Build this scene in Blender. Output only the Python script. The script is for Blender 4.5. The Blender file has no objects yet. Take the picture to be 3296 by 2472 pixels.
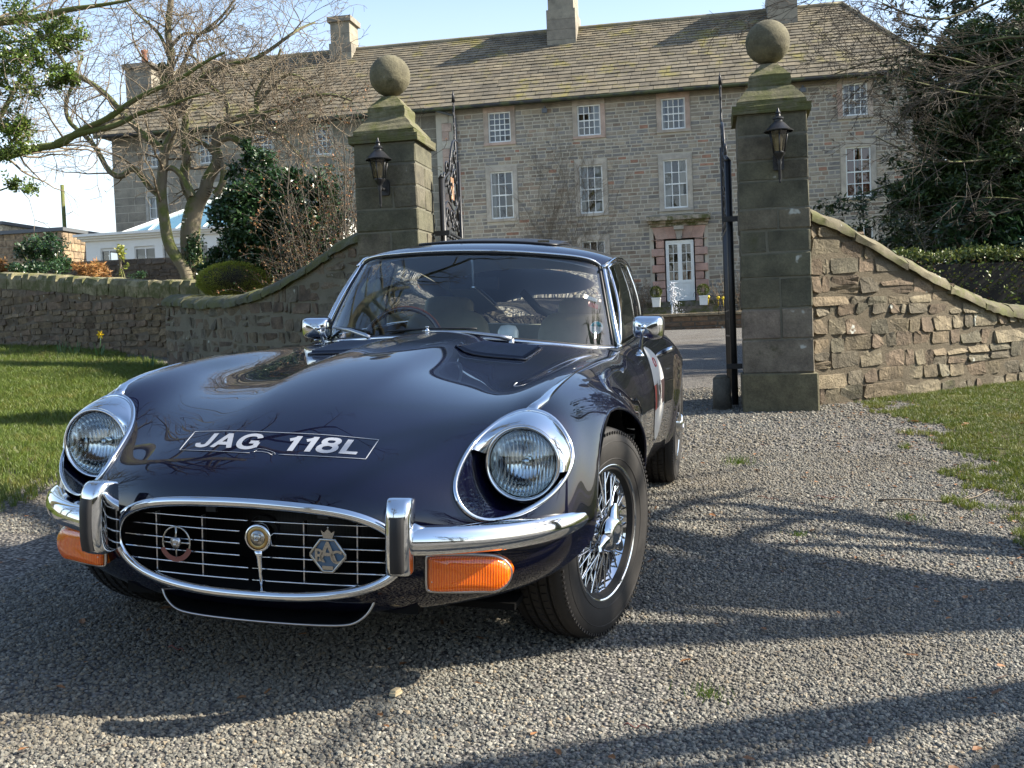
import bpy, bmesh, math, random
import numpy as np
from mathutils import Vector, Matrix, Quaternion
from mathutils.bvhtree import BVHTree
R = math.radians
pi = math.pi
scene = bpy.context.scene
col = scene.collection

# ---------------------------------------------------------------- camera, sky, sun, exposure
cam_data = bpy.data.cameras.new('camera')
cam_data.sensor_width = 36.0
cam_data.lens = 37.918
cam_data.clip_start = 0.05
cam_data.clip_end = 3000
cam = bpy.data.objects.new('camera', cam_data)
col.objects.link(cam)
cam.matrix_world = Matrix(((0.98152, 0.03158, 0.18873, 0.0),
                           (0.18704, 0.04991, -0.98108, 0.0),
                           (-0.0404, 0.99825, 0.04308, 1.13564),
                           (0, 0, 0, 1)))
scene.camera = cam

SUN_EL = R(36)
SUN_AZ = R(11)           # measured from +x towards +y
sdir = Vector((math.cos(SUN_EL)*math.cos(SUN_AZ), math.cos(SUN_EL)*math.sin(SUN_AZ), math.sin(SUN_EL)))
world = bpy.data.worlds.new('World')
scene.world = world
world.use_nodes = True
wn = world.node_tree.nodes; wl = world.node_tree.links
for n in list(wn): wn.remove(n)
wout = wn.new('ShaderNodeOutputWorld'); wbg = wn.new('ShaderNodeBackground'); wsky = wn.new('ShaderNodeTexSky')
wsky.sky_type = 'NISHITA'; wsky.sun_disc = False
wsky.sun_elevation = SUN_EL
wsky.sun_rotation = pi/2 - SUN_AZ
wsky.altitude = 100; wsky.air_density = 1.0; wsky.dust_density = 0.8; wsky.ozone_density = 1.0
wbg.inputs['Strength'].default_value = 0.115
# thin white haze low in the sky, all round the horizon
wtc = wn.new('ShaderNodeTexCoord'); wsp = wn.new('ShaderNodeSeparateXYZ'); wl.new(wtc.outputs['Generated'], wsp.inputs[0])
wrp = wn.new('ShaderNodeValToRGB'); wrp.color_ramp.elements[0].position = 0.0; wrp.color_ramp.elements[0].color = (.80, .80, .80, 1)
wrp.color_ramp.elements[1].position = .34; wrp.color_ramp.elements[1].color = (0, 0, 0, 1)
e_ = wrp.color_ramp.elements.new(.16); e_.color = (.42, .42, .42, 1)
wno = wn.new('ShaderNodeTexNoise'); wno.inputs['Scale'].default_value = 2.2; wno.inputs['Detail'].default_value = 5; wl.new(wtc.outputs['Generated'], wno.inputs['Vector'])
wmu = wn.new('ShaderNodeMath'); wmu.operation = 'MULTIPLY_ADD'; wmu.inputs[1].default_value = .9; wmu.inputs[2].default_value = .55
wl.new(wno.outputs['Fac'], wmu.inputs[0]); wm2 = wn.new('ShaderNodeMath'); wm2.operation = 'MULTIPLY'; wm2.use_clamp = True
wl.new(wsp.outputs['Z'], wrp.inputs[0]); wl.new(wrp.outputs[0], wm2.inputs[0]); wl.new(wmu.outputs[0], wm2.inputs[1])
wmx = wn.new('ShaderNodeMix'); wmx.data_type = 'RGBA'; wmx.inputs[7].default_value = (4.9, 5.1, 5.2, 1)
wl.new(wm2.outputs[0], wmx.inputs[0]); wl.new(wsky.outputs[0], wmx.inputs[6]); wl.new(wmx.outputs[2], wbg.inputs[0]); wl.new(wbg.outputs[0], wout.inputs[0])
sun_data = bpy.data.lights.new('sun', 'SUN')
sun_data.energy = 5.0; sun_data.angle = R(0.53); sun_data.color = (1.0, 0.92, 0.78)
sun = bpy.data.objects.new('sun', sun_data); col.objects.link(sun)
sun.rotation_euler = sdir.to_track_quat('Z', 'Y').to_euler()
sun.location = sdir*60
scene.view_settings.view_transform = 'Standard'
scene.view_settings.look = 'None'
scene.view_settings.exposure = 1.38
scene.view_settings.gamma = 1.0
scene.view_settings.use_curve_mapping = False
scene.cycles.max_bounces = 8
scene.cycles.transparent_max_bounces = 12
scene.cycles.glossy_bounces = 4
scene.cycles.sample_clamp_indirect = 6.0
scene.cycles.caustics_reflective = False
scene.cycles.caustics_refractive = False

# ---------------------------------------------------------------- helpers
rnd = random.Random(7)
def tag(o, label=None, cat=None, group=None, kind=None):
    if label: o['label'] = label
    if cat: o['category'] = cat
    if group: o['group'] = group
    if kind: o['kind'] = kind
    return o
def empty(name, loc=(0,0,0), label=None, cat=None, group=None, rz=0.0):
    o = bpy.data.objects.new(name, None); col.objects.link(o)
    o.location = loc; o.rotation_euler = (0,0,rz); o.empty_display_size = .2
    return tag(o, label, cat, group)
class MB:
    """collects vertices and faces of one mesh"""
    def __init__(s): s.v=[]; s.f=[]; s.m=[]; s.cur=0
    def add(s, vs, fs):
        b=len(s.v); s.v.extend([tuple(p) for p in vs]); s.f.extend([tuple(i+b for i in q) for q in fs]); s.m.extend([s.cur]*len(fs)); return s
    def box(s, c, d, M=None):
        x,y,z=[q/2 for q in d]; P=[Vector((sx*x,sy*y,sz*z)) for sz in(-1,1) for sy in(-1,1) for sx in(-1,1)]
        if M is not None: P=[M@p for p in P]
        P=[p+Vector(c) for p in P]
        return s.add(P,[(0,2,3,1),(4,5,7,6),(0,1,5,4),(2,6,7,3),(0,4,6,2),(1,3,7,5)])
    def quadbox(s, P4, n):   # prism from 4 points extruded by vector n
        P=[Vector(p) for p in P4]; n=Vector(n); Q=[p+n for p in P]
        k=len(P); f=[tuple(range(k))[::-1], tuple(range(k,2*k))]+[(i,(i+1)%k,(i+1)%k+k,i+k) for i in range(k)]
        return s.add(P+Q,f)
    def tube(s, pts, rad, n=8, closed=False, cap=True, up=None, flat=None):
        P=[Vector(p) for p in pts]; m=len(P)
        if not hasattr(rad,'__len__'): rad=[rad]*m
        b=len(s.v); prev=None
        for i in range(m):
            if closed: t=(P[(i+1)%m]-P[i-1])
            else: t=P[min(i+1,m-1)]-P[max(i-1,0)]
            if t.length<1e-9: t=Vector((0,0,1))
            t.normalize()
            if prev is None:
                a=Vector(up) if up is not None else (Vector((0,0,1)) if abs(t.z)<.9 else Vector((1,0,0)))
            else: a=prev
            a=(a-t*a.dot(t))
            if a.length<1e-6: a=t.orthogonal()
            a.normalize(); prev=a; c=t.cross(a)
            fx=flat if flat else (1,1)
            for k in range(n):
                th=2*pi*k/n; s.v.append(tuple(P[i]+a*(math.cos(th)*rad[i]*fx[0])+c*(math.sin(th)*rad[i]*fx[1])))
        r=range(m) if closed else range(m-1)
        for i in r:
            j=(i+1)%m
            for k in range(n):
                k2=(k+1)%n; s.f.append((b+i*n+k,b+i*n+k2,b+j*n+k2,b+j*n+k)); s.m.append(s.cur)
        if cap and not closed:
            s.f.append(tuple(b+k for k in range(n))[::-1]); s.f.append(tuple(b+(m-1)*n+k for k in range(n))); s.m+= [s.cur,s.cur]
        return s
    def lathe(s, prof, n=32, M=None, closed=False):   # prof: (radius, height) about Z
        b=len(s.v); m=len(prof)
        for (r,h) in prof:
            for k in range(n):
                th=2*pi*k/n; p=Vector((r*math.cos(th), r*math.sin(th), h)); 
                if M is not None: p=M@p
                s.v.append(tuple(p))
        for i in range(m if closed else m-1):
            j=(i+1)%m
            for k in range(n):
                k2=(k+1)%n; s.f.append((b+i*n+k,b+i*n+k2,b+j*n+k2,b+j*n+k)); s.m.append(s.cur)
        return s
    def grid(s, G, closed_u=False):   # G[i][j] points
        b=len(s.v); m=len(G); n=len(G[0])
        for row in G: s.v.extend([tuple(p) for p in row])
        for i in range(m if closed_u else m-1):
            for j in range(n-1):
                i2=(i+1)%m; s.f.append((b+i*n+j,b+i*n+j+1,b+i2*n+j+1,b+i2*n+j)); s.m.append(s.cur)
        return s
    def poly_ext(s, outline, n):   # outline polygon extruded along vector n
        P=[Vector(p) for p in outline]; n=Vector(n); k=len(P)
        return s.add(P+[p+n for p in P],[tuple(range(k))[::-1],tuple(range(k,2*k))]+[(i,(i+1)%k,(i+1)%k+k,i+k) for i in range(k)])
    def mesh(s, name, mats=None, smooth=True):
        me=bpy.data.meshes.new(name); me.from_pydata(s.v,[],s.f)
        if mats is not None:
            for m in (mats if isinstance(mats,(list,tuple)) else [mats]): me.materials.append(m)
            if isinstance(mats,(list,tuple)) and len(mats)>1: me.polygons.foreach_set('material_index', s.m)
        if smooth: me.polygons.foreach_set('use_smooth',[True]*len(me.polygons))
        me.update(); return me
    def build(s, name, mats=None, parent=None, smooth=True, fix=True, angle=None):
        me=s.mesh(name,mats,smooth)
        if fix:
            bm=bmesh.new(); bm.from_mesh(me); bmesh.ops.recalc_face_normals(bm,faces=bm.faces); bm.to_mesh(me); bm.free()
        if smooth and angle is not None: sharp(me,angle)
        o=bpy.data.objects.new(name,me); col.objects.link(o)
        if parent is not None: o.parent=parent
        return o
def sharp(me, deg=35):
    bm=bmesh.new(); bm.from_mesh(me)
    for e in bm.edges:
        if len(e.link_faces)==2 and e.calc_face_angle(0)>R(deg): e.smooth=False
    bm.to_mesh(me); bm.free()
def link(name, me, parent=None, M=None):
    o=bpy.data.objects.new(name,me); col.objects.link(o)
    if parent is not None: o.parent=parent
    if M is not None: o.matrix_basis=M
    return o
# ---- cubic splines
def nat_spline(x, y, q):
    """natural cubic spline of y (n,k) at knots x, evaluated at q"""
    x=np.asarray(x,float); y=np.asarray(y,float); n=len(x); h=np.diff(x)
    A=np.zeros((n,n)); b=np.zeros((n,)+y.shape[1:]); A[0,0]=A[-1,-1]=1
    for i in range(1,n-1):
        A[i,i-1]=h[i-1]; A[i,i]=2*(h[i-1]+h[i]); A[i,i+1]=h[i]
        b[i]=6*((y[i+1]-y[i])/h[i]-(y[i]-y[i-1])/h[i-1])
    M=np.linalg.solve(A,b.reshape(n,-1)).reshape(b.shape)
    q=np.asarray(q,float); k=np.clip(np.searchsorted(x,q,side='right')-1,0,n-2)
    sh=(-1,)+(1,)*(y.ndim-1)
    t=(q-x[k]).reshape(sh); hk=h[k].reshape(sh); a=(x[k+1]-q).reshape(sh)
    return (M[k]*a**3+M[k+1]*t**3)/(6*hk)+(y[k]/hk-M[k]*hk/6)*a+(y[k+1]/hk-M[k+1]*hk/6)*t
def curve(pts, n, closed=False):
    P=np.array(pts,float)
    if closed:
        P=np.vstack([P[-3:],P,P[:4]])
    d=np.r_[0,np.cumsum(np.sqrt(np.linalg.norm(np.diff(P,axis=0),axis=1))+1e-9)]
    if closed: q=np.linspace(d[3],d[len(pts)+3],n,endpoint=False)
    else: q=np.linspace(d[0],d[-1],n)
    return [Vector(p) for p in nat_spline(d,P,q)]
def interp(xs, ys, x): return float(np.interp(x,xs,ys))
def clip_mesh(V, F, S, keep_pos=True):
    """cut the mesh along S=0 and keep S>0; returns new V, F, list of new cut-edge vertex pairs"""
    V=[Vector(v) for v in V]; S=list(S) if keep_pos else [-x for x in S]
    newv={}; outF=[]; edges=[]
    def cut(a,b):
        k=(a,b) if a<b else (b,a)
        if k not in newv:
            t=S[a]/(S[a]-S[b]); newv[k]=len(V); V.append(V[a].lerp(V[b],t))
        return newv[k]
    for f in F:
        s=[S[i]>=0 for i in f]
        if all(s): outF.append(tuple(f)); continue
        if not any(s): continue
        q=[]; c=[]
        for i in range(len(f)):
            a=f[i]; b=f[(i+1)%len(f)]
            if S[a]>=0: q.append(a)
            if (S[a]>=0)!=(S[b]>=0): k=cut(a,b); q.append(k); c.append(k)
        if len(q)>=3: outF.append(tuple(q))
        if len(c)==2: edges.append(tuple(c))
    used=sorted({i for f in outF for i in f}); mp={u:i for i,u in enumerate(used)}
    return [V[u] for u in used],[tuple(mp[i] for i in f) for f in outF],[(mp[a],mp[b]) for a,b in edges if a in mp and b in mp]
def poly_sd(poly):
    """signed distance function to a closed 2D polygon, positive outside"""
    P=np.array(poly,float); Q=np.roll(P,-1,axis=0)
    def f(x,y):
        p=np.array((x,y)); d=Q-P; t=np.clip(((p-P)*d).sum(1)/((d*d).sum(1)+1e-12),0,1)
        c=P+d*t[:,None]; dist=np.sqrt(((c-p)**2).sum(1).min())
        ins=False
        c1=(P[:,1]>y)!=(Q[:,1]>y)
        if c1.any():
            xx=(Q[c1,0]-P[c1,0])*(y-P[c1,1])/(Q[c1,1]-P[c1,1])+P[c1,0]
            ins=(int((x<xx).sum())%2)==1
        return -dist if ins else dist
    return f

# ---- materials
MAT={}
def mat(name, base=(.5,.5,.5), rough=.5, metal=0, spec=.5, coat=0, coat_rough=.03, build=None, **kw):
    m=bpy.data.materials.new(name); m.use_nodes=True; MAT[name]=m
    nt=m.node_tree; b=nt.nodes['Principled BSDF']
    b.inputs['Base Color'].default_value=(*base,1); b.inputs['Roughness'].default_value=rough
    b.inputs['Metallic'].default_value=metal; b.inputs['Specular IOR Level'].default_value=spec
    b.inputs['Coat Weight'].default_value=coat; b.inputs['Coat Roughness'].default_value=coat_rough
    for k,v in kw.items(): b.inputs[k.replace('_',' ')].default_value=v
    if build: build(N(nt,b))
    return m
class N:
    """small node helper"""
    def __init__(s,nt,b): s.nt=nt; s.b=b; s.tc=None
    def new(s,t,**kw):
        n=s.nt.nodes.new(t)
        for k,v in kw.items():
            setattr(n,k,v)
        return n
    def co(s,kind='Object'):
        if s.tc is None: s.tc=s.new('ShaderNodeTexCoord')
        return s.tc.outputs[kind]
    def map(s,vec,scale=(1,1,1),rot=(0,0,0)):
        n=s.new('ShaderNodeMapping'); n.inputs['Scale'].default_value=scale; n.inputs['Rotation'].default_value=rot; s.l(vec,n.inputs['Vector']); return n.outputs[0]
    def l(s,a,b): s.nt.links.new(a,b)
    def noise(s,scale=5,detail=6,rough=.6,vec=None,dist=0,out='Fac'):
        n=s.new('ShaderNodeTexNoise'); n.inputs['Scale'].default_value=scale; n.inputs['Detail'].default_value=detail; n.inputs['Roughness'].default_value=rough; n.inputs['Distortion'].default_value=dist
        s.l(vec if vec is not None else s.co(),n.inputs['Vector']); return n.outputs[out]
    def voro(s,scale=5,vec=None,feature='F1',out='Distance',rand=1.0):
        n=s.new('ShaderNodeTexVoronoi'); n.feature=feature; n.inputs['Scale'].default_value=scale; n.inputs['Randomness'].default_value=rand
        s.l(vec if vec is not None else s.co(),n.inputs['Vector']); return n.outputs[out]
    def ramp(s,fac,stops,interp='LINEAR'):
        n=s.new('ShaderNodeValToRGB'); n.color_ramp.interpolation=interp
        e=n.color_ramp.elements
        while len(e)<len(stops): e.new(.5)
        for i,(p,c) in enumerate(stops):
            e[i].position=p; e[i].color=(*c,1) if len(c)==3 else c
        s.l(fac,n.inputs[0]); return n.outputs[0]
    def mix(s,fac,a,b,mode='MIX'):
        n=s.new('ShaderNodeMix'); n.data_type='RGBA'; n.blend_type=mode; n.clamp_factor=True
        for q,k in ((fac,0),(a,6),(b,7)):
            if isinstance(q,(int,float)): n.inputs[k].default_value=q
            elif isinstance(q,tuple): n.inputs[k].default_value=(*q,1) if len(q)==3 else q
            else: s.l(q,n.inputs[k])
        return n.outputs[2]
    def math(s,op,a,b=None,c=None):
        n=s.new('ShaderNodeMath'); n.operation=op
        for q,k in ((a,0),(b,1),(c,2)):
            if q is None: continue
            if isinstance(q,(int,float)): n.inputs[k].default_value=q
            else: s.l(q,n.inputs[k])
        return n.outputs[0]
    def rand(s):
        return s.new('ShaderNodeObjectInfo').outputs['Random']
    def color(s,x): s.l(x,s.b.inputs['Base Color'])
    def rough(s,x): s.l(x,s.b.inputs['Roughness'])
    def bump(s,h,strength=.3,dist=.01):
        n=s.new('ShaderNodeBump'); n.inputs['Strength'].default_value=strength; n.inputs['Distance'].default_value=dist
        s.l(h,n.inputs['Height']); s.l(n.outputs[0],s.b.inputs['Normal']); return n
def glass_mat(name, tint=(.9,.95,.93), rough=0.0, ior=1.5, boost=1.0):
    """thin pane: fresnel mix of a tinted see-through and a mirror reflection"""
    m=bpy.data.materials.new(name); m.use_nodes=True; nt=m.node_tree; MAT[name]=m
    for n in list(nt.nodes): nt.nodes.remove(n)
    o=nt.nodes.new('ShaderNodeOutputMaterial'); t=nt.nodes.new('ShaderNodeBsdfTransparent'); g=nt.nodes.new('ShaderNodeBsdfGlossy'); x=nt.nodes.new('ShaderNodeMixShader'); f=nt.nodes.new('ShaderNodeFresnel'); mu=nt.nodes.new('ShaderNodeMath')
    t.inputs[0].default_value=(*tint,1); g.inputs['Roughness'].default_value=rough; g.inputs[0].default_value=(1,1,1,1); f.inputs[0].default_value=ior
    mu.operation='MULTIPLY'; mu.inputs[1].default_value=boost; mu.use_clamp=True
    nt.links.new(f.outputs[0],mu.inputs[0]); nt.links.new(mu.outputs[0],x.inputs[0]); nt.links.new(t.outputs[0],x.inputs[1]); nt.links.new(g.outputs[0],x.inputs[2]); nt.links.new(x.outputs[0],o.inputs[0])
    return m
def sm(t): t=min(max(t,0.0),1.0); return t*t*(3-2*t)
def terr(x,y):
    """height of the ground: the drive climbs gently to the house, the near part also falls to the right"""
    yy=min(y,26.0)
    z=.0454*yy
    z+=(-.058+.048*sm((y-5.6)/3.4))*min(max(x,-30),12)
    if x<-3: z+=.040*(min(-x,12)-3)*sm((y-7)/5)
    return z
# ---------------------------------------------------------------- car materials
def _paint(n):
    d=n.noise(900,2,.5); n.rough(n.math('MULTIPLY_ADD',d,.04,.30))
    dust=n.noise(6,8,.7); c=n.mix(n.math('MULTIPLY',dust,.12),(.0016,.0019,.0105),(.0038,.0042,.0125)); n.color(c)
mat('car_paint',(.0065,.0065,.020),.45,0,.04,1.0,.008,build=_paint,Coat_IOR=1.6)
def _chrome(n):
    d=n.noise(35,6,.7); n.rough(n.math('MULTIPLY_ADD',d,.10,.015))
    n.color(n.mix(n.noise(4,5,.6),(.80,.82,.84),(.66,.68,.70)))
mat('chrome',(.78,.79,.8),.06,1.0,build=_chrome)
mat('dull_chrome',(.5,.5,.5),.28,1.0)
def _rub(n):
    d=n.noise(40,8,.7); n.color(n.mix(d,(.010,.009,.009),(.026,.023,.020))); n.bump(n.noise(300,3),.15,.001)
mat('tyre_rubber',(.02,.02,.02),.72,0,.4,build=_rub)
mat('black_rubber',(.012,.012,.013),.5)
mat('satin_black',(.010,.010,.011),.45)
mat('matt_black',(.006,.006,.006),.8,0,.2)
mat('under_black',(.008,.008,.008),.9,0,.1)
def _amber(n):
    n.bump(n.new('ShaderNodeTexWave').outputs['Fac'],.0,.001)
def _amberb(n):
    w=n.new('ShaderNodeTexWave'); w.inputs['Scale'].default_value=48; w.inputs['Distortion'].default_value=0; w.bands_direction='X'
    n.l(n.co(),w.inputs['Vector']); n.color(n.mix(w.outputs['Fac'],(.78,.095,.001),(1.0,.21,.004))); n.bump(w.outputs['Fac'],.5,.0012)
mat('amber_lens',(.8,.13,.005),.12,0,.5,1.0,.03,build=_amberb,Subsurface_Weight=.35,Subsurface_Scale=.02,Subsurface_Radius=(1,.3,.05))
mat('white_vinyl',(.27,.29,.33),.35,0,.5,.6,.05)
mat('white_paint_decal',(.72,.72,.70),.35,0,.5,.6,.05)
mat('red_decal',(.40,.03,.025),.4)
mat('dark_decal',(.03,.012,.015),.4)
mat('teal_decal',(.10,.45,.50),.4)
mat('enamel_blue',(.03,.10,.18),.25,0,.5,1,.03)
mat('enamel_red',(.16,.04,.035),.3,0,.5,1,.03)
mat('brass_badge',(.42,.30,.13),.28,1.0)
mat('nickel_badge',(.42,.41,.38),.25,1.0)
mat('tan_leather',(.2,.16,.1),.5,0,.4,build=lambda n:(n.color(n.mix(n.noise(12,6),(.22,.20,.14),(.36,.32,.22))),n.bump(n.noise(200,3),.15,.001)))
mat('dark_trim',(.035,.042,.050),.6)
mat('walnut_rim',(.05,.018,.010),.25,0,.5,.8,.05)
mat('headlining',(.30,.33,.35),.9)
def _lens(m):
    pass
glass_mat('car_glass',(.92,.98,.96),0.0,1.5,1.6)
glass_mat('rear_glass',(.86,.92,.90),0.0,1.5,1.0)
def _flute():
    m=bpy.data.materials.new('headlamp_glass'); m.use_nodes=True; MAT['headlamp_glass']=m; nt=m.node_tree
    b=nt.nodes['Principled BSDF']; n=N(nt,b)
    b.inputs['Base Color'].default_value=(.93,.95,.95,1); b.inputs['Roughness'].default_value=.03; b.inputs['Transmission Weight'].default_value=1.0; b.inputs['IOR'].default_value=1.16
    b.inputs['Coat Weight'].default_value=1.0; b.inputs['Coat Roughness'].default_value=.02; b.inputs['Coat IOR'].default_value=1.6
    w=n.new('ShaderNodeTexWave'); w.inputs['Scale'].default_value=30; w.bands_direction='X'; w.inputs['Distortion'].default_value=0
    n.l(n.co(),w.inputs['Vector']); bm_=n.bump(w.outputs['Fac'],.55,.0016)
_flute()

def _refl(n):
    w=n.new('ShaderNodeTexWave'); w.inputs['Scale'].default_value=30; w.inputs['Distortion'].default_value=0; w.bands_direction='X'; n.l(n.co(),w.inputs['Vector']); n.bump(w.outputs['Fac'],.5,.0012)
    n.color(n.mix(w.outputs['Fac'],(.62,.66,.68),(.95,.96,.96)))
mat('lamp_reflector',(.85,.86,.86),.09,1.0,build=_refl)
glass_mat('lamp_glass',(.90,.93,.94),0.0,1.5,1.3)
mat('dark_well',(.03,.03,.032),.35,.8)
# ================================================================ THE CAR
CA=Matrix(((0.99709,0.04991,0.05764),(-0.04733,0.99785,-0.04529),(-0.05978,0.04243,0.99731)))
CT=Vector((-1.1881,3.4561,.2256))+CA@Vector((-.037,0,0))
car=empty('car',label='black classic sports coupe with wire wheels parked in front of the open gate',cat='car')
car.matrix_basis=Matrix.Translation(CT)@CA.to_4x4()
CA=CA@Matrix.Rotation(R(.35),3,'Z'); CT=CT+CA@Vector((.35*pi/180*1.3,0,0)); car.matrix_basis=Matrix.Translation(CT)@CA.to_4x4()
CARW=Matrix.Translation(CT)@CA.to_4x4()

# control net of the body shell: stations nose to tail, 12 control points centre-top to centre-bottom (left half, +x)
NET=[
 # 0 mouth lip
 [(0.000,-0.830,0.545),(0.140,-0.826,0.541),(0.260,-0.812,0.529),(0.340,-0.795,0.506),(0.388,-0.778,0.474),(0.410,-0.765,0.434),(0.410,-0.762,0.402),(0.388,-0.765,0.366),(0.340,-0.775,0.335),(0.260,-0.790,0.312),(0.140,-0.803,0.298),(0.000,-0.808,0.295)],
 # 1
 [(0.000,-0.808,0.583),(0.150,-0.803,0.579),(0.285,-0.787,0.566),(0.385,-0.765,0.540),(0.455,-0.745,0.503),(0.492,-0.732,0.455),(0.500,-0.726,0.412),(0.484,-0.722,0.357),(0.430,-0.725,0.307),(0.335,-0.735,0.270),(0.180,-0.750,0.255),(0.000,-0.755,0.252)],
 # 2
 [(0.000,-0.705,0.655),(0.160,-0.698,0.651),(0.320,-0.677,0.636),(0.450,-0.650,0.612),(0.545,-0.628,0.585),(0.622,-0.612,0.550),(0.690,-0.600,0.500),(0.725,-0.590,0.425),(0.700,-0.590,0.340),(0.580,-0.610,0.272),(0.300,-0.640,0.225),(0.000,-0.650,0.218)],
 # 3
 [(0.000,-0.490,0.755),(0.130,-0.484,0.750),(0.250,-0.468,0.733),(0.430,-0.452,0.712),(0.565,-0.440,0.710),(0.662,-0.428,0.722),(0.766,-0.418,0.668),(0.816,-0.408,0.545),(0.821,-0.408,0.395),(0.726,-0.420,0.275),(0.380,-0.460,0.215),(0.000,-0.470,0.210)],
 # 4
 [(0.000,-0.190,0.838),(0.138,-0.190,0.825),(0.215,-0.190,0.802),(0.420,-0.190,0.772),(0.560,-0.190,0.784),(0.664,-0.190,0.803),(0.775,-0.190,0.745),(0.838,-0.190,0.590),(0.848,-0.190,0.420),(0.803,-0.190,0.275),(0.420,-0.190,0.200),(0.000,-0.190,0.200)],
 # 5
 [(0.000,0.110,0.874),(0.138,0.110,0.861),(0.215,0.110,0.824),(0.420,0.110,0.795),(0.565,0.110,0.802),(0.668,0.110,0.829),(0.801,0.110,0.770),(0.896,0.110,0.620),(0.906,0.110,0.430),(0.826,0.110,0.285),(0.420,0.110,0.200),(0.000,0.110,0.200)],
 # 6
 [(0.000,0.420,0.893),(0.138,0.420,0.880),(0.215,0.420,0.838),(0.420,0.420,0.815),(0.570,0.420,0.815),(0.675,0.420,0.836),(0.793,0.420,0.775),(0.880,0.420,0.620),(0.882,0.420,0.430),(0.811,0.420,0.270),(0.420,0.420,0.190),(0.000,0.420,0.190)],
 # 7
 [(0.000,0.740,0.903),(0.138,0.740,0.890),(0.215,0.740,0.851),(0.420,0.740,0.838),(0.575,0.740,0.828),(0.685,0.740,0.832),(0.790,0.740,0.768),(0.848,0.740,0.615),(0.843,0.740,0.420),(0.785,0.740,0.255),(0.420,0.740,0.180),(0.000,0.740,0.180)],
 # 8
 [(0.000,1.060,0.902),(0.138,1.060,0.889),(0.230,1.060,0.868),(0.430,1.060,0.858),(0.590,1.060,0.838),(0.698,1.060,0.822),(0.785,1.060,0.762),(0.835,1.060,0.612),(0.828,1.060,0.415),(0.770,1.060,0.245),(0.420,1.060,0.180),(0.000,1.060,0.180)],
 # 9
 [(0.000,1.400,0.870),(0.170,1.400,0.868),(0.340,1.400,0.860),(0.480,1.400,0.848),(0.610,1.400,0.842),(0.708,1.400,0.835),(0.790,1.400,0.768),(0.835,1.400,0.612),(0.826,1.400,0.412),(0.765,1.400,0.240),(0.420,1.400,0.180),(0.000,1.400,0.180)],
 # 10
 [(0.000,1.850,0.860),(0.170,1.850,0.860),(0.340,1.850,0.860),(0.480,1.850,0.860),(0.610,1.850,0.860),(0.708,1.850,0.850),(0.795,1.850,0.780),(0.838,1.850,0.618),(0.828,1.850,0.412),(0.765,1.850,0.240),(0.420,1.850,0.180),(0.000,1.850,0.180)],
 # 11
 [(0.000,2.260,0.860),(0.170,2.260,0.860),(0.340,2.260,0.862),(0.470,2.260,0.870),(0.590,2.260,0.876),(0.690,2.260,0.872),(0.800,2.260,0.800),(0.856,2.260,0.625),(0.850,2.260,0.422),(0.790,2.260,0.250),(0.420,2.260,0.180),(0.000,2.260,0.180)],
 # 12
 [(0.000,2.667,0.860),(0.160,2.667,0.860),(0.320,2.667,0.862),(0.450,2.667,0.872),(0.565,2.667,0.878),(0.665,2.667,0.872),(0.795,2.667,0.795),(0.865,2.667,0.620),(0.865,2.667,0.425),(0.800,2.667,0.280),(0.420,2.667,0.200),(0.000,2.667,0.200)],
 # 13
 [(0.000,3.080,0.850),(0.150,3.080,0.850),(0.300,3.080,0.855),(0.420,3.080,0.862),(0.530,3.080,0.862),(0.620,3.080,0.850),(0.735,3.080,0.760),(0.800,3.080,0.595),(0.795,3.080,0.435),(0.720,3.080,0.310),(0.400,3.080,0.240),(0.000,3.080,0.240)],
 # 14
 [(0.000,3.480,0.810),(0.130,3.480,0.810),(0.260,3.480,0.810),(0.370,3.480,0.808),(0.465,3.480,0.800),(0.545,3.480,0.780),(0.635,3.480,0.690),(0.680,3.480,0.560),(0.665,3.480,0.450),(0.600,3.480,0.370),(0.340,3.480,0.310),(0.000,3.480,0.310)],
 # 15
 [(0.000,3.740,0.700),(0.080,3.738,0.700),(0.170,3.735,0.697),(0.240,3.730,0.692),(0.300,3.722,0.680),(0.345,3.712,0.660),(0.390,3.700,0.610),(0.405,3.690,0.550),(0.390,3.690,0.490),(0.340,3.700,0.445),(0.180,3.720,0.420),(0.000,3.730,0.420)],
]
NET=np.array(NET,float)
def body_grid(nu,nv,u0=0.0,u1=1.0):
    d=np.linalg.norm(np.diff(NET,axis=0),axis=2).mean(1); ku=np.r_[0,np.cumsum(d)]
    e=np.linalg.norm(np.diff(NET,axis=1),axis=2); e=np.sqrt(e).mean(0); kv=np.r_[0,np.cumsum(e)]
    # mirror over the centre line so that slopes there are level
    full=np.concatenate([NET[:,1:3][:,::-1]*np.array([-1,1,1]),NET,NET[:,-3:-1][:,::-1]*np.array([-1,1,1])],axis=1)
    kvf=np.r_[-kv[2],-kv[1],kv,2*kv[-1]-kv[-2],2*kv[-1]-kv[-3]]
    qu=np.concatenate([np.linspace(0,ku[4],int(nu*.36),endpoint=False),np.linspace(ku[4],ku[-1],nu-int(nu*.36))])
    qv=np.linspace(0,kv[-1],nv)
    a=nat_spline(ku,full,qu)               # (nu, 16, 3)
    b=nat_spline(kvf,a.transpose(1,0,2),qv) # (nv, nu, 3)
    G=b.transpose(1,0,2).copy()
    G[:,0,0]=0; G[:,-1,0]=0
    # flared wheel arches
    for (cy,cz,rr,amt) in ((0.02,.34,.383,.018),(2.667,.33,.375,.016)):
        dist=np.hypot(G[:,:,1]-cy,G[:,:,2]-cz)
        w=np.exp(-((dist-rr)/.065)**2)*np.clip((G[:,:,0]-.6)/.15,0,1)*(G[:,:,2]>.2)
        G[:,:,0]+=w*amt
    return G
BG=body_grid(300,130)
bv=[Vector(p) for p in BG.reshape(-1,3)]
nu_,nv_=BG.shape[:2]
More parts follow.
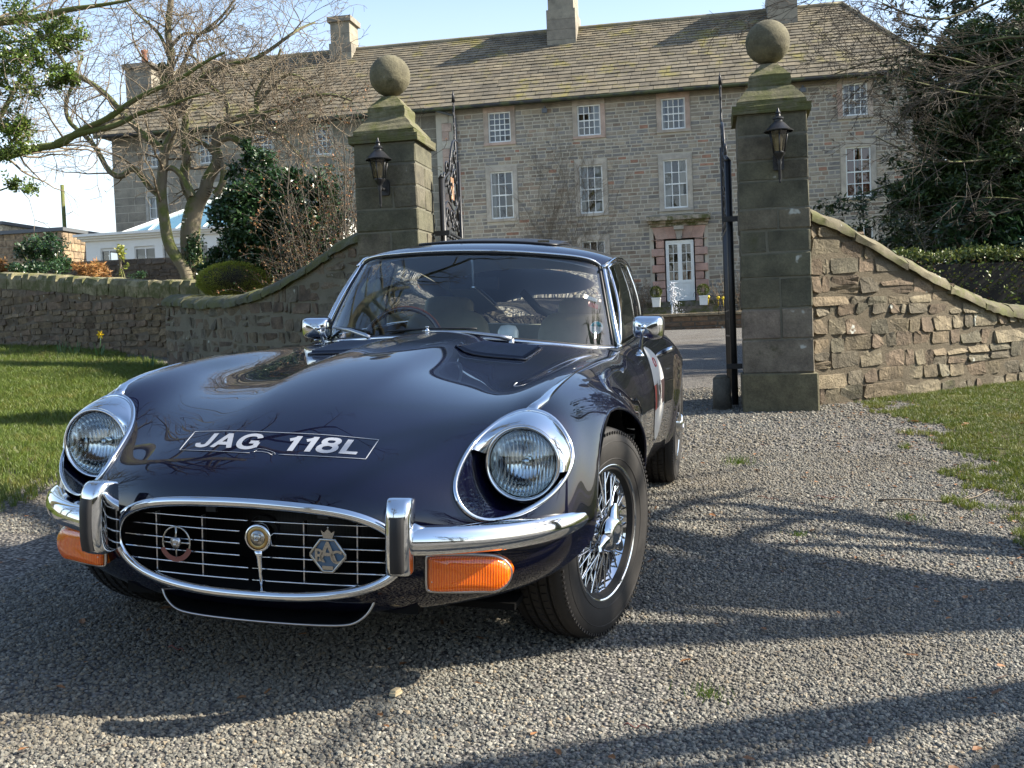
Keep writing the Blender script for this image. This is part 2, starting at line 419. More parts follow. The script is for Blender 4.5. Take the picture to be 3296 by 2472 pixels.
bf=[(i*nv_+j,i*nv_+j+1,(i+1)*nv_+j+1,(i+1)*nv_+j) for i in range(nu_-1) for j in range(nv_-1)]
body_bvh=BVHTree.FromPolygons([tuple(p) for p in bv],bf)
def hit(o,d,dist=5):
    r=body_bvh.ray_cast(Vector(o),Vector(d).normalized(),dist); return r
def on_top(x,y,off=.0015):
    s=1 if x>=0 else -1
    r=hit((abs(x),y,2.0),(0,0,-1))
    if r[0] is None: r=body_bvh.find_nearest(Vector((abs(x),y,.8)))
    p=r[0].copy(); n=r[1].copy()
    if n.z<0: n=-n
    p+=n*off; p.x*=s; n.x*=s; return p,n
def on_front(x,z,off=.0015):
    s=1 if x>=0 else -1
    r=hit((abs(x),-2.0,z),(0,1,0))
    if r[0] is None: r=body_bvh.find_nearest(Vector((abs(x),-.6,z)))
    p=r[0].copy(); n=r[1].copy()
    if n.y>0: n=-n
    p+=n*off; p.x*=s; n.x*=s; return p,n
def on_side(y,z,off=.0015):
    r=hit((2.0,y,z),(-1,0,0))
    if r[0] is None: r=body_bvh.find_nearest(Vector((.8,y,z)))
    p=r[0].copy(); n=r[1].copy()
    if n.x<0: n=-n
    p+=n*off; return p,n
# headlamp scoop outline in front view (x, z)
SCOOP=[(.655,.753),(.714,.739),(.758,.700),(.784,.652),(.787,.611),(.770,.568),(.730,.530),(.676,.504),(.622,.494),(.580,.503),(.545,.530),(.522,.567),(.515,.602),(.520,.643),(.533,.675),(.560,.706),(.600,.736)]
sc_curve=curve([(x,0,z) for x,z in SCOOP],72,closed=True)
sc_poly=[(p.x,p.z) for p in sc_curve]
sc_sd=poly_sd(sc_poly)
ARCH=[(0.02,.34,.380),(2.667,.33,.365)]
def seg_field(p):
    s=1.0
    if p.y<0.3 and p.x>.3 and p.z>.4:
        s=min(s,sc_sd(p.x,p.z))
    return s
# cut away: scoops, wheel arches, the deck under the glasshouse, the floor
V,F=bv,bf
S=[seg_field(p) if p.y<-.2 else 1.0 for p in V]; V,F,scoop_edges=clip_mesh(V,F,S)
scoop_loop=None
for cy,cz,rr in ARCH:
    S=[(math.hypot(p.y-cy,(p.z-cz))-rr) if p.x>.45 else 1.0 for p in V]
    V,F,_=clip_mesh(V,F,S)
# the front valance sweeps up to the wheel arch
S=[(.275+.62*(p.y+.56))*-1+p.z if (p.x>.45 and -.56<p.y<-.1 and p.z<.5) else (1.0 if not(p.x>.45 and -.1<=p.y<.0 and p.z<.45) else -1) for p in V]
V,F,_=clip_mesh(V,F,S)
def deck(p):
    # keep everything outside the glasshouse footprint
    if p.z<.78: return 1.0
    yf=1.02+.18*(p.x/.64)**2
    xe=interp([1.0,1.85,2.67,3.2,3.6,3.8],[.665,.672,.62,.56,.40,.25],p.y)
    return max(yf-p.y, p.x-xe, (p.y-3.60))
V,F,_=clip_mesh(V,F,[deck(p) for p in V])
# left / right doors are cut out of the shell
DOOR=[(1.26,.80),(1.24,.70),(1.21,.55),(1.19,.40),(1.21,.27),(1.26,.235),(1.9,.235),(2.16,.26),(2.23,.36),(2.27,.55),(2.29,.75),(2.29,.90),(1.27,.90)]
door_sd=poly_sd(DOOR)
S=[door_sd(p.y,p.z) if p.x>.6 and .2<p.z and 1.1<p.y<2.4 else 1.0 for p in V]
DV,DF,_=clip_mesh(V,F,[-(s+.0025) if s<1 else -1 for s in S])
V,F,_=clip_mesh(V,F,[s-.0025 if s<1 else 1 for s in S])
# bonnet shut line behind the front wheels: split into front_body and body
def mirror_mesh(V,F):
    n=len(V); VV=list(V)+[Vector((-p.x,p.y,p.z)) for p in V]; FF=list(F)+[tuple(i+n for i in f[::-1]) for f in F]
    return VV,FF
def shell(name,V,F,mat_,parent,both=True,flip=False):
    if both:
        V,F=mirror_mesh(V,F)
    if flip: V=[Vector((-p.x,p.y,p.z)) for p in V]; F=[f[::-1] for f in F]
    me=bpy.data.meshes.new(name); me.from_pydata([tuple(p) for p in V],[],F); me.materials.append(mat_)
    bm=bmesh.new(); bm.from_mesh(me); bmesh.ops.remove_doubles(bm,verts=bm.verts,dist=.0002)
    bmesh.ops.recalc_face_normals(bm,faces=bm.faces)
    bm.to_mesh(me); bm.free()
    me.polygons.foreach_set('use_smooth',[True]*len(me.polygons)); me.update()
    o=bpy.data.objects.new(name,me); col.objects.link(o); o.parent=parent; return o
def bonnet_y(p): return 1.08 if p.z>.80 else 1.08-.10*(.80-p.z)/.5
BV,BF,_=clip_mesh(V,F,[bonnet_y(p)-.0022-p.y for p in V])
RV,RF,_=clip_mesh(V,F,[p.y-bonnet_y(p)-.0022 for p in V])
bonnet=shell('bonnet',BV,BF,MAT['car_paint'],car)
body=shell('body',RV,RF,MAT['car_paint'],car)
for fl in (False,True):
    d=shell('door',DV,DF,MAT['car_paint'],car,both=False,flip=fl)
    s=-1 if fl else 1
    m=MB(); p,n=on_side(2.12,.765,.022); q,_=on_side(2.26,.765,.026)
    m.tube([on_side(2.10,.765,.0)[0],on_side(2.105,.765,.03)[0],on_side(2.14,.765,.034)[0],on_side(2.20,.765,.034)[0],on_side(2.235,.765,.03)[0],on_side(2.24,.765,.0)[0]],[.013,.012,.009,.009,.012,.013],8)
    if fl: m.v=[(-x,y,z) for x,y,z in m.v]
    m.build('handle',MAT['chrome'],d)
# dark inner shell closes the shut lines and wheel wells
m=MB()
for s in (-1,1):
    for cy,cz,rr in ARCH:
        G=[]
        for k in range(25):
            a=pi*(-.06+.97*k/24)
            G.append([(s*x,cy+(rr+.004)*math.cos(a),max(cz+(rr+.004)*math.sin(a),.27)) for x in (.846,.80,.60,.44)])
        m.grid(G)
        m.add([(s*.44,cy+(rr+.01)*math.cos(2*pi*k/24),max(.2,cz+(rr+.01)*math.sin(2*pi*k/24))) for k in range(24)],[tuple(range(24))])
m.box((0,1.3,.185),(1.25,3.4,.02)); m.box((0,-.35,.26),(.86,.7,.04))
m.box((0,-.30,.45),(.9,.02,.36))
m.grid([[(x,y,z) for x,z in ((.0,.80),(.62,.78),(.745,.72),(.80,.6),(.80,.42),(.74,.24))] for y in (1.0,1.18)])
m.grid([[(-x,y,z) for x,z in ((.0,.80),(.62,.78),(.745,.72),(.80,.6),(.80,.42),(.74,.24))] for y in (1.0,1.18)])
for s in (-1,1):
    m.grid([[(s*x,y,z) for x,z in ((.655,.83),(.765,.74),(.808,.6),(.80,.42),(.74,.24))] for y in (1.15,1.5,1.9,2.2)])
m.build('chassis',MAT['under_black'],car,smooth=False)
# arch lips
for s in (-1,1):
    for cy,cz,rr in ARCH:
        pts=[]
        for k in range(40):
            a=pi*(-.10+(1.20 if cy>1 else .98)*k/39); p,n=on_side(cy+(rr+.003)*math.cos(a),cz+(rr+.003)*math.sin(a),-.004)
            if p.z>.22: pts.append((s*p.x,p.y,p.z))
        m=MB(); m.tube(pts,.006,6); m.build('arch_lip',MAT['car_paint'],car)

# ---- headlamp scoops, chrome rims, lamps
LC=Vector((.664,-.485,.622))              # lamp centre
laxis=Vector((-.02,-1,.05)).normalized()
lx=laxis.cross(Vector((0,0,1))).normalized()*-1; lz=lx.cross(laxis)*-1
if lz.z<0: lz=-lz
rim3=[]
for (x,z) in sc_poly:
    p,n=on_front(x,z,0.0); rim3.append((p,n))
nS=len(rim3)
# lamp-angle of each outline point
def lamp_pt(rad,ang,fwd): return LC+lx*(rad*math.cos(ang))+lz*(rad*math.sin(ang))+laxis*fwd
ang=[math.atan2((p-LC).dot(lz),(p-LC).dot(lx)) for p,n in rim3]
def make_headlamp(s):
    root=empty('headlamp'); root.parent=car
    def bl(m,name,mt,angle=None,par=root):
        if s<0: m.v=[(-x,y,z) for x,y,z in m.v]
        return m.build(name,mt,par,angle=angle)
    # painted bowl / chrome eyebrow share the same loft
    rings=[]
    for k in range(nS):
        p,n=rim3[k]; a=ang[k]; inner=lamp_pt(.112,a,-.035); low=max(0,-math.sin(a-.2))
        mid=p.lerp(inner,.5)-laxis*0
        depth=.055*low+.012
        row=[p-n*.001]
        for t in (.12,.3,.5,.7,.88,1.0):
            q=p.lerp(inner,t)-laxis*(depth*math.sin(pi*min(1,t*1.05))**.8 if t<1 else 0)
            row.append(q)
        row.append(lamp_pt(.09,a,-.04))
        rings.append(row)
    chrome=[k for k in range(nS) if R(-12)<ang[k]<R(168)]
    g=MB()
    b=len(g.v)
    for k in range(nS):
        k2=(k+1)%nS
        if (k in chrome) and (k2 in chrome): continue
        row=[rings[k],rings[k2]]; g.grid(row)
    bl(g,'scoop',MAT['car_paint'])
    g=MB(); rows=[]
    ks=[k for k in range(nS)]
    # order chrome points contiguous
    st=[k for k in chrome if (k-1)%nS not in chrome][0]; k=st; seq=[]
    while k in chrome: seq.append(k); k=(k+1)%nS
    for k in seq:
        p,n=rim3[k]; a=ang[k]; inner=lamp_pt(.1065,a,.006)
        rows.append([p+n*.002-(p-inner)*-.03, p+n*.004, p.lerp(inner,.30)+n*.010+laxis*.004, p.lerp(inner,.62)+n*.006+laxis*.006, inner.lerp(p,.08)+laxis*.006, inner, inner-laxis*.05])
    g.grid(rows); bl(g,'eyebrow',MAT['chrome'])
    # chrome rim along the outline
    g=MB(); g.tube([p+n*.003 for p,n in rim3],.0072,10,closed=True)
    bl(g,'rim',MAT['chrome'])
    # lamp bezel, bucket, reflector, glass
    Mx=Matrix((lx,lz,laxis)).transposed().to_4x4(); Mx.translation=LC
    g=MB(); g.lathe([(.092,-.05),(.107,-.05),(.1078,-.005),(.106,.007),(.1025,.011),(.099,.009),(.0955,.003),(.0945,-.004)],48,Mx)
    bl(g,'bezel',MAT['chrome'])
    g=MB(); g.lathe([(.0925,.000),(.090,-.012),(.080,-.030),(.060,-.050),(.035,-.062),(.012,-.067),(.0,-.068)],40,Mx); g.lathe([(.0,-.03),(.012,-.03),(.013,-.062)],16,Mx)
    bl(g,'reflector',MAT['lamp_reflector'])
    g=MB(); prof=[(.0935*math.sin(t*1.0),.0 ) for t in (0,)]
    prof=[]
    for k in range(13):
        r=.0935*k/12; prof.append((max(r,.0001),.020-.020*(k/12)**2+.002))
    g.lathe(prof,48,None)
    prof2=[(r,h-.003) for r,h in prof][::-1]; g.lathe(prof2,48,None)
    o=g.build('lens',MAT['lamp_glass'],root)
    M2=Mx.copy()
    if s<0: M2=Matrix.Diagonal((-1,1,1,1))@Mx@Matrix.Diagonal((-1,1,1,1))
    o.matrix_basis=M2
    return root
make_headlamp(1); make_headlamp(-1)
# tapering chrome spear behind each lamp along the wing crown
for s in (1,-1):
    ys=np.linspace(-.375,.10,14); pts=[];rad=[]
    for i,y in enumerate(ys):
        x=np.interp(y,[-.375,-.30,0,.3],[.660,.684,.700,.708]); p,n=on_top(x,y,.001); pts.append((s*p.x,p.y,p.z)); rad.append(.015*(1-i/13)**1.3+.003)
    m=MB(); m.tube(pts,rad,10,up=(1,0,0),flat=(1,.45)); m.build('wing_spear',MAT['chrome'],car)
    # seam that continues it to the scuttle
    m=MB(); m.tube([ (s*q.x,q.y,q.z) for q in [on_top(np.interp(y,[.1,.3,1.07],[.703,.708,.709]),y,.0003)[0] for y in np.linspace(.1,1.07,24)]],.0022,6); m.build('wing_seam',MAT['matt_black'],car)
# ---------------------------------------------------------------- mouth, grille, badges
mouth=[Vector(p) for p in NET[0]]
mfull=[Vector((-p.x,p.y,p.z)) for p in mouth[1:-1]][::-1]+mouth
mloop=curve([tuple(p) for p in mfull],110,closed=True)
m=MB(); m.tube([p+Vector((0,-.004,0)) for p in mloop],.0135,12,closed=True,flat=(1,1)); m.build('grille_surround',MAT['chrome'],car)
# dark duct behind the mouth
m=MB()
G=[[p+(Vector((0,0,.41))-Vector((0,0,p.z))+Vector((-p.x,0,0)))*k*.0+Vector((0,d,0))+Vector((-p.x*k,0,(.41-p.z)*k)) for d,k in ((0,.0),(.05,.03),(.20,.10),(.34,.12))] for p in mloop]
m.grid(G,closed_u=True); m.build('mouth_duct',MAT['matt_black'],car)
def _rad(n):
    w=n.new('ShaderNodeTexBrick'); w.inputs['Scale'].default_value=60; w.inputs['Mortar Size'].default_value=.08; w.offset=0
    w.inputs['Color1'].default_value=(.001,.001,.001,1); w.inputs['Color2'].default_value=(.001,.001,.001,1); w.inputs['Mortar'].default_value=(.012,.012,.010,1); w.inputs['Brick Width'].default_value=.6; w.inputs['Row Height'].default_value=.9
    mp=n.map(n.co(),(1,1,1),(pi/2,0,0)); n.l(mp,w.inputs['Vector']); n.color(w.outputs[0])
mat('radiator',(.01,.01,.01),.6,build=_rad)
m=MB(); m.box((0,-.52,.40),(.74,.01,.27)); m.build('radiator',MAT['radiator'],car)
def mouth_halfwidth(z):
    xs=[abs(p.x) for p in mloop if abs(p.z-z)<.012]; return max(xs) if xs else .3
bars=[(.491,.335),(.461,.378),(.428,.385),(.396,.385),(.364,.372),(.332,.30)]
for z,hw in bars:
    for s in (-1,1):
        m=MB(); pts=[(s*x,-.800+.20*x*x,z) for x in np.linspace(.030 if .37<z<.47 else .006,min(hw,mouth_halfwidth(z)-.012),8)]
        m.tube(pts,.0022,6,flat=(1.0,1.7),up=(0,0,1)); m.build('grille_bar',MAT['chrome'],car)
for x in (-.290,-.146,.146,.290):
    m=MB(); m.box((x,-.782+.2*x*x,.411),(.0035,.018,.165)); m.build('grille_upright',MAT['dull_chrome'],car,smooth=False)
for x in (-.165,.165):
    m=MB(); m.box((x,-.70,.515),(.03,.012,.06)); m.lathe([(.008,0),(.008,.004),(.0,.006)],12,Matrix.Translation((x,-.707,.525))@Matrix.Rotation(pi/2,4,'X'))
    m.build('badge_bar_bracket',MAT['dark_trim'],car,smooth=False)
# centre growler medallion on its stalk
gb=empty('bonnet_badge'); gb.parent=car; gb.location=(.034,-.822,.452)
RX=Matrix.Rotation(pi/2,4,'X')
m=MB(); m.lathe([(.034,-.030),(.037,-.012),(.0375,.0),(.035,.005),(.031,.005)],40,RX); m.build('bezel',MAT['chrome'],gb)
m=MB(); m.lathe([(.0315,.0),(.0315,.004),(.022,.0045),(.0205,.003)],40,RX); m.build('medallion',MAT['brass_badge'],gb)
m=MB(); m.lathe([(.0205,.0035),(.019,.006),(.0,.0065)],32,RX); m.build('inner_disc',MAT['nickel_badge'],gb)
m=MB()  # stylised cat face in relief
def ball(m,c,r,sc=(1,1,1),n=10):
    b=len(m.v); 
    for i in range(n+1):
        th=pi*i/n
        for k in range(n*2):
            ph=pi*k/n; m.v.append((c[0]+r*sc[0]*math.sin(th)*math.cos(ph),c[1]+r*sc[1]*math.sin(th)*math.sin(ph),c[2]+r*sc[2]*math.cos(th)))
    for i in range(n):
        for k in range(2*n):
            k2=(k+1)%(2*n); m.f.append((b+i*2*n+k,b+i*2*n+k2,b+(i+1)*2*n+k2,b+(i+1)*2*n+k)); m.m.append(m.cur)
ball(m,(0,-.007,.001),.0105,(1,.5,1.1)); ball(m,(0,-.012,-.0045),.0055,(1.1,.6,.8)); ball(m,(-.0085,-.008,.0105),.0036,(1,.5,1)); ball(m,(.0085,-.008,.0105),.0036,(1,.5,1)); ball(m,(-.004,-.0125,.002),.002); ball(m,(.004,-.0125,.002),.002)
m.build('cat_face',MAT['nickel_badge'],gb)
m=MB(); m.tube([(0,.0,-.034),(.001,.002,-.05),(.0,.01,-.10),(.0,.018,-.150)],[.013,.008,.0045,.006],10,flat=(1,.7)); m.build('stalk',MAT['chrome'],gb)
m=MB(); m.lathe([(.040,-.05),(.042,-.032),(.040,-.028)],32,Matrix.Translation((0,0,.012))@RX); m.build('badge_boss',MAT['satin_black'],gb)
# round club badge with cross bars
cb=empty('club_badge'); cb.parent=car; cb.location=(-.212,-.806,.420)
m=MB(); m.tube([(.040*math.cos(a),0,.043*math.sin(a)) for a in np.linspace(0,2*pi,40,endpoint=False)],.0026,8,closed=True)
for a in (0,pi/2,pi,3*pi/2): m.tube([(.040*math.cos(a),0,.043*math.sin(a)),(.024*math.cos(a),-.001,.024*math.sin(a)),(.014*math.cos(a),-.002,.015*math.sin(a))],[.0035,.0022,.004],8)
m.build('ring',MAT['nickel_badge'],cb)
m=MB(); m.poly_ext([(-.013,-.006,.014),(.013,-.006,.014),(.014,-.006,.0),(.008,-.006,-.013),(0,-.006,-.020),(-.008,-.006,-.013),(-.014,-.006,.0)],(0,.006,0)); ball(m,(0,-.007,.004),.009,(1,.4,1)); ball(m,(0,-.010,-.004),.005,(1,.5,.8)); m.build('shield',MAT['dull_chrome'],cb)
m=MB(); G=[[((.043+d)*math.cos(a),-.003,(.046+d)*math.sin(a)) for d in (-.008,.006)] for a in np.linspace(R(200),R(340),18)]; m.grid(G); m.build('scroll',MAT['enamel_red'],cb)
# diamond motoring club badge
def text_obj(name,txt,size,mt,parent,M,bold=0.0,shear=0.0,ext=.0005,project=None,squash=1.0,align='CENTER',spacing=1.0):
    c=bpy.data.curves.new(name,'FONT'); c.body=txt; c.size=size; c.align_x=align; c.align_y='CENTER'; c.offset=bold; c.shear=shear; c.extrude=ext; c.resolution_u=3; c.space_character=spacing
    t=bpy.data.objects.new(name+'_src',c); col.objects.link(t)
    bpy.context.view_layer.update()
    me=bpy.data.meshes.new_from_object(t.evaluated_get(bpy.context.evaluated_depsgraph_get()))
    bpy.data.objects.remove(t); bpy.data.curves.remove(c)
    me.name=name; me.materials.clear(); me.materials.append(mt)
    if project:
        bm=bmesh.new(); bm.from_mesh(me)
        for k in range(2):
            es=[e for e in bm.edges if e.calc_length()>size*.09]
            if es: bmesh.ops.subdivide_edges(bm,edges=es,cuts=2)
        bmesh.ops.triangulate(bm,faces=bm.faces)
        for v in bm.verts:
            v.co=project(v.co)
        bm.to_mesh(me); bm.free()
    else:
        me.transform(M)
    o=bpy.data.objects.new(name,me); col.objects.link(o); o.parent=parent
    return o
db=empty('diamond_badge'); db.parent=car; db.location=(.223,-.806,.418)
dia=[(-.048,0,.0),(-.020,0,.038),(.020,0,.038),(.048,0,.0),(.048,0,-.006),(.014,0,-.046),(-.014,0,-.046),(-.048,0,-.006)]
m=MB(); m.poly_ext([(x,-.002,z) for x,y,z in dia],(0,.005,0)); m.build('plate',MAT['enamel_blue'],db,smooth=False)
m=MB(); m.tube([(x,-.003,z) for x,y,z in dia],.0042,6,closed=True); m.build('border',MAT['nickel_badge'],db)
m=MB(); m.poly_ext([(x,-.004,z) for x,z in ((-.012,.040),(-.019,.062),(-.010,.056),(0,.066),(.010,.056),(.019,.062),(.012,.040))],(0,.005,0)); ball(m,(0,-.002,.069),.003); m.build('crown',MAT['nickel_badge'],db,smooth=False)
MB90=Matrix.Rotation(pi/2,4,'X')
for ch,x,z,sz in (('R',-.023,-.006,.048),('A',.0,.004,.074),('C',.023,-.008,.048)):
    text_obj('letter',ch,sz,MAT['nickel_badge'],db,Matrix.Translation((x,-.005,z))@MB90,bold=.0012,ext=.001)
m=MB(); m.box((0,-.004,-.036),(.030,.003,.010)); m.build('foot_plate',MAT['nickel_badge'],db,smooth=False)

# ---------------------------------------------------------------- bumpers, overriders, indicators
def mirrored(m): m.v=[(-x,y,z) for x,y,z in m.v]; return m
def bumper_blade():
    P=curve([(.43,-.835,.470),(.50,-.805,.468),(.60,-.735,.464),(.70,-.635,.461),(.775,-.52,.461),(.815,-.40,.460),(.838,-.29,.458)],36)
    m=MB(); G=[]
    for i,p in enumerate(P):
        t=(P[min(i+1,35)]-P[max(i-1,0)]).normalized(); out=t.cross(Vector((0,0,1))).normalized()
        if out.y>0 and out.x<0: out=-out
        f=i/35; h=.036*(1 if f<.6 else 1-.55*((f-.6)/.4)**1.6); dp=.030*(1 if f<.7 else 1-.6*(f-.7)/.3)
        row=[]
        for (a,b) in ((-1.2,1.0),(-.2,1.02),(.35,.92),(.75,.62),(.98,.12),(1.0,-.15),(.85,-.55),(.5,-.86),(.0,-.98),(-.9,-1.0)):
            row.append(p+out*(a*dp*.8+.004)+Vector((0,0,b*h)))
        G.append(row)
    m.grid(G); 
    e=G[-1]; m.add(e,[tuple(range(len(e)))])
    return m
for s in (1,-1):
    m=bumper_blade(); 
    if s<0: mirrored(m)
    m.build('bumper',MAT['chrome'],car)
def overrider(s):
    root=empty('overrider'); root.parent=car; root.location=(s*.424+.012,-.868,.488); root.rotation_euler=(0,0,s*R(10))
    # profile in y-z swept over x with rounded front
    prof=[(.050,.093),(.010,.098),(-.012,.090),(-.026,.070),(-.032,.03),(-.034,-.02),(-.030,-.065),(-.022,-.088),(-.004,-.096),(.050,-.090)]
    pr=[(p.y,p.z) for p in curve([(0,a,b) for a,b in prof],40)]
    m=MB(); G=[]
    for xx,k in ((-.034,.0),(-.034,.35),(-.031,.75),(-.025,.94),(-.014,1.0),(0,1.01),(.014,1.0),(.025,.94),(.031,.75),(.034,.35),(.034,.0)):
        G.append([(xx,.05+(y-.05)*(.25+.75*k) if k<1.5 else y,z*(.90+.10*k)) for y,z in pr])
    m.grid(G); 
    for e in (G[0],G[-1]): m.add(e,[tuple(range(len(e)))])
    m.build('guard',MAT['chrome'],root)
    m=MB(); G=[]
    for xx,k in ((-.0185,-.004),(-.016,.007),(-.011,.011),(0,.012),(.011,.011),(.016,.007),(.0185,-.004)):
        G.append([(xx,-.034-k+.02*abs(z/.075)**3*.4,z-.012) for z in np.linspace(-.070,.070,12)])
    m.grid(G); m.build('rubber_pad',MAT['black_rubber'],root)
    m=MB(); m.tube([(s*.015,.035,-.01),(s*.045,.045,-.014),(s*.075,.06,-.018)],[.045,.036,.03],14,flat=(1,.5)); m.build('side_arm',MAT['chrome'],root)
    return root
overrider(1); overrider(-1)
def indicator(s):
    root=empty('indicator'); root.parent=car
    # outline on the nose surface in front view; runs under the bumper
    W_=[(.478,.413),(.60,.410),(.640,.404),(.664,.385),(.672,.362),(.664,.336),(.640,.318),(.60,.318),(.478,.322),(.472,.330),(.472,.405)]
    out=[(p.x,p.z) for p in curve([(a,0,b) for a,b in W_],64,closed=True)]
    P3=[]
    for x,z in out:
        p,n=on_front(x,z,0); p.y=min(p.y,-.735+.55*max(0,x-.47)**1.2); P3.append((p,n))
    c=sum((p for p,n in P3),Vector())/len(P3)
    m=MB(); G=[]
    for p,n in P3:
        f=Vector((.25,-1,0)).normalized()
        G.append([p+Vector((0,.05,0)),p+f*.014,p.lerp(c,.03)+f*.020,p.lerp(c,.12)+f*.026,p.lerp(c,.5)+f*.028,c+f*.028])
    m.grid(G,closed_u=True)
    if s<0: mirrored(m)
    m.build('lens',MAT['amber_lens'],root)
    m=MB(); m.tube([p+Vector((0,-.008,0))+(p-c).normalized()*.003 for p,n in P3],.0045,8,closed=True)
    if s<0: mirrored(m)
    m.build('trim',MAT['dull_chrome'],root)
    for (x,z) in ((.488,.348),(.645,.395),(.645,.332)):
        p,n=on_front(x,z,0); p.y=min(p.y,-.735+.55*max(0,x-.47)**1.2)-.022
        m=MB(); ball(m,p,.0042,(1,.6,1),6)
        if s<0: mirrored(m)
        m.build('screw',MAT['chrome'],root)
indicator(1); indicator(-1)
# lower air scoop with bright edge
P=curve([(-.300,-.74,.290),(-.285,-.748,.252),(-.256,-.752,.224),(-.21,-.755,.212),(.01,-.765,.208),(.23,-.755,.212),(.278,-.752,.224),(.310,-.748,.252),(.328,-.74,.290)],60)
m=MB(); m.tube(P,.0035,8); m.build('chin_trim',MAT['dull_chrome'],car)
m=MB(); m.grid([[p,p+Vector((0,.02,.002)),p+Vector((-p.x*.04,.35,.02))] for p in P]); m.build('chin_scoop',MAT['satin_black'],car)

# ---------------------------------------------------------------- wheels
def tyre_mesh():
    m=MB(); prof=[]
    half=.100; RR=.330
    prof=[(.190,-.072),(.198,-.090),(.225,-.101),(.262,-.106),(.292,-.103),(.312,-.096),(.3225,-.085),(.3265,-.074)]
    xs=[]; g=.0045; d=.008
    for gx in (-.052,-.018,.018,.052):
        xs+= [(gx-g,0),(gx-g*.8,-d),(gx+g*.8,-d),(gx+g,0)]
    for x,dd in xs: prof.append((RR-.003*(x/.07)**2*.9+dd-.0005,x))
    prof+=[(r,-h) for r,h in [(.190,-.072),(.198,-.090),(.225,-.101),(.262,-.106),(.292,-.103),(.312,-.096),(.3225,-.085),(.3265,-.074)][::-1]]
    MX=Matrix.Rotation(pi/2,4,'Y')
    m.lathe(prof,96,MX)
    # tread sipes cut as thin dark gaps: raised blocks between them
    for k in range(72):
        a=2*pi*k/72
        for (x0,x1,sk) in ((-.094,-.058,.0),(-.046,-.024,.02),(-.012,.012,-.02),(.024,.046,.02),(.058,.094,0)):
            r0=.3302 if abs(x0+x1)/2<.07 else .3290
            a0=a+.010; a1=a+2*pi/72-.010
            def pt(x,an,dr=0):
                rr=r0+dr-.003*(abs(x)/.07)**2*.9-(.004 if abs(x)>.075 else 0)-(.008 if abs(x)>.09 else 0); return (x,rr*math.sin(an+sk*(x-x0)/.03),rr*math.cos(an+sk*(x-x0)/.03))
            t=.0022
            top=[pt(x0+.001,a0,t),pt(x1-.001,a0,t),pt(x1-.001,a1,t),pt(x0+.001,a1,t)]; bot=[pt(x0,a0-.004,-.002),pt(x1,a0-.004,-.002),pt(x1,a1+.004,-.002),pt(x0,a1+.004,-.002)]
            m.add(top+bot,[(0,1,2,3),(0,4,5,1),(1,5,6,2),(2,6,7,3),(3,7,4,0)])
    # shoulder notches
    for k in range(110):
        a=2*pi*k/110
        for s in (1,-1):
            m.box((s*.0985,.3135*math.sin(a),.3135*math.cos(a)),(.004,.007,.009),Matrix.Rotation(-a,3,'X'))
    # raised sidewall ring and bars of worn moulding
    for (r,w) in ((.232,.0015),(.287,.0012)):
        m.tube([(.1055-(.002 if r>.25 else .0035),r*math.sin(a),r*math.cos(a)) for a in np.linspace(0,2*pi,64,endpoint=False)],w,4,closed=True)
    return m.mesh('tyre',MAT['tyre_rubber'])
TY=tyre_mesh(); sharp(TY,40)
MX=Matrix.Rotation(pi/2,4,'Y')
m=MB(); m.lathe([(.190,-.085),(.203,-.083),(.205,-.076),(.198,-.070),(.190,-.055),(.174,-.030),(.172,.0),(.174,.030),(.184,.045),(.196,.060),(.204,.074),(.212,.082),(.216,.090),(.214,.097),(.208,.096),(.200,.085),(.194,.068),(.182,.050),(.170,.033),(.167,.0),(.170,-.03)],72,MX); RIM=m.mesh('rim',[MAT['chrome'],MAT['dark_well']])
for p_ in RIM.polygons:
    c_=p_.center; rr_=math.hypot(c_.y,c_.z)
    if rr_<.186: p_.material_index=1
m=MB(); rs=random.Random(3)
for k in range(72):
    a=2*pi*k/72; grp=k%3; sgn=1 if (k//3)%2 else -1
    hubx=[.088,.060,.0][grp]; hr=[.042,.050,.055][grp]; da=sgn*[.30,.75,1.0][grp]
    rx=[.058,.066,.03][grp]; rr=[.190,.196,.172][grp]
    p=Vector((hubx,hr*math.sin(a+da),hr*math.cos(a+da))); q=Vector((rx,rr*math.sin(a),rr*math.cos(a)))
    m.tube([p,q],.0030,5,cap=False); m.tube([q.lerp(p,.10),q],.0035,6,cap=False)
SPK=m.mesh('wire_spokes',MAT['chrome'])
m=MB(); m.lathe([(.0,-.08),(.062,-.08),(.062,-.03),(.052,-.02),(.046,.055),(.040,.075),(.030,.080)],36,MX); HUB=m.mesh('hub',MAT['chrome'])
m=MB(); m.lathe([(.034,.070),(.0455,.072),(.0465,.080),(.042,.098),(.036,.108),(.030,.112),(.024,.1125),(.022,.110),(.0,.111)],36,MX)
for k in range(3):
    a=2*pi*k/3+.5; u=Vector((0,math.sin(a),math.cos(a))); w=Vector((0,math.cos(a),-math.sin(a)))
    G=[]
    for r,hw,x0,x1 in ((.030,.020,.082,.108),(.048,.017,.082,.104),(.062,.013,.088,.102),(.072,.008,.092,.100)):
        G.append([u*r+w*hw*c+Vector((x0+(x1-x0)*d,0,0)) for c,d in ((-1,0),(-1,.6),(-.5,1),(.5,1),(1,.6),(1,0))])
    m.grid(G); m.add(G[-1],[tuple(range(6))])
m.v=[(x*1.15+.0,y*1.3,z*1.3) for x,y,z in m.v]; SPN=m.mesh('spinner',MAT['chrome']); sharp(SPN,50)
m=MB(); m.lathe([(.0,-.02),(.13,-.02),(.13,-.035),(.0,-.035)],40,MX); DSC=m.mesh('brake_disc',MAT['dull_chrome'])
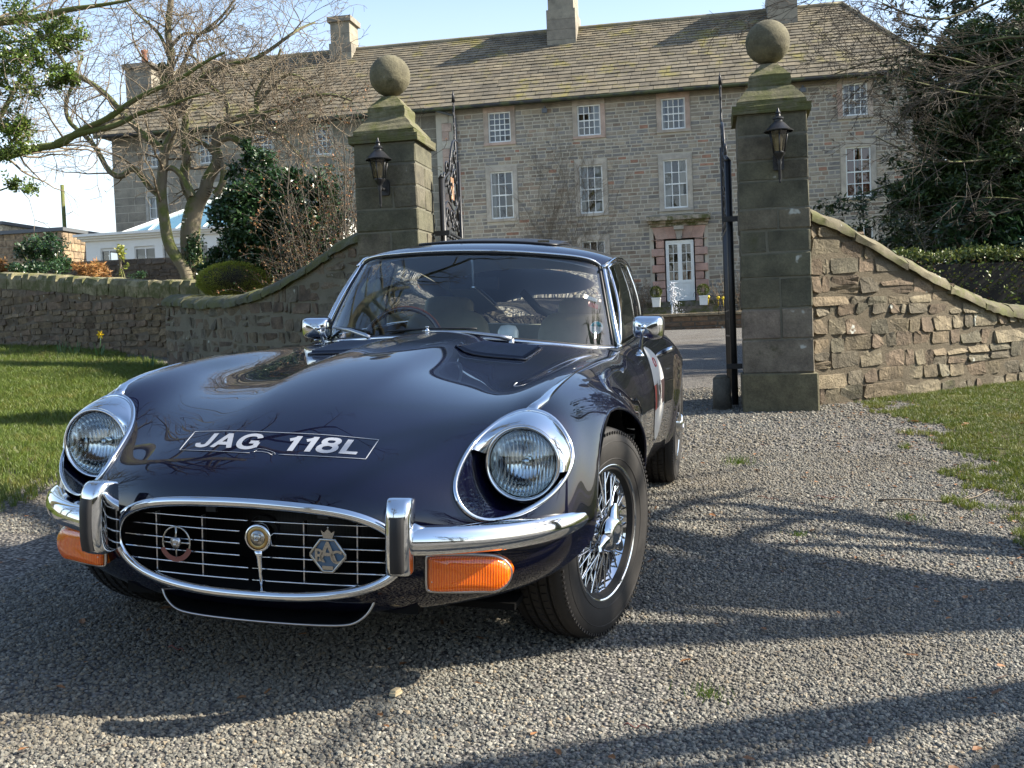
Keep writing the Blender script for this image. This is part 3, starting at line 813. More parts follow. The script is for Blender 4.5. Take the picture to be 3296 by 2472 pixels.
def wheel(loc,steer,spin,right=False):
    w=empty('wheel',loc); w.parent=car; w.rotation_euler=(spin,0,steer+(pi if right else 0))
    w.scale=(1.0,1.015,1.015)
    for n_,me in (('tyre',TY),('rim',RIM),('wire_spokes',SPK),('hub',HUB),('spinner',SPN),('brake_disc',DSC)):
        o=link(n_,me,w)
    return w
wheel((.752,-.01,.334),R(-17),.3); wheel((-.73,0,.334),R(-11),.9,True); wheel((.750,2.667,.334),0,1.4); wheel((-.735,2.667,.329),0,.2,True)
# ---------------------------------------------------------------- glasshouse
# windscreen edges (left half), base curve and top curve
WB=curve([(-.680,1.310,.838),(-.60,1.190,.844),(-.42,1.070,.864),(-.2,1.005,.882),(0,.985,.890),(.2,1.005,.882),(.42,1.070,.864),(.60,1.190,.844),(.680,1.310,.838)],49)
WT=curve([(-.575,1.53,1.176),(-.53,1.490,1.206),(-.38,1.445,1.228),(-.2,1.420,1.239),(0,1.410,1.243),(.2,1.420,1.239),(.38,1.445,1.228),(.53,1.490,1.206),(.575,1.53,1.176)],49)
def ws(u,t,off=0):   # u index 0..48, t 0..1
    a=WB[u]; b=WT[u]; p=a.lerp(b,t); n=Vector((0,-.75,.66)); return p+n*(.018*math.sin(pi*t))+n*off
m=MB(); m.grid([[ws(u,t) for t in np.linspace(0,1,15)] for u in range(49)]); m.build('windscreen',MAT['car_glass'],car)
def ws_pt(x,t,off=0):
    xs=[ws(u,t).x for u in range(49)]; u=np.interp(x,xs,range(49)); i=int(min(u,47)); f=u-i
    return ws(i,t,off).lerp(ws(i+1,t,off),f)
loop=[ws(u,0,.0) for u in range(1,48)]+[ws(47,t) for t in np.linspace(.04,.96,14)]+[ws(u,1.0) for u in range(47,0,-1)]+[ws(1,t) for t in np.linspace(.96,.04,14)]
m=MB(); m.tube([p+Vector((0,-.001,.001)) for p in loop],.0065,6,closed=True); m.build('windscreen_rubber',MAT['black_rubber'],car)
m=MB(); m.tube([WB[i]+Vector((0,-.010,-.006)) for i in range(0,49)],.0075,8); m.build('windscreen_trim',MAT['chrome'],car)
m=MB(); m.tube([WT[i]+Vector((0,-.006,.010)) for i in range(0,49)],.0055,8); m.build('windscreen_trim',MAT['chrome'],car)
for s in (0,48):
    sg=-1 if s==0 else 1
    pts=[ws(s,t)+Vector((sg*.010,-.002,0)) for t in np.linspace(-.03,1.02,16)]
    m=MB(); m.tube(pts,[.013+.004*abs(t-.5) for t in np.linspace(0,1,16)],10,up=(1,0,0),flat=(.8,1.2)); m.tube([pts[0]+Vector((-sg*.05,-.045,.0)),pts[0]+Vector((-sg*.01,-.005,.002)),pts[0]+Vector((sg*.02,.03,-.008))],[.010,.018,.008],8,up=(0,0,1),flat=(.6,1)); m.build('windscreen_pillar',MAT['chrome'],car)
# roof: centre line + side rail
RC=[(1.415,1.249),(1.50,1.275),(1.65,1.297),(1.85,1.309),(2.1,1.305),(2.4,1.266),(2.7,1.205),(3.0,1.118),(3.3,1.010),(3.6,.880),(3.76,.79)]
RSr=[(1.52,.580,1.184),(1.60,.597,1.212),(1.71,.606,1.228),(1.88,.608,1.231),(2.12,.602,1.215),(2.42,.588,1.180),(2.72,.568,1.115),(3.02,.540,1.030),(3.32,.500,.940),(3.60,.440,.850),(3.75,.39,.79)]
NR=[]
for (yc,zc),(ys,xs,zs) in zip(RC,RSr):
    row=[(-xs,ys,zs)]
    for f in (.90,.70,.40): row.append((-xs*f,ys+(yc-ys)*(1-f**2),zs+(zc-zs)*(1-f**2.6)**.9))
    row.append((0,yc,zc))
    for f in (.40,.70,.90): row.append((xs*f,ys+(yc-ys)*(1-f**2),zs+(zc-zs)*(1-f**2.6)**.9))
    row.append((xs,ys,zs)); NR.append(row)
NR=np.array(NR)
ku=np.r_[0,np.cumsum(np.linalg.norm(np.diff(NR[:,4],axis=0),axis=1))]; kv=np.r_[0,np.cumsum(np.linalg.norm(np.diff(NR[3],axis=0),axis=1))]
RGq=nat_spline(ku,NR,np.linspace(0,ku[-1],120)); RGq=nat_spline(kv,RGq.transpose(1,0,2),np.linspace(0,kv[-1],64)).transpose(1,0,2)
rv=[Vector(p) for p in RGq.reshape(-1,3)]; rn,rm=RGq.shape[:2]
rf=[(i*rm+j,i*rm+j+1,(i+1)*rm+j+1,(i+1)*rm+j) for i in range(rn-1) for j in range(rm-1)]
roof_bvh=BVHTree.FromPolygons([tuple(p) for p in rv],rf)
# tailgate window opening
def rw(p): return max(abs(p.x)-(.44-.10*(p.y-2.7)), 2.70-p.y+.25*p.x*p.x, p.y-3.58)
V2,F2,_=clip_mesh(rv,rf,[rw(p) for p in rv])
GV,GF,_=clip_mesh(rv,rf,[-rw(p) for p in rv])
# folding sunroof hole
SRX,SRY=(.0,.30),(1.62,2.02)
def sr(p): return max(abs(p.x)-.335,1.66-p.y,p.y-2.06)
V3,F3,_=clip_mesh(V2,F2,[sr(p) for p in V2])
def simple(name,V,F,mt,par,off=(0,0,0),smooth=True):
    me=bpy.data.meshes.new(name); me.from_pydata([tuple(Vector(p)+Vector(off)) for p in V],[],F); me.materials.append(mt)
    me.polygons.foreach_set('use_smooth',[smooth]*len(me.polygons)); me.update(); o=bpy.data.objects.new(name,me); col.objects.link(o); o.parent=par; return o
simple('roof',V3,F3,MAT['car_paint'],car)
simple('headlining',V3,[f for f in F3 if V3[f[0]].y<3.4],MAT['headlining'],car,(0,0,-.022))
simple('rear_window',GV,GF,MAT['rear_glass'],car,(0,0,-.002))
SV,SF,_=clip_mesh(V2,F2,[-sr(p) for p in V2])
# sunroof panel, slightly raised at the back
SV=[Vector((p.x*.98,p.y+.02,p.z+.003+.022*max(0,(p.y-1.72))/.34)) for p in SV]
so=simple('sunroof_panel',SV,SF,MAT['satin_black'],car)
sol=so.modifiers.new('s','SOLIDIFY'); sol.thickness=.008
def roofpt(x,y,off=0):
    r=roof_bvh.ray_cast(Vector((x,y,2)),Vector((0,0,-1))); 
    return (r[0]+Vector((0,0,off))) if r[0] else Vector((x,y,1.2))
m=MB(); m.tube([roofpt(x,y,.004) for x,y in [(-.335,1.66)]+[(x,1.65) for x in np.linspace(-.3,.3,9)]+[(.335,1.66)]+[(.34,y) for y in np.linspace(1.7,2.05,6)]+[(x,2.07) for x in np.linspace(.3,-.3,9)]+[(-.34,y) for y in np.linspace(2.05,1.7,6)]],.006,6,closed=True); m.build('sunroof_seal',MAT['satin_black'],car)
m=MB(); m.box(roofpt(.27,1.70,.012),(.05,.03,.010)); m.build('sunroof_catch',MAT['chrome'],car,smooth=False)
# sides: belt line (outer top of body) and drip rail
def belt(y): return Vector((interp([1.20,1.4,1.85,2.26,2.667,3.08,3.4],[.690,.700,.703,.685,.650,.600,.53],y),y,interp([1.20,1.4,1.85,2.26,2.667,3.08,3.4],[.838,.846,.860,.876,.880,.862,.83],y)))
def rail(y): return Vector((interp([a[0] for a in RSr],[a[1] for a in RSr],y)+.004,y,interp([a[0] for a in RSr],[a[2] for a in RSr],y)-.006))
for s in (1,-1):
    fl=lambda P:[(s*p[0],p[1],p[2]) for p in P]
    # door window between screen pillar and B post
    def sidept(yb,yt,t,off=0):
        a=belt(yb); b=rail(yt); p=a.lerp(b,t); p.x+=.020*math.sin(pi*t)+off; return p
    G=[]
    for k in range(15):
        f=k/14; yb=1.30+f*(2.12-1.30); yt=1.57+f*(2.06-1.57); G.append([sidept(yb,yt,t,-.012) for t in np.linspace(0.02,.97,8)])
    m=MB(); m.grid([fl(r) for r in G]); m.build('door_window',MAT['car_glass'],car)
    G=[]
    for k in range(13):
        f=k/12; yb=2.17+f*(3.10-2.17); yt=2.12+f*(2.93-2.12); lim=1-.75*f**3; G.append([sidept(yb,yt*lim+yb*(1-lim),t*1.0,-.012) for t in np.linspace(.04,.93,8)])
    m=MB(); m.grid([fl(r) for r in G]); m.build('quarter_window',MAT['rear_glass'],car)
    # frame of the door window (chrome) and drip rail
    m=MB(); m.tube(fl([sidept(1.30,1.57,t,.002) for t in np.linspace(0,.9,8)]+[sidept(1.25+.02*k,1.56+.02*k,.965,.002) for k in range(0,25)]+[sidept(2.13,2.06,t,.002) for t in np.linspace(.93,0,8)]),.0062,6); m.build('door_window_frame',MAT['chrome'],car)
    m=MB(); m.tube(fl([rail(y)+Vector((.006,0,.004)) for y in np.linspace(1.50,3.3,30)]),.006,6); m.build('drip_rail',MAT['chrome'],car)
    m=MB(); m.tube(fl([belt(y)+Vector((.006,0,.0)) for y in np.linspace(1.24,3.1,30)]),.005,6); m.build('belt_trim',MAT['chrome'],car)
    # painted B post and rear quarter panel
    m=MB(); G=[[sidept(a,b,t,-.004) for t in np.linspace(0,1,8)] for a,b in ((2.125,2.06),(2.165,2.115))]; m.grid([fl(r) for r in G]); m.build('door_pillar',MAT['car_paint'],car); m=MB()
    G=[[sidept(yb,yt,t,-.006) for t in np.linspace(0,1,10)] for yb,yt in ((3.02,2.80),(3.2,3.05),(3.4,3.3),(3.58,3.55),(3.72,3.7))]; m.grid([fl(r) for r in G])
    m.build('rear_pillar',MAT['car_paint'],car)
    # A post inner
    m=MB(); m.tube(fl([ws(48,t)+Vector((-.012,.045,-.004)) for t in np.linspace(0,1,8)]),.022,8); m.build('inner_pillar',MAT['dark_trim'],car)
    # belt shelf closing the gap from body to glass
    m=MB(); m.grid([fl([belt(y)+Vector((.012,0,-.012)),belt(y)+Vector((-.03,0,-.004)),belt(y)+Vector((-.05,0,-.25))]) for y in np.linspace(1.16,3.7,24)]); m.build('inner_sill',MAT['dark_trim'],car)
# ---------------------------------------------------------------- interior
m=MB(); G=[[(x,1.06+.10*(x/.6)**2+d,.848+.0*d-.02*(x/.6)**2) if d==0 else (x,1.06+.10*(x/.6)**2*(1-d*2)+d,.846-.05*d-.02*(x/.6)**2) for d in (0,.10,.2,.28)]+[(x,1.40,.80),(x,1.42,.60)] for x in np.linspace(-.62,.62,25)]; m.grid(G); m.build('dashboard',MAT['dark_trim'],car)
m=MB(); m.box((0,2.2,.30),(1.3,2.2,.02)); m.box((0,3.1,.62),(1.2,1.2,.04)); m.box((0,2.55,.55),(1.25,.1,.35)); m.box((0,2.0,.36),(.24,1.2,.2)); m.build('cabin_floor',MAT['dark_trim'],car,smooth=False)
def seat(x,name_label=None):
    s=empty('seat',(x,0,0)); s.parent=car
    def cushion(c,d,rx,nm):
        m=MB(); n=10; G=[]
        for i in range(n+1):
            th=pi*i/n-pi/2; row=[]
            for k in range(20):
                ph=2*pi*k/20; e=.45; cx=abs(math.cos(th))**e; v=(d[0]/2*cx*math.copysign(abs(math.cos(ph))**e,math.cos(ph)),d[1]/2*cx*math.copysign(abs(math.sin(ph))**e,math.sin(ph)),d[2]/2*math.copysign(abs(math.sin(th))**e,math.sin(th))); row.append(Matrix.Rotation(rx,3,'X')@Vector(v)+Vector(c))
            G.append(row+[row[0]])
        m.grid(G); m.build(nm,MAT['tan_leather'],s)
    cushion((0,1.92,.45),(.50,.52,.16),R(8),'seat_cushion'); cushion((0,2.22,.68),(.48,.13,.56),R(-14),'backrest'); cushion((0,2.29,.95),(.27,.10,.15),R(-12),'headrest')
seat(.37); seat(-.37)
m=MB(); m.box((0,2.85,.72),(1.1,.12,.28)); m.build('rear_bench',MAT['tan_leather'],car)
sw=empty('steering_wheel',(-.37,1.50,.80)); sw.parent=car; sw.rotation_euler=(R(68),0,0)
m=MB(); m.tube([(.195*math.cos(a),.195*math.sin(a),0) for a in np.linspace(0,2*pi,48,endpoint=False)],.013,10,closed=True); m.build('wheel_rim',MAT['walnut_rim'],sw)
m=MB(); 
for a in (pi/2*0+.15,pi-.15,-pi/2): m.box((.10*math.cos(a),.10*math.sin(a),.0),(.18,.022,.004),Matrix.Rotation(a,3,'Z'))
m.lathe([(.0,.03),(.04,.028),(.045,.01),(.04,0)],24); m.build('spokes',MAT['dull_chrome'],sw)
im=empty('interior_mirror',(0.0,1.40,1.165)); im.parent=car
m=MB(); m.tube([(0,.0,.045),(0,.012,.02),(0,.02,-.02),(.0,.03,-.075)],[.006,.005,.005,.005],8); m.build('stem',MAT['white_paint_decal'],im)
m=MB(); m.lathe([(.0,.0),(.014,.0),(.016,.006),(.012,.012),(0,.013)],14,Matrix.Translation((0,.03,-.085))); m.build('clamp',MAT['chrome'],im)
m=MB(); m.box((0,.045,-.06),(.23,.016,.055)); m.build('mirror',MAT['satin_black'],im,smooth=False)
# centre console lamp / ashtray seen between the seats
m=MB(); m.lathe([(.0,.11),(.035,.105),(.05,.08),(.05,.0)],20,Matrix.Translation((.12,1.62,.80))); m.build('console_cover',MAT['white_paint_decal'],car)
m=MB(); m.tube([(.02,2.35,1.06),(.10,2.42,.96),(.22,2.5,.90)],.022,8,flat=(1,.3)); m.build('seat_belt',MAT['dark_trim'],car)
# ---------------------------------------------------------------- wing mirrors, wipers, louvres
def wing_mirror(s):
    root=empty('wing_mirror',(s*.825,1.165,.928)); root.parent=car; root.rotation_euler=(0,0,R(-8)*s+R(4))
    if s<0: root.location=(-.662,1.165,.897)
    m=MB(); G=[]
    out=[(p.x,p.z) for p in curve([(a,0,b) for a,b in ((-.060,.030),(-.050,.044),(.0,.047),(.052,.046),(.062,.034),(.063,-.03),(.052,-.045),(.0,-.047),(-.045,-.040),(-.058,-.026))],48,closed=True)]
    for (y,k) in ((.030,1.0),(.020,1.02),(.0,.99),(-.016,.90),(-.028,.72),(-.034,.4),(-.036,.0)): G.append([(x*k,y,z*k) for x,z in out]+[(out[0][0]*k,y,out[0][1]*k)])
    m.grid(G); m.build('shell',MAT['chrome'],root)
    m=MB(); m.add([(x*.97,.028,z*.97) for x,z in out],[tuple(range(48))]); m.build('mirror_glass',MAT['chrome'],root,smooth=False)
    m=MB(); m.tube([(x*1.0,.029,z*1.0) for x,z in out],.004,6,closed=True); m.build('mirror_seal',MAT['black_rubber'],root)
    bx=-.045*s if s>0 else .045
    b=Vector((-.028,.0,-.100)) if s>0 else Vector((.050,-.0,-.096))
    t=Vector((-.010,-.036,.004)) if s>0 else Vector((.020,-.036,.004))
    m=MB(); m.tube([t,t.lerp(b,.3),b.lerp(t,.2),b],[.009,.0065,.0075,.011],10); ball(m,t,.011)
    m.tube([b+Vector((0,0,-.002)),b+Vector((0,0,-.014)),b+Vector((0,0,-.02))],[.012,.020,.022],10,flat=(1,1.3)); m.build('stalk',MAT['chrome'],root)
wing_mirror(1); wing_mirror(-1)
def wiper(base,arm_end,b0,b1):
    root=empty('wiper'); root.parent=car
    m=MB(); B=Vector(base); E=Vector(arm_end); d=(E-B)
    m.tube([B+Vector((0,0,-.03)),B+Vector((0,0,.008))],[.013,.012],12); m.tube([B+Vector((0,-.002,.006)),B+d*.12+Vector((0,-.006,.012)),B+d*.5+Vector((0,-.01,.014)),E],[.011,.0095,.008,.005],8,flat=(1,1.1)); m.build('arm',MAT['dull_chrome'],root)
    m=MB(); P=curve([b0,(Vector(b0).lerp(Vector(b1),.5)+Vector((0,-.004,.006))),b1],12); m.tube(P,.0042,6); m.build('blade',MAT['black_rubber'],root)
wiper((.285,.985,.873),(-.10,.985,.905),ws_pt(-.27,.035,.012),ws_pt(.13,.06,.012))
wiper((-.355,1.035,.862),(-.56,1.125,.905),ws_pt(-.60,.12,.012),ws_pt(-.36,.04,.012))
m=MB(); m.lathe([(.010,0),(.011,.006),(.004,.010),(.003,.016),(.010,.020),(.0,.022)],12,Matrix.Translation((-.07,.955,.905))); m.build('washer_jet',MAT['chrome'],car)
# two louvre panels on the bonnet
for s in (1,-1):
    root=empty('louvre_panel'); root.parent=car
    x0,x1,ya,yb=.185,.435,.57,.88
    m=MB(); G=[]
    nl=11
    for i in range(nl+1):
        pass
    def lp(u,v,off=0):
        y=ya+(yb-ya)*v; xa=x0-.02*(1-v); xb=x1+.02*v*0
        p,n=on_top(xa+(xb-xa)*u,y,off); return Vector((s*p.x,p.y,p.z))
    P=[lp(u,0,.003) for u in np.linspace(0,1,8)]+[lp(1,v,.003) for v in np.linspace(.1,1,8)]+[lp(u,1,.003) for u in np.linspace(.9,0,8)]+[lp(0,v,.003) for v in np.linspace(.9,.1,7)]
    m.tube(P,.005,6,closed=True); m.build('panel_edge',MAT['car_paint'],root)
    m=MB(); m.grid([[lp(u,v,.0012) for v in np.linspace(0,1,6)] for u in np.linspace(0,1,6)]); m.build('panel_floor',MAT['matt_black'],root)
    for i in range(nl):
        v0=(i+.12)/nl; v1=(i+.66)/nl
        m=MB(); G=[[lp(u,v0,.0015),lp(u,v0*.6+v1*.4,.012),lp(u,v0*.2+v1*.8,.017),lp(u,v1,.016)] for u in np.linspace(.04,.96,6)]
        m.grid(G); m.build('louvre',MAT['car_paint'],root)
# ---------------------------------------------------------------- lettering on the bonnet
def plate_proj(co):   # x across, y up the plate, laid on the bonnet
    p2,n2=on_top(co.x,-.663+co.y*.78+.45*co.x*co.x,.0012)
    return p2+n2*co.z
GLY={ # stroke paths in a 0..w by 0..1 box
 'J':(.62,[[(.50,1),(.50,.30),(.46,.14),(.36,.075),(.24,.075),(.13,.13),(.085,.28)]]),
 'A':(.80,[[(.06,0),(.40,1)],[(.40,1),(.74,0)],[(.17,.30),(.63,.30)]]),
 'G':(.86,[[(.76,.74),(.68,.88),(.54,.94),(.42,.94),(.26,.88),(.14,.74),(.09,.5),(.14,.26),(.26,.12),(.42,.06),(.60,.08),(.77,.20)],[(.77,.12),(.77,.46)],[(.80,.46),(.48,.46)]]),
 '1':(.50,[[(.36,0),(.36,1)],[(.38,.93),(.26,.80),(.10,.72)]]),
 '8':(.70,[[(.35,.94),(.52,.90),(.58,.75),(.52,.60),(.35,.54),(.18,.60),(.12,.75),(.18,.90),(.35,.94)],[(.35,.54),(.55,.47),(.62,.30),(.55,.13),(.35,.06),(.15,.13),(.08,.30),(.15,.47),(.35,.54)]]),
 'L':(.66,[[(.13,1),(.13,0)],[(.05,.08),(.62,.08)]]),
}
def plate_word(word,x0,h,wd,y0,sh=.05,track=.10):
    x=x0
    for ch in word:
        gw,paths=GLY[ch]
        m=MB()
        for pth in paths:
            cl=len(pth)>4; P=curve([(a*wd,b*h,0) for a,b in pth],len(pth)*4) if cl else [Vector((a*wd,b*h,0)) for a,b in [tuple(pth[0])]+[(pth[0][0]+(pth[-1][0]-pth[0][0])*t,pth[0][1]+(pth[-1][1]-pth[0][1])*t) for t in (.25,.5,.75)]+[tuple(pth[-1])]] if len(pth)==2 else [Vector((a*wd,b*h,0)) for a,b in pth]
            G=[];n=len(P); hw=.0080
            for i in range(n):
                t=(P[min(i+1,n-1)]-P[max(i-1,0)]).normalized(); w_=Vector((-t.y,t.x,0))*hw
                row=[]
                for q in (P[i]+w_,P[i],P[i]-w_):
                    q.y=min(max(q.y,0),h) if not cl else q.y
                    row.append(plate_proj(Vector((x+q.x+sh*q.y,y0+q.y,.0))))
                G.append(row)
            m.grid(G)
        m.build('plate_letter',MAT['white_vinyl'],car,smooth=False)
        x+=(gw+track)*wd
plate_word('JAG',-.235,.079,.0800,-.038); plate_word('118L',.036,.079,.0800,-.038)
def bonnet_line(pts,w,name,mt):
    m=MB(); m.tube([plate_proj(Vector((a,b,0))) for a,b in pts],w,4,flat=(.4,1)); return m.build(name,mt,car)
sk=.35
def seg(a,b,n=14): return [(a[0]+(b[0]-a[0])*t,a[1]+(b[1]-a[1])*t) for t in np.linspace(0,1,n)]
TLc,TRc,BRc,BLc=(-.275,.056),(.280,.056),(.276,-.058),(-.273,-.058)
bonnet_line(seg((-.045,-.058),BLc)+seg(BLc,TLc,6)[1:]+seg(TLc,TRc)[1:]+seg(TRc,BRc,6)[1:]+seg(BRc,(.040,-.058))[1:],.0016,'plate_border',MAT['white_vinyl'])
# small leaping cat outline between the groups
cat=[(-.045,-.046),(-.030,-.038),(-.012,-.040),(.006,-.047),(.020,-.054),(.026,-.063),(.014,-.058),(.018,-.066),(.002,-.056),(-.016,-.052),(-.030,-.052),(-.042,-.056),(-.034,-.048)]
bonnet_line([(a+.006,b+.004) for a,b in cat],.0012,'leaping_cat_outline',MAT['white_vinyl'])
# ---------------------------------------------------------------- race roundel on both doors
for s in (1,-1):
    root=empty('race_roundel'); root.parent=car
    cy,cz,rr=1.66,.600,.215
    def rp(dy,dz,off=.002): 
        p,n=on_side(cy+dy,cz+dz,off); return Vector((s*p.x,p.y,p.z))
    m=MB(); G=[[rp(r*math.cos(a),r*math.sin(a)) for r in np.linspace(.001,rr,10)] for a in np.linspace(0,2*pi,40)]; m.grid(G); m.build('disc',MAT['white_paint_decal'],root)
    m=MB(); m.grid([[rp(dy,dz,.003) for dy in np.linspace(-.21,.21,20)] for dz in (-.055,-.02,.03,.055)]); m.build('band',MAT['dark_decal'],root)
    m=MB(); m.grid([[rp(dy,dz,.0036) for dy in np.linspace(-.20,-.14,4)] for dz in (-.055,-.02,.03,.055)]); m.build('band_end',MAT['red_decal'],root)
    sg=1 if s>0 else -1
    text_obj('race_number','52',.16,MAT['white_paint_decal'],root,None,bold=.004,ext=0,project=lambda c:rp(sg*c.x*1.0,c.y,.0042))
    m=MB(); m.tube([rp(.03*math.cos(a),.145+.02*math.sin(a),.003) for a in np.linspace(0,2*pi,20)],.003,4); m.build('emblem',MAT['red_decal'],root)
# stickers inside the windscreen
def disc_on_ws(x,t,r,mt,name,off,par): 
    m=MB(); c=ws_pt(x,t,0); ux=(ws_pt(x+.02,t)-ws_pt(x-.02,t)).normalized(); uz=(ws_pt(x,t+.05)-ws_pt(x,t-.05)).normalized(); nn=ux.cross(uz).normalized()
    if nn.y>0: nn=-nn
    m.add([c+ux*(r*math.cos(a))+uz*(r*math.sin(a))+nn*off for a in np.linspace(0,2*pi,32,endpoint=False)],[tuple(range(32))]); m.build(name,mt,par,smooth=False); return c,ux,uz,nn
td=empty('tax_disc'); td.parent=car
c_,ux_,uz_,nn_=disc_on_ws(.600,.20,.036,MAT['white_paint_decal'],'paper',-.004,td)
m=MB(); m.add([c_+ux_*(.033*math.cos(a))+uz_*(.033*math.sin(a))+nn_*-.003 for a in np.linspace(.15,pi-.15,20)],[tuple(range(20))]); m.build('teal_half',MAT['teal_decal'],td,smooth=False)
Mw=Matrix((ux_,uz_,-nn_ if False else nn_)).transposed().to_4x4(); Mw.translation=c_+nn_*-.002+uz_*.010
text_obj('disc_letters','G024B',.017,MAT['dark_decal'],td,Mw,bold=.0002,ext=0)
st=empty('screen_sticker'); st.parent=car
for (dx,t,wd,h,mt,nm) in ((.560,.52,.075,.020,'white_paint_decal','white_strip'),(.575,.44,.055,.026,'red_decal','red_strip'),(.596,.515,.012,.012,'red_decal','red_corner')):
    c=ws_pt(dx,t); 
    m=MB(); m.add([c+ux_*a*wd/2+(uz_*1.0)*b*h/2+nn_*-.003-uz_*.12*a*wd for a,b in ((-1,-1),(1,-1),(1,1),(-1,1))],[(0,1,2,3)]); m.build(nm,MAT[mt],st,smooth=False)
# GB oval on the rear window
gbo=empty('country_oval'); gbo.parent=car
c=roofpt(.20,3.45,-.005); m=MB(); m.add([c+Vector((.075*math.cos(a),.06*math.sin(a),-.022*math.sin(a))) for a in np.linspace(0,2*pi,28,endpoint=False)],[tuple(range(28))]); m.build('oval',MAT['white_paint_decal'],gbo,smooth=False)
# tail: simple bumper, lamps
m=MB(); m.tube(curve([(-.80,3.25,.52),(-.66,3.52,.52),(-.40,3.74,.52),(0,3.80,.52),(.40,3.74,.52),(.66,3.52,.52),(.80,3.25,.52)],30),.035,10,flat=(1,.6),up=(0,0,1)); m.build('rear_bumper',MAT['chrome'],car)
for s in (1,-1):
    m=MB(); ball(m,(s*.56,3.60,.46),.06,(1.3,.5,.6)); m.build('tail_lamp',MAT['red_decal'],car)
# ---------------------------------------------------------------- stone, slate, wood materials (colour per piece in attribute Col)
def _attr(n,scale=8,amt=.35,b=.35,dist=.012,fine=60,lichen=None,moss=None,moss_lo=.55):
    a=n.new('ShaderNodeAttribute'); a.attribute_name='Col'
    g=n.noise(scale,8,.65); f=n.noise(fine,6,.7)
    c=n.mix(amt,a.outputs['Color'],n.ramp(g,[(.3,(.35,.33,.30)),(.7,(1.5,1.45,1.35))]),'MULTIPLY')
    c=n.mix(.45,c,n.ramp(f,[(.35,(.55,.55,.55)),(.65,(1.35,1.35,1.35))]),'MULTIPLY')
    if moss:
        mk=n.ramp(n.noise(moss[0],8,.7),[(moss_lo,(0,0,0)),(moss_lo+.12,(1,1,1))]); c=n.mix(mk,c,n.mix(n.noise(30,4),moss[1],moss[2]))
    if lichen:
        lk=n.ramp(n.noise(lichen,3,.5),[(.70,(0,0,0)),(.73,(1,1,1))]); c=n.mix(lk,c,(.42,.43,.38))
    n.color(c)
    h=n.math('MULTIPLY_ADD',f,.5,n.math('MULTIPLY',g,1.0)); n.bump(h,b,dist)
mat('facade_stone',(.3,.28,.23),.88,build=lambda n:_attr(n,3,.5))
mat('dressed_stone',(.3,.28,.23),.85,build=lambda n:_attr(n,2.5,.55,.2,.01))
mat('slate_stone',(.25,.22,.17),.85,build=lambda n:_attr(n,2,.6,.4,.015,40,None,(.9,(.13,.115,.03),(.26,.22,.06)),.53))
mat('pillar_stone',(.2,.2,.15),.9,build=lambda n:_attr(n,5,.8,.8,.014,55,5,(3.5,(.034,.036,.016),(.08,.078,.034)),.57))
mat('mossy_stone',(.2,.2,.15),.92,build=lambda n:_attr(n,6,.7,.6,.015,45,7,(4,(.045,.05,.014),(.13,.13,.045)),.44))
mat('rubble_stone',(.2,.18,.14),.92,build=lambda n:_attr(n,7,.85,1.0,.034,34,6,(2.5,(.04,.045,.015),(.11,.10,.045)),.60))
mat('mortar',(.30,.27,.21),.95,build=lambda n:(n.color(n.mix(n.noise(5,8,.7),(.33,.30,.235),(.55,.50,.40))),n.bump(n.noise(40,8,.8),.6,.01)))
mat('dark_mortar',(.12,.10,.08),.95,build=lambda n:(n.color(n.mix(n.noise(4,8,.7),(.07,.06,.045),(.24,.20,.15))),n.bump(n.noise(22,8,.85),1.0,.03)))
mat('pier_mortar',(.2,.18,.14),.95,build=lambda n:(n.color(n.mix(n.noise(4,8,.7),(.09,.085,.06),(.21,.20,.15))),n.bump(n.noise(26,10,.85),.8,.02)))
mat('white_joinery',(.74,.75,.70),.45,build=lambda n:n.color(n.mix(n.noise(3,5),(.68,.70,.65),(.80,.80,.76))))
glass_mat('window_glass',(.62,.66,.68),0.02,1.6,1.6)
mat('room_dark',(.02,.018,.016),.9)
mat('curtain',(.62,.62,.60),.9,build=lambda n:n.bump(n.noise(20,2,vec=n.map(n.co(),(1,1,.02))),.6,.03))
mat('red_curtain',(.40,.12,.06),.9)
mat('iron',(.012,.013,.015),.42,.3,build=lambda n:(n.color(n.mix(n.noise(30,6),(.009,.010,.012),(.03,.03,.032))),n.bump(n.noise(80,4),.3,.003)))
mat('lead_grey',(.10,.11,.12),.6)
mat('gutter',(.02,.028,.02),.6,build=lambda n:n.color(n.mix(n.ramp(n.noise(3,6),[(.45,(0,0,0)),(.55,(1,1,1))]),(.018,.02,.02),(.05,.06,.02))))
mat('terracotta',(.30,.12,.07),.8)
def _bark(n,c1,c2,moss=.0):
    g=n.noise(6,10,.75,vec=n.map(n.co(),(1,1,.35))); c=n.mix(g,c1,c2)
    if moss:
        ge=n.new('ShaderNodeNewGeometry'); sp=n.new('ShaderNodeSeparateXYZ'); n.l(ge.outputs['Normal'],sp.inputs[0])
        k=n.math('MULTIPLY_ADD',n.noise(4,6),1.6,n.math('MULTIPLY_ADD',sp.outputs['Z'],.35,-1.35+moss)); k=n.ramp(k,[(.0,(0,0,0)),(.25,(1,1,1))]); c=n.mix(k,c,n.mix(n.noise(25,4),(.07,.085,.02),(.17,.19,.05)))
    n.color(c); n.bump(n.noise(18,10,.8,vec=n.map(n.co(),(1,1,.3))),.8,.02)
mat('bark',(.12,.10,.07),.9,build=lambda n:_bark(n,(.085,.072,.050),(.26,.22,.15),.62))
mat('bark_mossy',(.12,.12,.06),.9,build=lambda n:_bark(n,(.10,.09,.05),(.24,.23,.11),.95))
mat('twig',(.10,.08,.065),.85,build=lambda n:n.color(n.mix(n.noise(1.5,4),(.11,.085,.062),(.27,.22,.15))))
mat('twig_dark',(.07,.055,.045),.85,build=lambda n:n.color(n.mix(n.noise(1.5,4),(.045,.036,.03),(.12,.10,.07))))
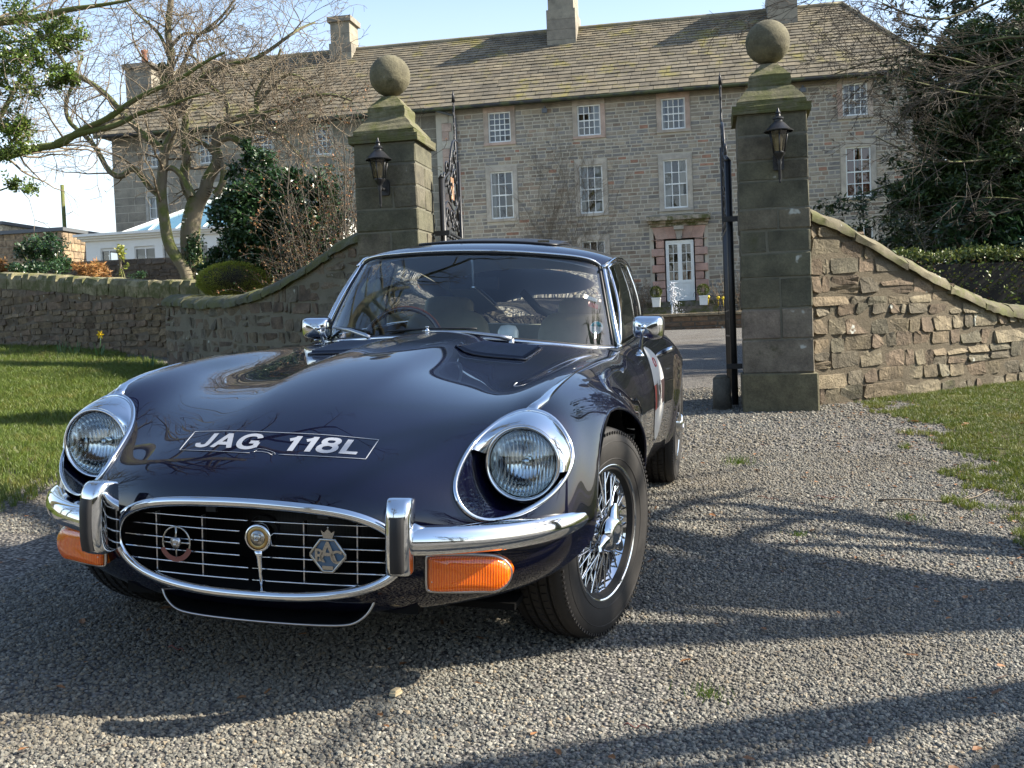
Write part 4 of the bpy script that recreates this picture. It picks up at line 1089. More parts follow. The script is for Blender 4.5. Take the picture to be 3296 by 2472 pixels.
def leafmat(name,c1,c2,rough=.4,trans=.25,scale=1.5,hue3=None):
    def b(n):
        g=n.new('ShaderNodeNewGeometry'); f=n.noise(scale,5,.7,vec=g.outputs['Position']); r=n.new('ShaderNodeAttribute'); r.attribute_name='Col'
        c=n.mix(f,c1,c2)
        if hue3: c=n.mix(n.ramp(n.noise(scale*1.7,7,.75,vec=g.outputs['Position']),[(.54,(0,0,0)),(.76,(.7,.7,.7))]),c,hue3)
        c=n.mix(1.0,c,r.outputs['Color'],'MULTIPLY'); n.color(c)
        t=n.new('ShaderNodeBsdfTranslucent'); n.l(c,t.inputs[0]); x=n.new('ShaderNodeMixShader'); x.inputs[0].default_value=trans
        out=[q for q in n.nt.nodes if q.type=='OUTPUT_MATERIAL'][0]
        n.l(n.b.outputs[0],x.inputs[1]); n.l(t.outputs[0],x.inputs[2]); n.l(x.outputs[0],out.inputs[0])
    return mat(name,c1,rough,build=b)
leafmat('yew_leaf',(.016,.036,.011),(.042,.072,.018),.5,.12)
leafmat('laurel_leaf',(.018,.048,.022),(.045,.095,.035),.28,.15)
leafmat('holly_leaf',(.05,.10,.018),(.16,.22,.05),.30,.25)
leafmat('box_leaf',(.20,.25,.035),(.38,.42,.09),.5,.25,6)
leafmat('hedge_leaf',(.07,.12,.02),(.16,.18,.05),.5,.25)
leafmat('grass_blade',(.050,.095,.014),(.15,.20,.036),.5,.30,.9,(.23,.19,.07))
leafmat('dry_leaf',(.16,.075,.03),(.30,.16,.07),.7,.1)
leafmat('rust_leaf',(.22,.10,.03),(.40,.22,.07),.7,.2)
def set_col(me,cols):
    a=me.color_attributes.new('Col','FLOAT_COLOR','POINT'); c=np.ones((len(me.vertices),4),np.float32); c[:,:3]=cols; a.data.foreach_set('color',c.ravel())
def np_mesh(name,V,F,mt,parent=None,cols=None,smooth=False,k=4):
    V=np.asarray(V,np.float32).reshape(-1,3); F=np.asarray(F,np.int32).reshape(-1,k); me=bpy.data.meshes.new(name)
    me.vertices.add(len(V)); me.vertices.foreach_set('co',V.ravel()); me.loops.add(F.size); me.loops.foreach_set('vertex_index',F.ravel())
    me.polygons.add(len(F)); me.polygons.foreach_set('loop_start',np.arange(0,F.size,k,dtype=np.int32)); me.polygons.foreach_set('loop_total',np.full(len(F),k,np.int32))
    if smooth: me.polygons.foreach_set('use_smooth',np.ones(len(F),bool))
    me.materials.append(mt); me.update(calc_edges=True)
    if cols is not None: set_col(me,cols)
    o=bpy.data.objects.new(name,me); col.objects.link(o)
    if parent is not None: o.parent=parent
    return o
# ---- stones on a wall face.  frame: origin O, right U, up W, outward Nn
SQ=[(0,1,2,3),(0,4,5,1),(1,5,6,2),(2,6,7,3),(3,7,4,0)]
def stone_piece(rs,O,U,W,Nn,x0,x1,z0,z1,proud,inset,jit):
    j=lambda a:rs.uniform(-a,a)
    B=[(x0,z0),(x1,z0),(x1,z1),(x0,z1)]; Fr=[(x0+inset+j(jit),z0+inset+j(jit)),(x1-inset+j(jit),z0+inset+j(jit)),(x1-inset+j(jit),z1-inset+j(jit)),(x0+inset+j(jit),z1-inset+j(jit))]
    v=[O+U*a+W*b+Nn*(proud*(1+j(.25))) for a,b in Fr]+[O+U*a+W*b-Nn*.03 for a,b in B]
    return v,SQ
def lay_stones(items,name,mt,parent,limit=300,rest='stonework',inv=None):
    """items: (verts, faces, colour, size). the largest become parts, the rest one mesh"""
    order=sorted(range(len(items)),key=lambda i:-items[i][3]); big=set(order[:limit])
    V=[];F=[];C=[]
    for i,(v,f,c,sz) in enumerate(items):
        if i in big:
            me=bpy.data.meshes.new(name); me.from_pydata([tuple(p) for p in v],[],f); me.materials.append(mt); me.update(); set_col(me,np.array([c]*len(v)))
            o=bpy.data.objects.new(name,me); col.objects.link(o); o.parent=parent
            if inv is not None: o.matrix_parent_inverse=inv
        else:
            b=len(V); V.extend([tuple(p) for p in v]); F.extend([tuple(k+b for k in q) for q in f]); C.extend([c]*len(v))
    if V:
        me=bpy.data.meshes.new(rest); me.from_pydata(V,[],F); me.materials.append(mt); me.update(); set_col(me,np.array(C))
        o=bpy.data.objects.new(rest,me); col.objects.link(o); o.parent=parent; o['kind']='stuff'
        if inv is not None: o.matrix_parent_inverse=inv
def courses(rs,x0,x1,z0,z1,hs,ws_,gap,holes):
    """random coursed stones between x0..x1, z0..z1 avoiding rectangular holes"""
    out=[]; z=z0
    while z<z1-.03:
        h=min(rs.uniform(*hs),z1-z); 
        if z1-(z+h)<hs[0]*.6: h=z1-z
        spans=[(x0,x1)]
        for (a,b,c,d) in holes:
            if c<z+h-.02 and d>z+.02:
                ns=[]
                for (p,q) in spans:
                    if b<=p or a>=q: ns.append((p,q))
                    else:
                        if a>p: ns.append((p,a))
                        if b<q: ns.append((b,q))
                spans=ns
        for (p,q) in spans:
            x=p
            while x<q-.03:
                w=rs.uniform(*ws_)*(1.25 if rs.random()<.15 else 1)
                if q-(x+w)<ws_[0]*.7: w=q-x
                w=min(w,q-x); out.append((x+gap/2,x+w-gap/2,z+gap/2,z+h-gap/2)); x+=w
        z+=h
    return out

# ================================================================ THE HOUSE
house=empty('country_house',(0,36,1.2),'three storey stone country house with slate roof and three rows of sash windows','house')
HP=house
def hbuild(m,name,mt,smooth=False,**k):
    o=m.build(name,mt,None,smooth=smooth,**k); o.parent=HP; o.matrix_parent_inverse=Matrix.Translation((0,-36,-1.2)); return o
def hparent(o): o.parent=HP; o.matrix_parent_inverse=Matrix.Translation((0,-36,-1.2))
FY=36.0
rs=random.Random(11)
mainw=dict(top=(7.62,8.90,[-7.0,-3.97,-1.2,1.65,4.50]),mid=(5.06,6.90,[-7.0,-3.97,-1.2,1.65,4.55]),low=(2.36,4.42,[-7.0,-3.97,1.65,4.56]))
holes=[]
for z0,z1,xs in mainw.values():
    for x in xs: holes.append((x-.54,x+.54,z0,z1))
holes.append((-2.10,-.22,1.2,4.62))
wing_w=dict(top=(7.72,8.90,[-19.77,-17.7,-15.6,-13.4,-11.2]),mid=(5.10,6.86,[-19.77,-17.7,-15.6,-13.4,-11.2]),low=(2.3,4.2,[-19.77,-17.7,-15.6,-13.4,-11.2]))
wholes=[]
for z0,z1,xs in wing_w.values():
    for x in xs: wholes.append((x-.45,x+.45,z0,z1))
WALLX0,WALLX1=-21.45,6.80
# backing wall with real openings: built from strips between the window rows
m=MB()
def wallstrips(x0,x1,holes,y0,y1,zb,zt):
    zs=sorted({zb,zt}|{h[2] for h in holes}|{h[3] for h in holes}); zs=[z for z in zs if zb<=z<=zt]
    for a,b in zip(zs,zs[1:]):
        if b-a<.005: continue
        xs=[x0]; 
        for h in sorted(holes):
            if h[2]<(a+b)/2<h[3]: xs+= [h[0]+.12,h[1]-.12]
        xs.append(x1)
        for p,q in zip(xs[::2],xs[1::2]): m.box(((p+q)/2,(y0+y1)/2,(a+b)/2),(q-p,y1-y0,b-a))
wallstrips(-9.0,WALLX1,holes,FY,FY+.45,1.0,8.93)
hbuild(m,'wall',MAT['mortar'])
m=MB(); wallstrips(WALLX0,-9.002,wholes,FY+.25,FY+.7,1.0,8.93); hbuild(m,'wall',MAT['mortar'])
m=MB(); m.box((WALLX1-.225,40.0,4.97),(.45,7.1,7.93)); m.box((WALLX0+.225,40.0,4.97),(.45,6.6,7.93)); m.box((-7.3,43.9,4.97),(28.2,.4,7.93)); m.box((-9.1,36.12,4.97),(.2,.24,7.93)); hbuild(m,'wall',MAT['mortar'])
# front stones
U=Vector((1,0,0)); Wv=Vector((0,0,1)); Nf=Vector((0,-1,0))
items=[]
pal=[(.30,.262,.208),(.345,.30,.238),(.265,.242,.208),(.24,.228,.21),(.36,.31,.235),(.29,.228,.172),(.25,.238,.22),(.32,.282,.23)]
quo=[(-9.0,-8.62,1.2,8.9),(6.35,6.8,1.2,8.9)]
for (a,b,c,d) in courses(rs,-9.0,WALLX1,1.25,8.72,(.105,.150),(.16,.40),.023,holes+quo):
    k=rs.choice(pal); t=rs.uniform(.74,1.06); 
    if rs.random()<.03: k=(.34,.19,.13)
    v,f=stone_piece(rs,Vector((0,FY,0)),U,Wv,Nf,a,b,c,d,.012,.010,.006); items.append((v,f,tuple(q*t for q in k),(b-a)*(d-c)*(3 if b>-4 and c<5 and a<2 else 1)))
ash=[(.27,.245,.195),(.29,.265,.21),(.25,.23,.19),(.28,.25,.205)]
for (a,b,c,d) in courses(rs,WALLX0,-9.02,1.25,8.85,(.26,.34),(.45,.85),.014,wholes):
    k=rs.choice(ash); t=rs.uniform(.86,1.12); v,f=stone_piece(rs,Vector((0,FY+.25,0)),U,Wv,Nf,a,b,c,d,.008,.006,.003); items.append((v,f,tuple(q*t for q in k),(b-a)*(d-c)))
its=sorted(items,key=lambda i:-i[3])
HINV=Matrix.Translation((0,-36,-1.2)); lay_stones(items,'stone',MAT['facade_stone'],HP,300,inv=HINV)
pinks=[(.42,.31,.25),(.40,.33,.27),(.39,.34,.28),(.44,.33,.27)]; buff=[(.41,.37,.31),(.39,.36,.31),(.42,.38,.315)]
def blk(x0,x1,y0,y1,z0,z1,c,name='quoin',mt='dressed_stone',par=None,bev=.008):
    m=MB(); j=lambda:rs.uniform(-.002,.002)
    v=[(x0,y1,z0),(x1,y1,z0),(x1,y1,z1),(x0,y1,z1),(x0,y0+bev,z0),(x1,y0+bev,z0),(x1,y0+bev,z1),(x0,y0+bev,z1),(x0+bev,y0,z0+bev),(x1-bev,y0,z0+bev),(x1-bev,y0,z1-bev),(x0+bev,y0,z1-bev)]
    m.add(v,[(8,9,10,11),(4,5,9,8),(5,6,10,9),(6,7,11,10),(7,4,8,11),(0,1,5,4),(1,2,6,5),(2,3,7,6),(3,0,4,7)])
    me=m.mesh(name,MAT[mt],False); set_col(me,np.array([c]*12)); o=bpy.data.objects.new(name,me); col.objects.link(o)
    if par is None: hparent(o)
    else: o.parent=par; o.matrix_parent_inverse=Matrix.Translation((0,-36,-1.2))
    return o
z=1.25;i=0
while z<8.85:
    h=min(rs.uniform(.27,.34),8.9-z)
    blk(-9.0,-8.66-(0.0 if i%2 else .10),FY-.03,FY+.1,z+.005,z+h-.005,rs.choice(pinks+buff))
    blk(6.42+(0 if i%2 else .12),6.815,FY-.03,FY+.3,z+.005,z+h-.005,rs.choice(pinks+buff)); z+=h;i+=1
# eaves band
blk(-9.0,6.80,FY-.02,FY+.1,8.74,8.93,(.24,.21,.165),'eaves_band')
def sash_window(x,z0,z1,halfw,cols,rows,fy,pal_,curtain=None,jamb=.155,lint=.17,sill=.09,shut=None,proud=.035):
    w=empty('window',(x,fy,z0)); hparent(w)
    def put(o): o.parent=w; o.matrix_parent_inverse=Matrix.Translation((-x,-fy,-z0))
    def b2(x0,x1,y0,y1,za,zb,nm,c):
        m=MB(); m.box(((x0+x1)/2,(y0+y1)/2,(za+zb)/2),(x1-x0,y1-y0,zb-za)); me=m.mesh(nm,MAT['dressed_stone'],False); set_col(me,np.array([c]*8)); o=bpy.data.objects.new(nm,me); col.objects.link(o); put(o)
    c=lambda:rs.choice(pal_)
    b2(x-halfw,x-halfw+jamb,fy-proud,fy+.14,z0+sill,z1-lint,'jamb',c()); b2(x+halfw-jamb,x+halfw,fy-proud,fy+.14,z0+sill,z1-lint,'jamb',c())
    b2(x-halfw,x+halfw,fy-proud,fy+.14,z1-lint,z1,'lintel',c()); b2(x-halfw-.01,x+halfw+.01,fy-proud-.03,fy+.14,z0,z0+sill,'sill',c())
    ix0,ix1,iz0,iz1=x-halfw+jamb,x+halfw-jamb,z0+sill,z1-lint; yy=fy+.055
    m=MB(); t=.045
    for (a,b_,c_,d) in ((ix0,ix0+t,iz0,iz1),(ix1-t,ix1,iz0,iz1),(ix0+t,ix1-t,iz1-t,iz1),(ix0+t,ix1-t,iz0,iz0+t*1.3)): m.box(((a+b_)/2,yy,(c_+d)/2),(b_-a,.05,d-c_))
    o=m.build('frame',MAT['white_joinery'],None,smooth=False); put(o)
    px0,px1,pz0,pz1=ix0+t,ix1-t,iz0+t*1.3,iz1-t; cw=(px1-px0)/cols; rh=(pz1-pz0)/rows
    m=MB()
    for k in range(1,cols): m.box((px0+cw*k,yy+.012,(pz0+pz1)/2),(.026,.022,pz1-pz0))
    for k in range(1,rows):
        th=.042 if k==rows//2 else .025; m.box(((px0+px1)/2,yy+.010,pz0+rh*k),(px1-px0,.020,th))
    o=m.build('glazing_bars',MAT['white_joinery'],None,smooth=False); put(o)
    for r in range(rows):
        for k in range(cols):
            xc=px0+cw*(k+.5); zc=pz0+rh*(r+.5); tx,tz=rs.uniform(-.010,.010),rs.uniform(-.012,.012)
            m=MB(); m.add([(xc-cw/2,yy+.02-tx*cw-tz*rh,zc-rh/2),(xc+cw/2,yy+.02+tx*cw-tz*rh,zc-rh/2),(xc+cw/2,yy+.02+tx*cw+tz*rh,zc+rh/2),(xc-cw/2,yy+.02-tx*cw+tz*rh,zc+rh/2)],[(0,1,2,3)])
            o=m.build('pane',MAT['window_glass'],None,smooth=False,fix=False); put(o)
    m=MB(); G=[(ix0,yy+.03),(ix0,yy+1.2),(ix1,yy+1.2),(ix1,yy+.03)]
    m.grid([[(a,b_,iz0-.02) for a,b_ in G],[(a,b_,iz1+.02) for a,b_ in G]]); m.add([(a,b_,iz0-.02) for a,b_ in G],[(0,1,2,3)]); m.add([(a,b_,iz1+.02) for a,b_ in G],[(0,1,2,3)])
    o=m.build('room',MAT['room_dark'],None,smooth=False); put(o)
    if curtain:
        for sg in curtain[1]:
            xa=ix0+.03 if sg<0 else ix1-.03; m=MB(); n=14; wd=(ix1-ix0)*curtain[2]
            m.grid([[(xa-sg*wd*k/n,yy+.12+.02*math.sin(k*2.2),zz) for k in range(n+1)] for zz in (iz0,iz1)]); o=m.build('curtain',MAT[curtain[0]],None); put(o)
for row,(z0,z1,xs) in mainw.items():
    for x in xs:
        if row=='top': sash_window(x,z0,z1,.54,4,5 if x<-5 else 4,FY,pinks,('curtain',(-1,1),.10) if x>-2 else (('curtain',(1,),.3) if x>-5 else None))
        elif row=='mid': sash_window(x,z0,z1,.54,3,4,FY,buff,('red_curtain',(-1,1),.42) if x>4 else ('curtain',(-1,1),.30) if x>-5 else ('curtain',(-1,),.16),.155,.16)
        else: sash_window(x,z0,z1,.54,3,4,FY,buff,None)
for row,(z0,z1,xs) in wing_w.items():
    for x in xs: sash_window(x,z0,z1,.45,3 if row!='top' else 4,4,FY+.25,[(.40,.38,.33),(.38,.37,.33)],('curtain',(-1,),.5) if row=='mid' else None,.10,.10,.07)
# roof -------------------------------------------------------------
EY,RY,EZ,RZ=35.62,39.8,8.95,12.28
XL,XR,XRL,XRR=-21.75,6.98,-20.2,4.62
rl=math.hypot(RY-EY,RZ-EZ); rd=Vector((0,(RY-EY)/rl,(RZ-EZ)/rl)); rnrm=Vector((0,-rd.z,rd.y))
m=MB(); m.add([(XL,EY,EZ),(XR,EY,EZ),(XRR,RY,RZ),(XRL,RY,RZ),(XL,2*RY-EY,EZ),(XR,2*RY-EY,EZ)],[(0,1,2,3),(1,5,2),(5,4,3,2),(4,0,3),(0,4,5,1)]); hbuild(m,'roof_deck',MAT['dark_mortar'])
slates=[]; s=0.0; i=0
spal=[(.150,.130,.092),(.162,.140,.098),(.142,.124,.090),(.170,.146,.100),(.148,.130,.096),(.136,.120,.088),(.160,.134,.092)]
while s<rl-.04:
    h=.30-.13*(s/rl); h=min(h,rl-s); f=s/rl; x=XL+(XRL-XL)*f; xe=XR+(XRR-XR)*f; f2=(s+h)/rl
    off=rs.uniform(0,.4); x-=off*0
    while x<xe-.02:
        w=rs.uniform(.30,.58)*(1-.25*f); w=min(w,xe-x)
        if xe-(x+w)<.15: w=xe-x
        t=rs.uniform(.015,.030); c=rs.choice(spal); k=rs.uniform(.82,1.14); lean=rs.uniform(-.006,.006)
        O=Vector((0,EY,EZ)); g=.006
        lo=O+rd*(s-.03)+rnrm*(.034+t); hi=O+rd*(s+h)+rnrm*.026
        v=[lo+U*(x+g)+rnrm*lean,lo+U*(x+w-g)-rnrm*lean,hi+U*(x+w-g),hi+U*(x+g),lo+U*(x+g)-rnrm*t*1.2,lo+U*(x+w-g)-rnrm*t*1.2,hi+U*(x+w-g)-rnrm*t,hi+U*(x+g)-rnrm*t]
        slates.append((v,[(0,1,2,3),(4,5,1,0),(5,6,2,1),(7,4,0,3)],tuple(q*k for q in c),w*h*(2.2 if x>-9 else 1))); x+=w
    s+=h; i+=1
lay_stones(slates,'slate',MAT['slate_stone'],HP,300,'slate_courses',inv=HINV)
# hip slates on the right end and ridge tiles
m=MB(); P=[Vector((x,RY,RZ+.03)) for x in np.linspace(XRL,XRR,50)]; m.tube(P,.09,8,flat=(1,1.3),up=(0,0,1)); m.tube([Vector((XR,EY,EZ+.05)),Vector((XRR,RY,RZ+.05))],.075,8); m.tube([Vector((XL,EY,EZ+.05)),Vector((XRL,RY,RZ+.05))],.075,8)
o=hbuild(m,'ridge_tiles',MAT['slate_stone'],smooth=True); set_col(o.data,np.array([(.24,.22,.16)]*len(o.data.vertices)))
m=MB(); m.tube([(x,EY-.03,EZ-.045) for x in np.linspace(XL,XR,30)],.06,8); m.box((-7.4,EY+.15,EZ-.03),(28.6,.34,.05)); hbuild(m,'gutter',MAT['gutter'],smooth=False)
m=MB(); m.tube([(-9.05,35.64,8.86),(-8.8,35.8,8.80),(-8.50,35.90,8.68),(-8.50,35.90,1.4)],.045,8); hbuild(m,'downpipe',MAT['lead_grey'],smooth=True)
def chimney(x0,x1,y0,y1,z0,z1,zs,pots=0):
    c=empty('chimney',((x0+x1)/2,(y0+y1)/2,z0)); hparent(c); inv=Matrix.Translation((-(x0+x1)/2,-(y0+y1)/2,-z0))
    def bb(a,b,c_,d,e,f,nm,colr,mt='dressed_stone'):
        m=MB(); m.box(((a+b)/2,(c_+d)/2,(e+f)/2),(b-a,d-c_,f-e)); me=m.mesh(nm,MAT[mt],False); set_col(me,np.array([colr]*8)); o=bpy.data.objects.new(nm,me); col.objects.link(o); o.parent=c; o.matrix_parent_inverse=inv
    z=z0; 
    while z<z1-.05:
        h=min(.36,z1-z); e=.06 if z<zs else 0
        bb(x0-e,x1+e,y0-e,y1+e,z+.004,z+h-.004,'stone_course',rs.choice([(.26,.24,.19),(.23,.21,.17),(.28,.255,.20)])); z+=h
    bb(x0-.03,x1+.03,y0-.03,y1+.03,zs-.06,zs+.03,'string_course',(.24,.22,.18)); bb(x0-.09,x1+.09,y0-.09,y1+.09,z1-.22,z1-.02,'cap',(.22,.20,.165))
    for k in range(pots):
        m=MB(); m.lathe([(.13,0),(.12,.25),(.10,.55),(.14,.6),(.14,.68),(.09,.68)],14,Matrix.Translation((x0+(k+.5)*(x1-x0)/pots,(y0+y1)/2,z1-.02))); o=m.build('chimney_pot',MAT['terracotta'],None); o.parent=c; o.matrix_parent_inverse=inv
chimney(-5.62,-4.70,38.9,40.4,11.0,13.9,12.55); chimney(2.10,2.98,38.9,40.4,11.0,13.9,12.6); chimney(-13.95,-13.2,39.2,40.2,11.0,13.45,12.4); chimney(-23.6,-22.45,41.2,42.4,8.0,13.0,10.6,1)
m=MB(); m.box((-22.3,42.4,5.2),(3.6,3.4,8.0)); hbuild(m,'rear_wing',MAT['mortar'])
# door case ---------------------------------------------------------
dx=-1.145
door=empty('door',(dx,FY,2.12)); hparent(door)
def dput(o): o.parent=door; o.matrix_parent_inverse=Matrix.Translation((-dx,-FY,-2.12))
def dbox(nm,mt,*bs,smooth=False,colr=None):
    m=MB(); [m.box(((a+b)/2,(c+d)/2,(e+f)/2),(b-a,d-c,f-e)) for a,b,c,d,e,f in bs]; o=m.build(nm,MAT[mt],None,smooth=smooth); dput(o)
    if colr: set_col(o.data,np.array([colr]*len(o.data.vertices)))
    return o
x0,x1=-1.60,-.69; yd=FY+.02
dbox('frame','white_joinery',(x0,x0+.06,yd,yd+.07,2.12,4.10),(x1-.06,x1,yd,yd+.07,2.12,4.10),(x0+.06,x1-.06,yd,yd+.07,4.03,4.10),(dx-.028,dx+.028,yd+.005,yd+.065,2.12,4.03))
for s in (-1,1):
    a,b=(x0+.06,dx-.028) if s<0 else (dx+.028,x1-.06)
    leaf=dbox('door_leaf','white_joinery',(a,a+.04,yd+.015,yd+.055,2.12,4.03),(b-.04,b,yd+.015,yd+.055,2.12,4.03),(a+.04,b-.04,yd+.015,yd+.055,3.97,4.03),(a+.04,b-.04,yd+.015,yd+.055,2.70,2.80),(a+.04,b-.04,yd+.015,yd+.055,2.12,2.24),(a+.04,b-.04,yd+.035,yd+.05,2.24,2.70),(a+.09,b-.09,yd+.022,yd+.036,2.30,2.64))
    dbox('glazing_bars','white_joinery',((a+b)/2-.009,(a+b)/2+.009,yd+.02,yd+.045,2.80,3.97),*[(a+.04,b-.04,yd+.021,yd+.043,2.80+k*.2925-.008,2.80+k*.2925+.008) for k in (1,2,3)])
    for r in range(4):
        for k in range(2):
            xa=a+.04+k*(b-a-.08)/2; xb=xa+(b-a-.08)/2; za=2.80+r*.2925
            m=MB(); t=rs.uniform(-.004,.004); m.add([(xa,yd+.048,za),(xb,yd+.048+t,za),(xb,yd+.048+t,za+.29),(xa,yd+.048,za+.29)],[(0,1,2,3)]); o=m.build('pane',MAT['window_glass'],None,smooth=False,fix=False); dput(o)
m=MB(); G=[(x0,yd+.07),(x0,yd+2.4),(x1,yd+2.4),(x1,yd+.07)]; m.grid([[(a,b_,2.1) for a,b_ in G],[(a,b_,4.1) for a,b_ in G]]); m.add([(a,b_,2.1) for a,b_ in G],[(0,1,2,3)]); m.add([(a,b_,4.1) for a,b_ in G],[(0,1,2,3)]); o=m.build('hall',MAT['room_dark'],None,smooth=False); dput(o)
m=MB(); ball(m,(-.95,yd+1.0,3.05),.20,(1,.5,1.3),8); ball(m,(-1.35,yd+1.2,2.95),.14,(1,.5,1.2),8); o=m.build('hall_flowers',MAT['red_curtain'],None); dput(o)
# rusticated jambs, voussoirs, keystone, cornice
z=2.0; i=0
while z<4.14:
    h=.265
    for s in (-1,1):
        wd=.41 if i%2==0 else .27; xi=(x0-.04) if s<0 else (x1+.04); xo=xi+s*wd
        blk(min(xi,xo),max(xi,xo),FY-(.085 if i%2==0 else .06),FY+.1,z+.008,min(z+h,4.15)-.008,rs.choice([(.40,.27,.225),(.38,.28,.23),(.41,.26,.21)]),'door_quoin',bev=.018)
    z+=h; i+=1
for k,(a,b,c,d) in enumerate(((-2.02,-1.66,-1.90,-1.50),(-1.655,-1.27,-1.495,-1.24),(-1.02,-.635,-1.05,-.795),(-.63,-.27,-.79,-.39))):
    m=MB(); m.poly_ext([(c,FY-.07,4.16),(d,FY-.07,4.16),(b,FY-.07,4.55),(a,FY-.07,4.55)],(0,.16,0)); me=m.mesh('voussoir',MAT['dressed_stone'],False); set_col(me,np.array([(.39+.02*(k%2),.27,.22)]*len(me.vertices))); o=bpy.data.objects.new('voussoir',me); col.objects.link(o); hparent(o)
m=MB(); m.poly_ext([(-1.22,FY-.12,4.14),(-1.07,FY-.12,4.14),(-1.0,FY-.12,4.56),(-1.29,FY-.12,4.56)],(0,.2,0)); m.box((dx,FY-.15,4.50),(.32,.16,.12)); me=m.mesh('keystone',MAT['dressed_stone'],False); set_col(me,np.array([(.36,.33,.28)]*len(me.vertices))); o=bpy.data.objects.new('keystone',me); col.objects.link(o); hparent(o)
m=MB()
for a,d,zz,zt in ((.93,.12,4.56,4.66),(.98,.26,4.66,4.74),(1.03,.42,4.74,4.86)): m.box((dx,FY-d/2,(zz+zt)/2),(2*a,d,zt-zz))
m.poly_ext([(dx-1.03,FY-.42,4.86),(dx+1.03,FY-.42,4.86),(dx+.98,FY,4.95),(dx-.98,FY,4.95)],(0,0,.01)); me=m.mesh('door_cornice',MAT['mossy_stone'],False); set_col(me,np.array([(.36,.31,.25)]*len(me.vertices))); o=bpy.data.objects.new('door_cornice',me); col.objects.link(o); hparent(o)
m=MB(); m.box((-1.93,FY-.11,2.98),(.05,.05,.08)); o=hbuild(m,'door_bell',MAT['iron'])
# flood lamps under the eaves
for xx in (-5.42,2.9): 
    m=MB(); m.box((xx,FY-.16,8.62),(.17,.10,.14)); m.box((xx,FY-.08,8.74),(.05,.2,.06)); hbuild(m,'security_light',MAT['lead_grey'])
# steps, terrace
steps=empty('front_steps',(dx,34.6,1.2),'stone steps leading up to the white front door','steps')
def stepbox(a,b,c,d,e,f,cl):
    m=MB(); m.box(((a+b)/2,(c+d)/2,(e+f)/2),(b-a,d-c,f-e)); me=m.mesh('step',MAT['mossy_stone'],False); set_col(me,np.array([cl]*8)); o=bpy.data.objects.new('step',me); col.objects.link(o); o.parent=steps; o.matrix_parent_inverse=Matrix.Translation((-dx,-34.6,-1.2))
for k in range(5): stepbox(-2.25-.02*k,.0+.02*k,33.3+.42*k,35.9,1.2+.175*k,1.372+.175*k,(.15+.01*(k%2),.14,.12))
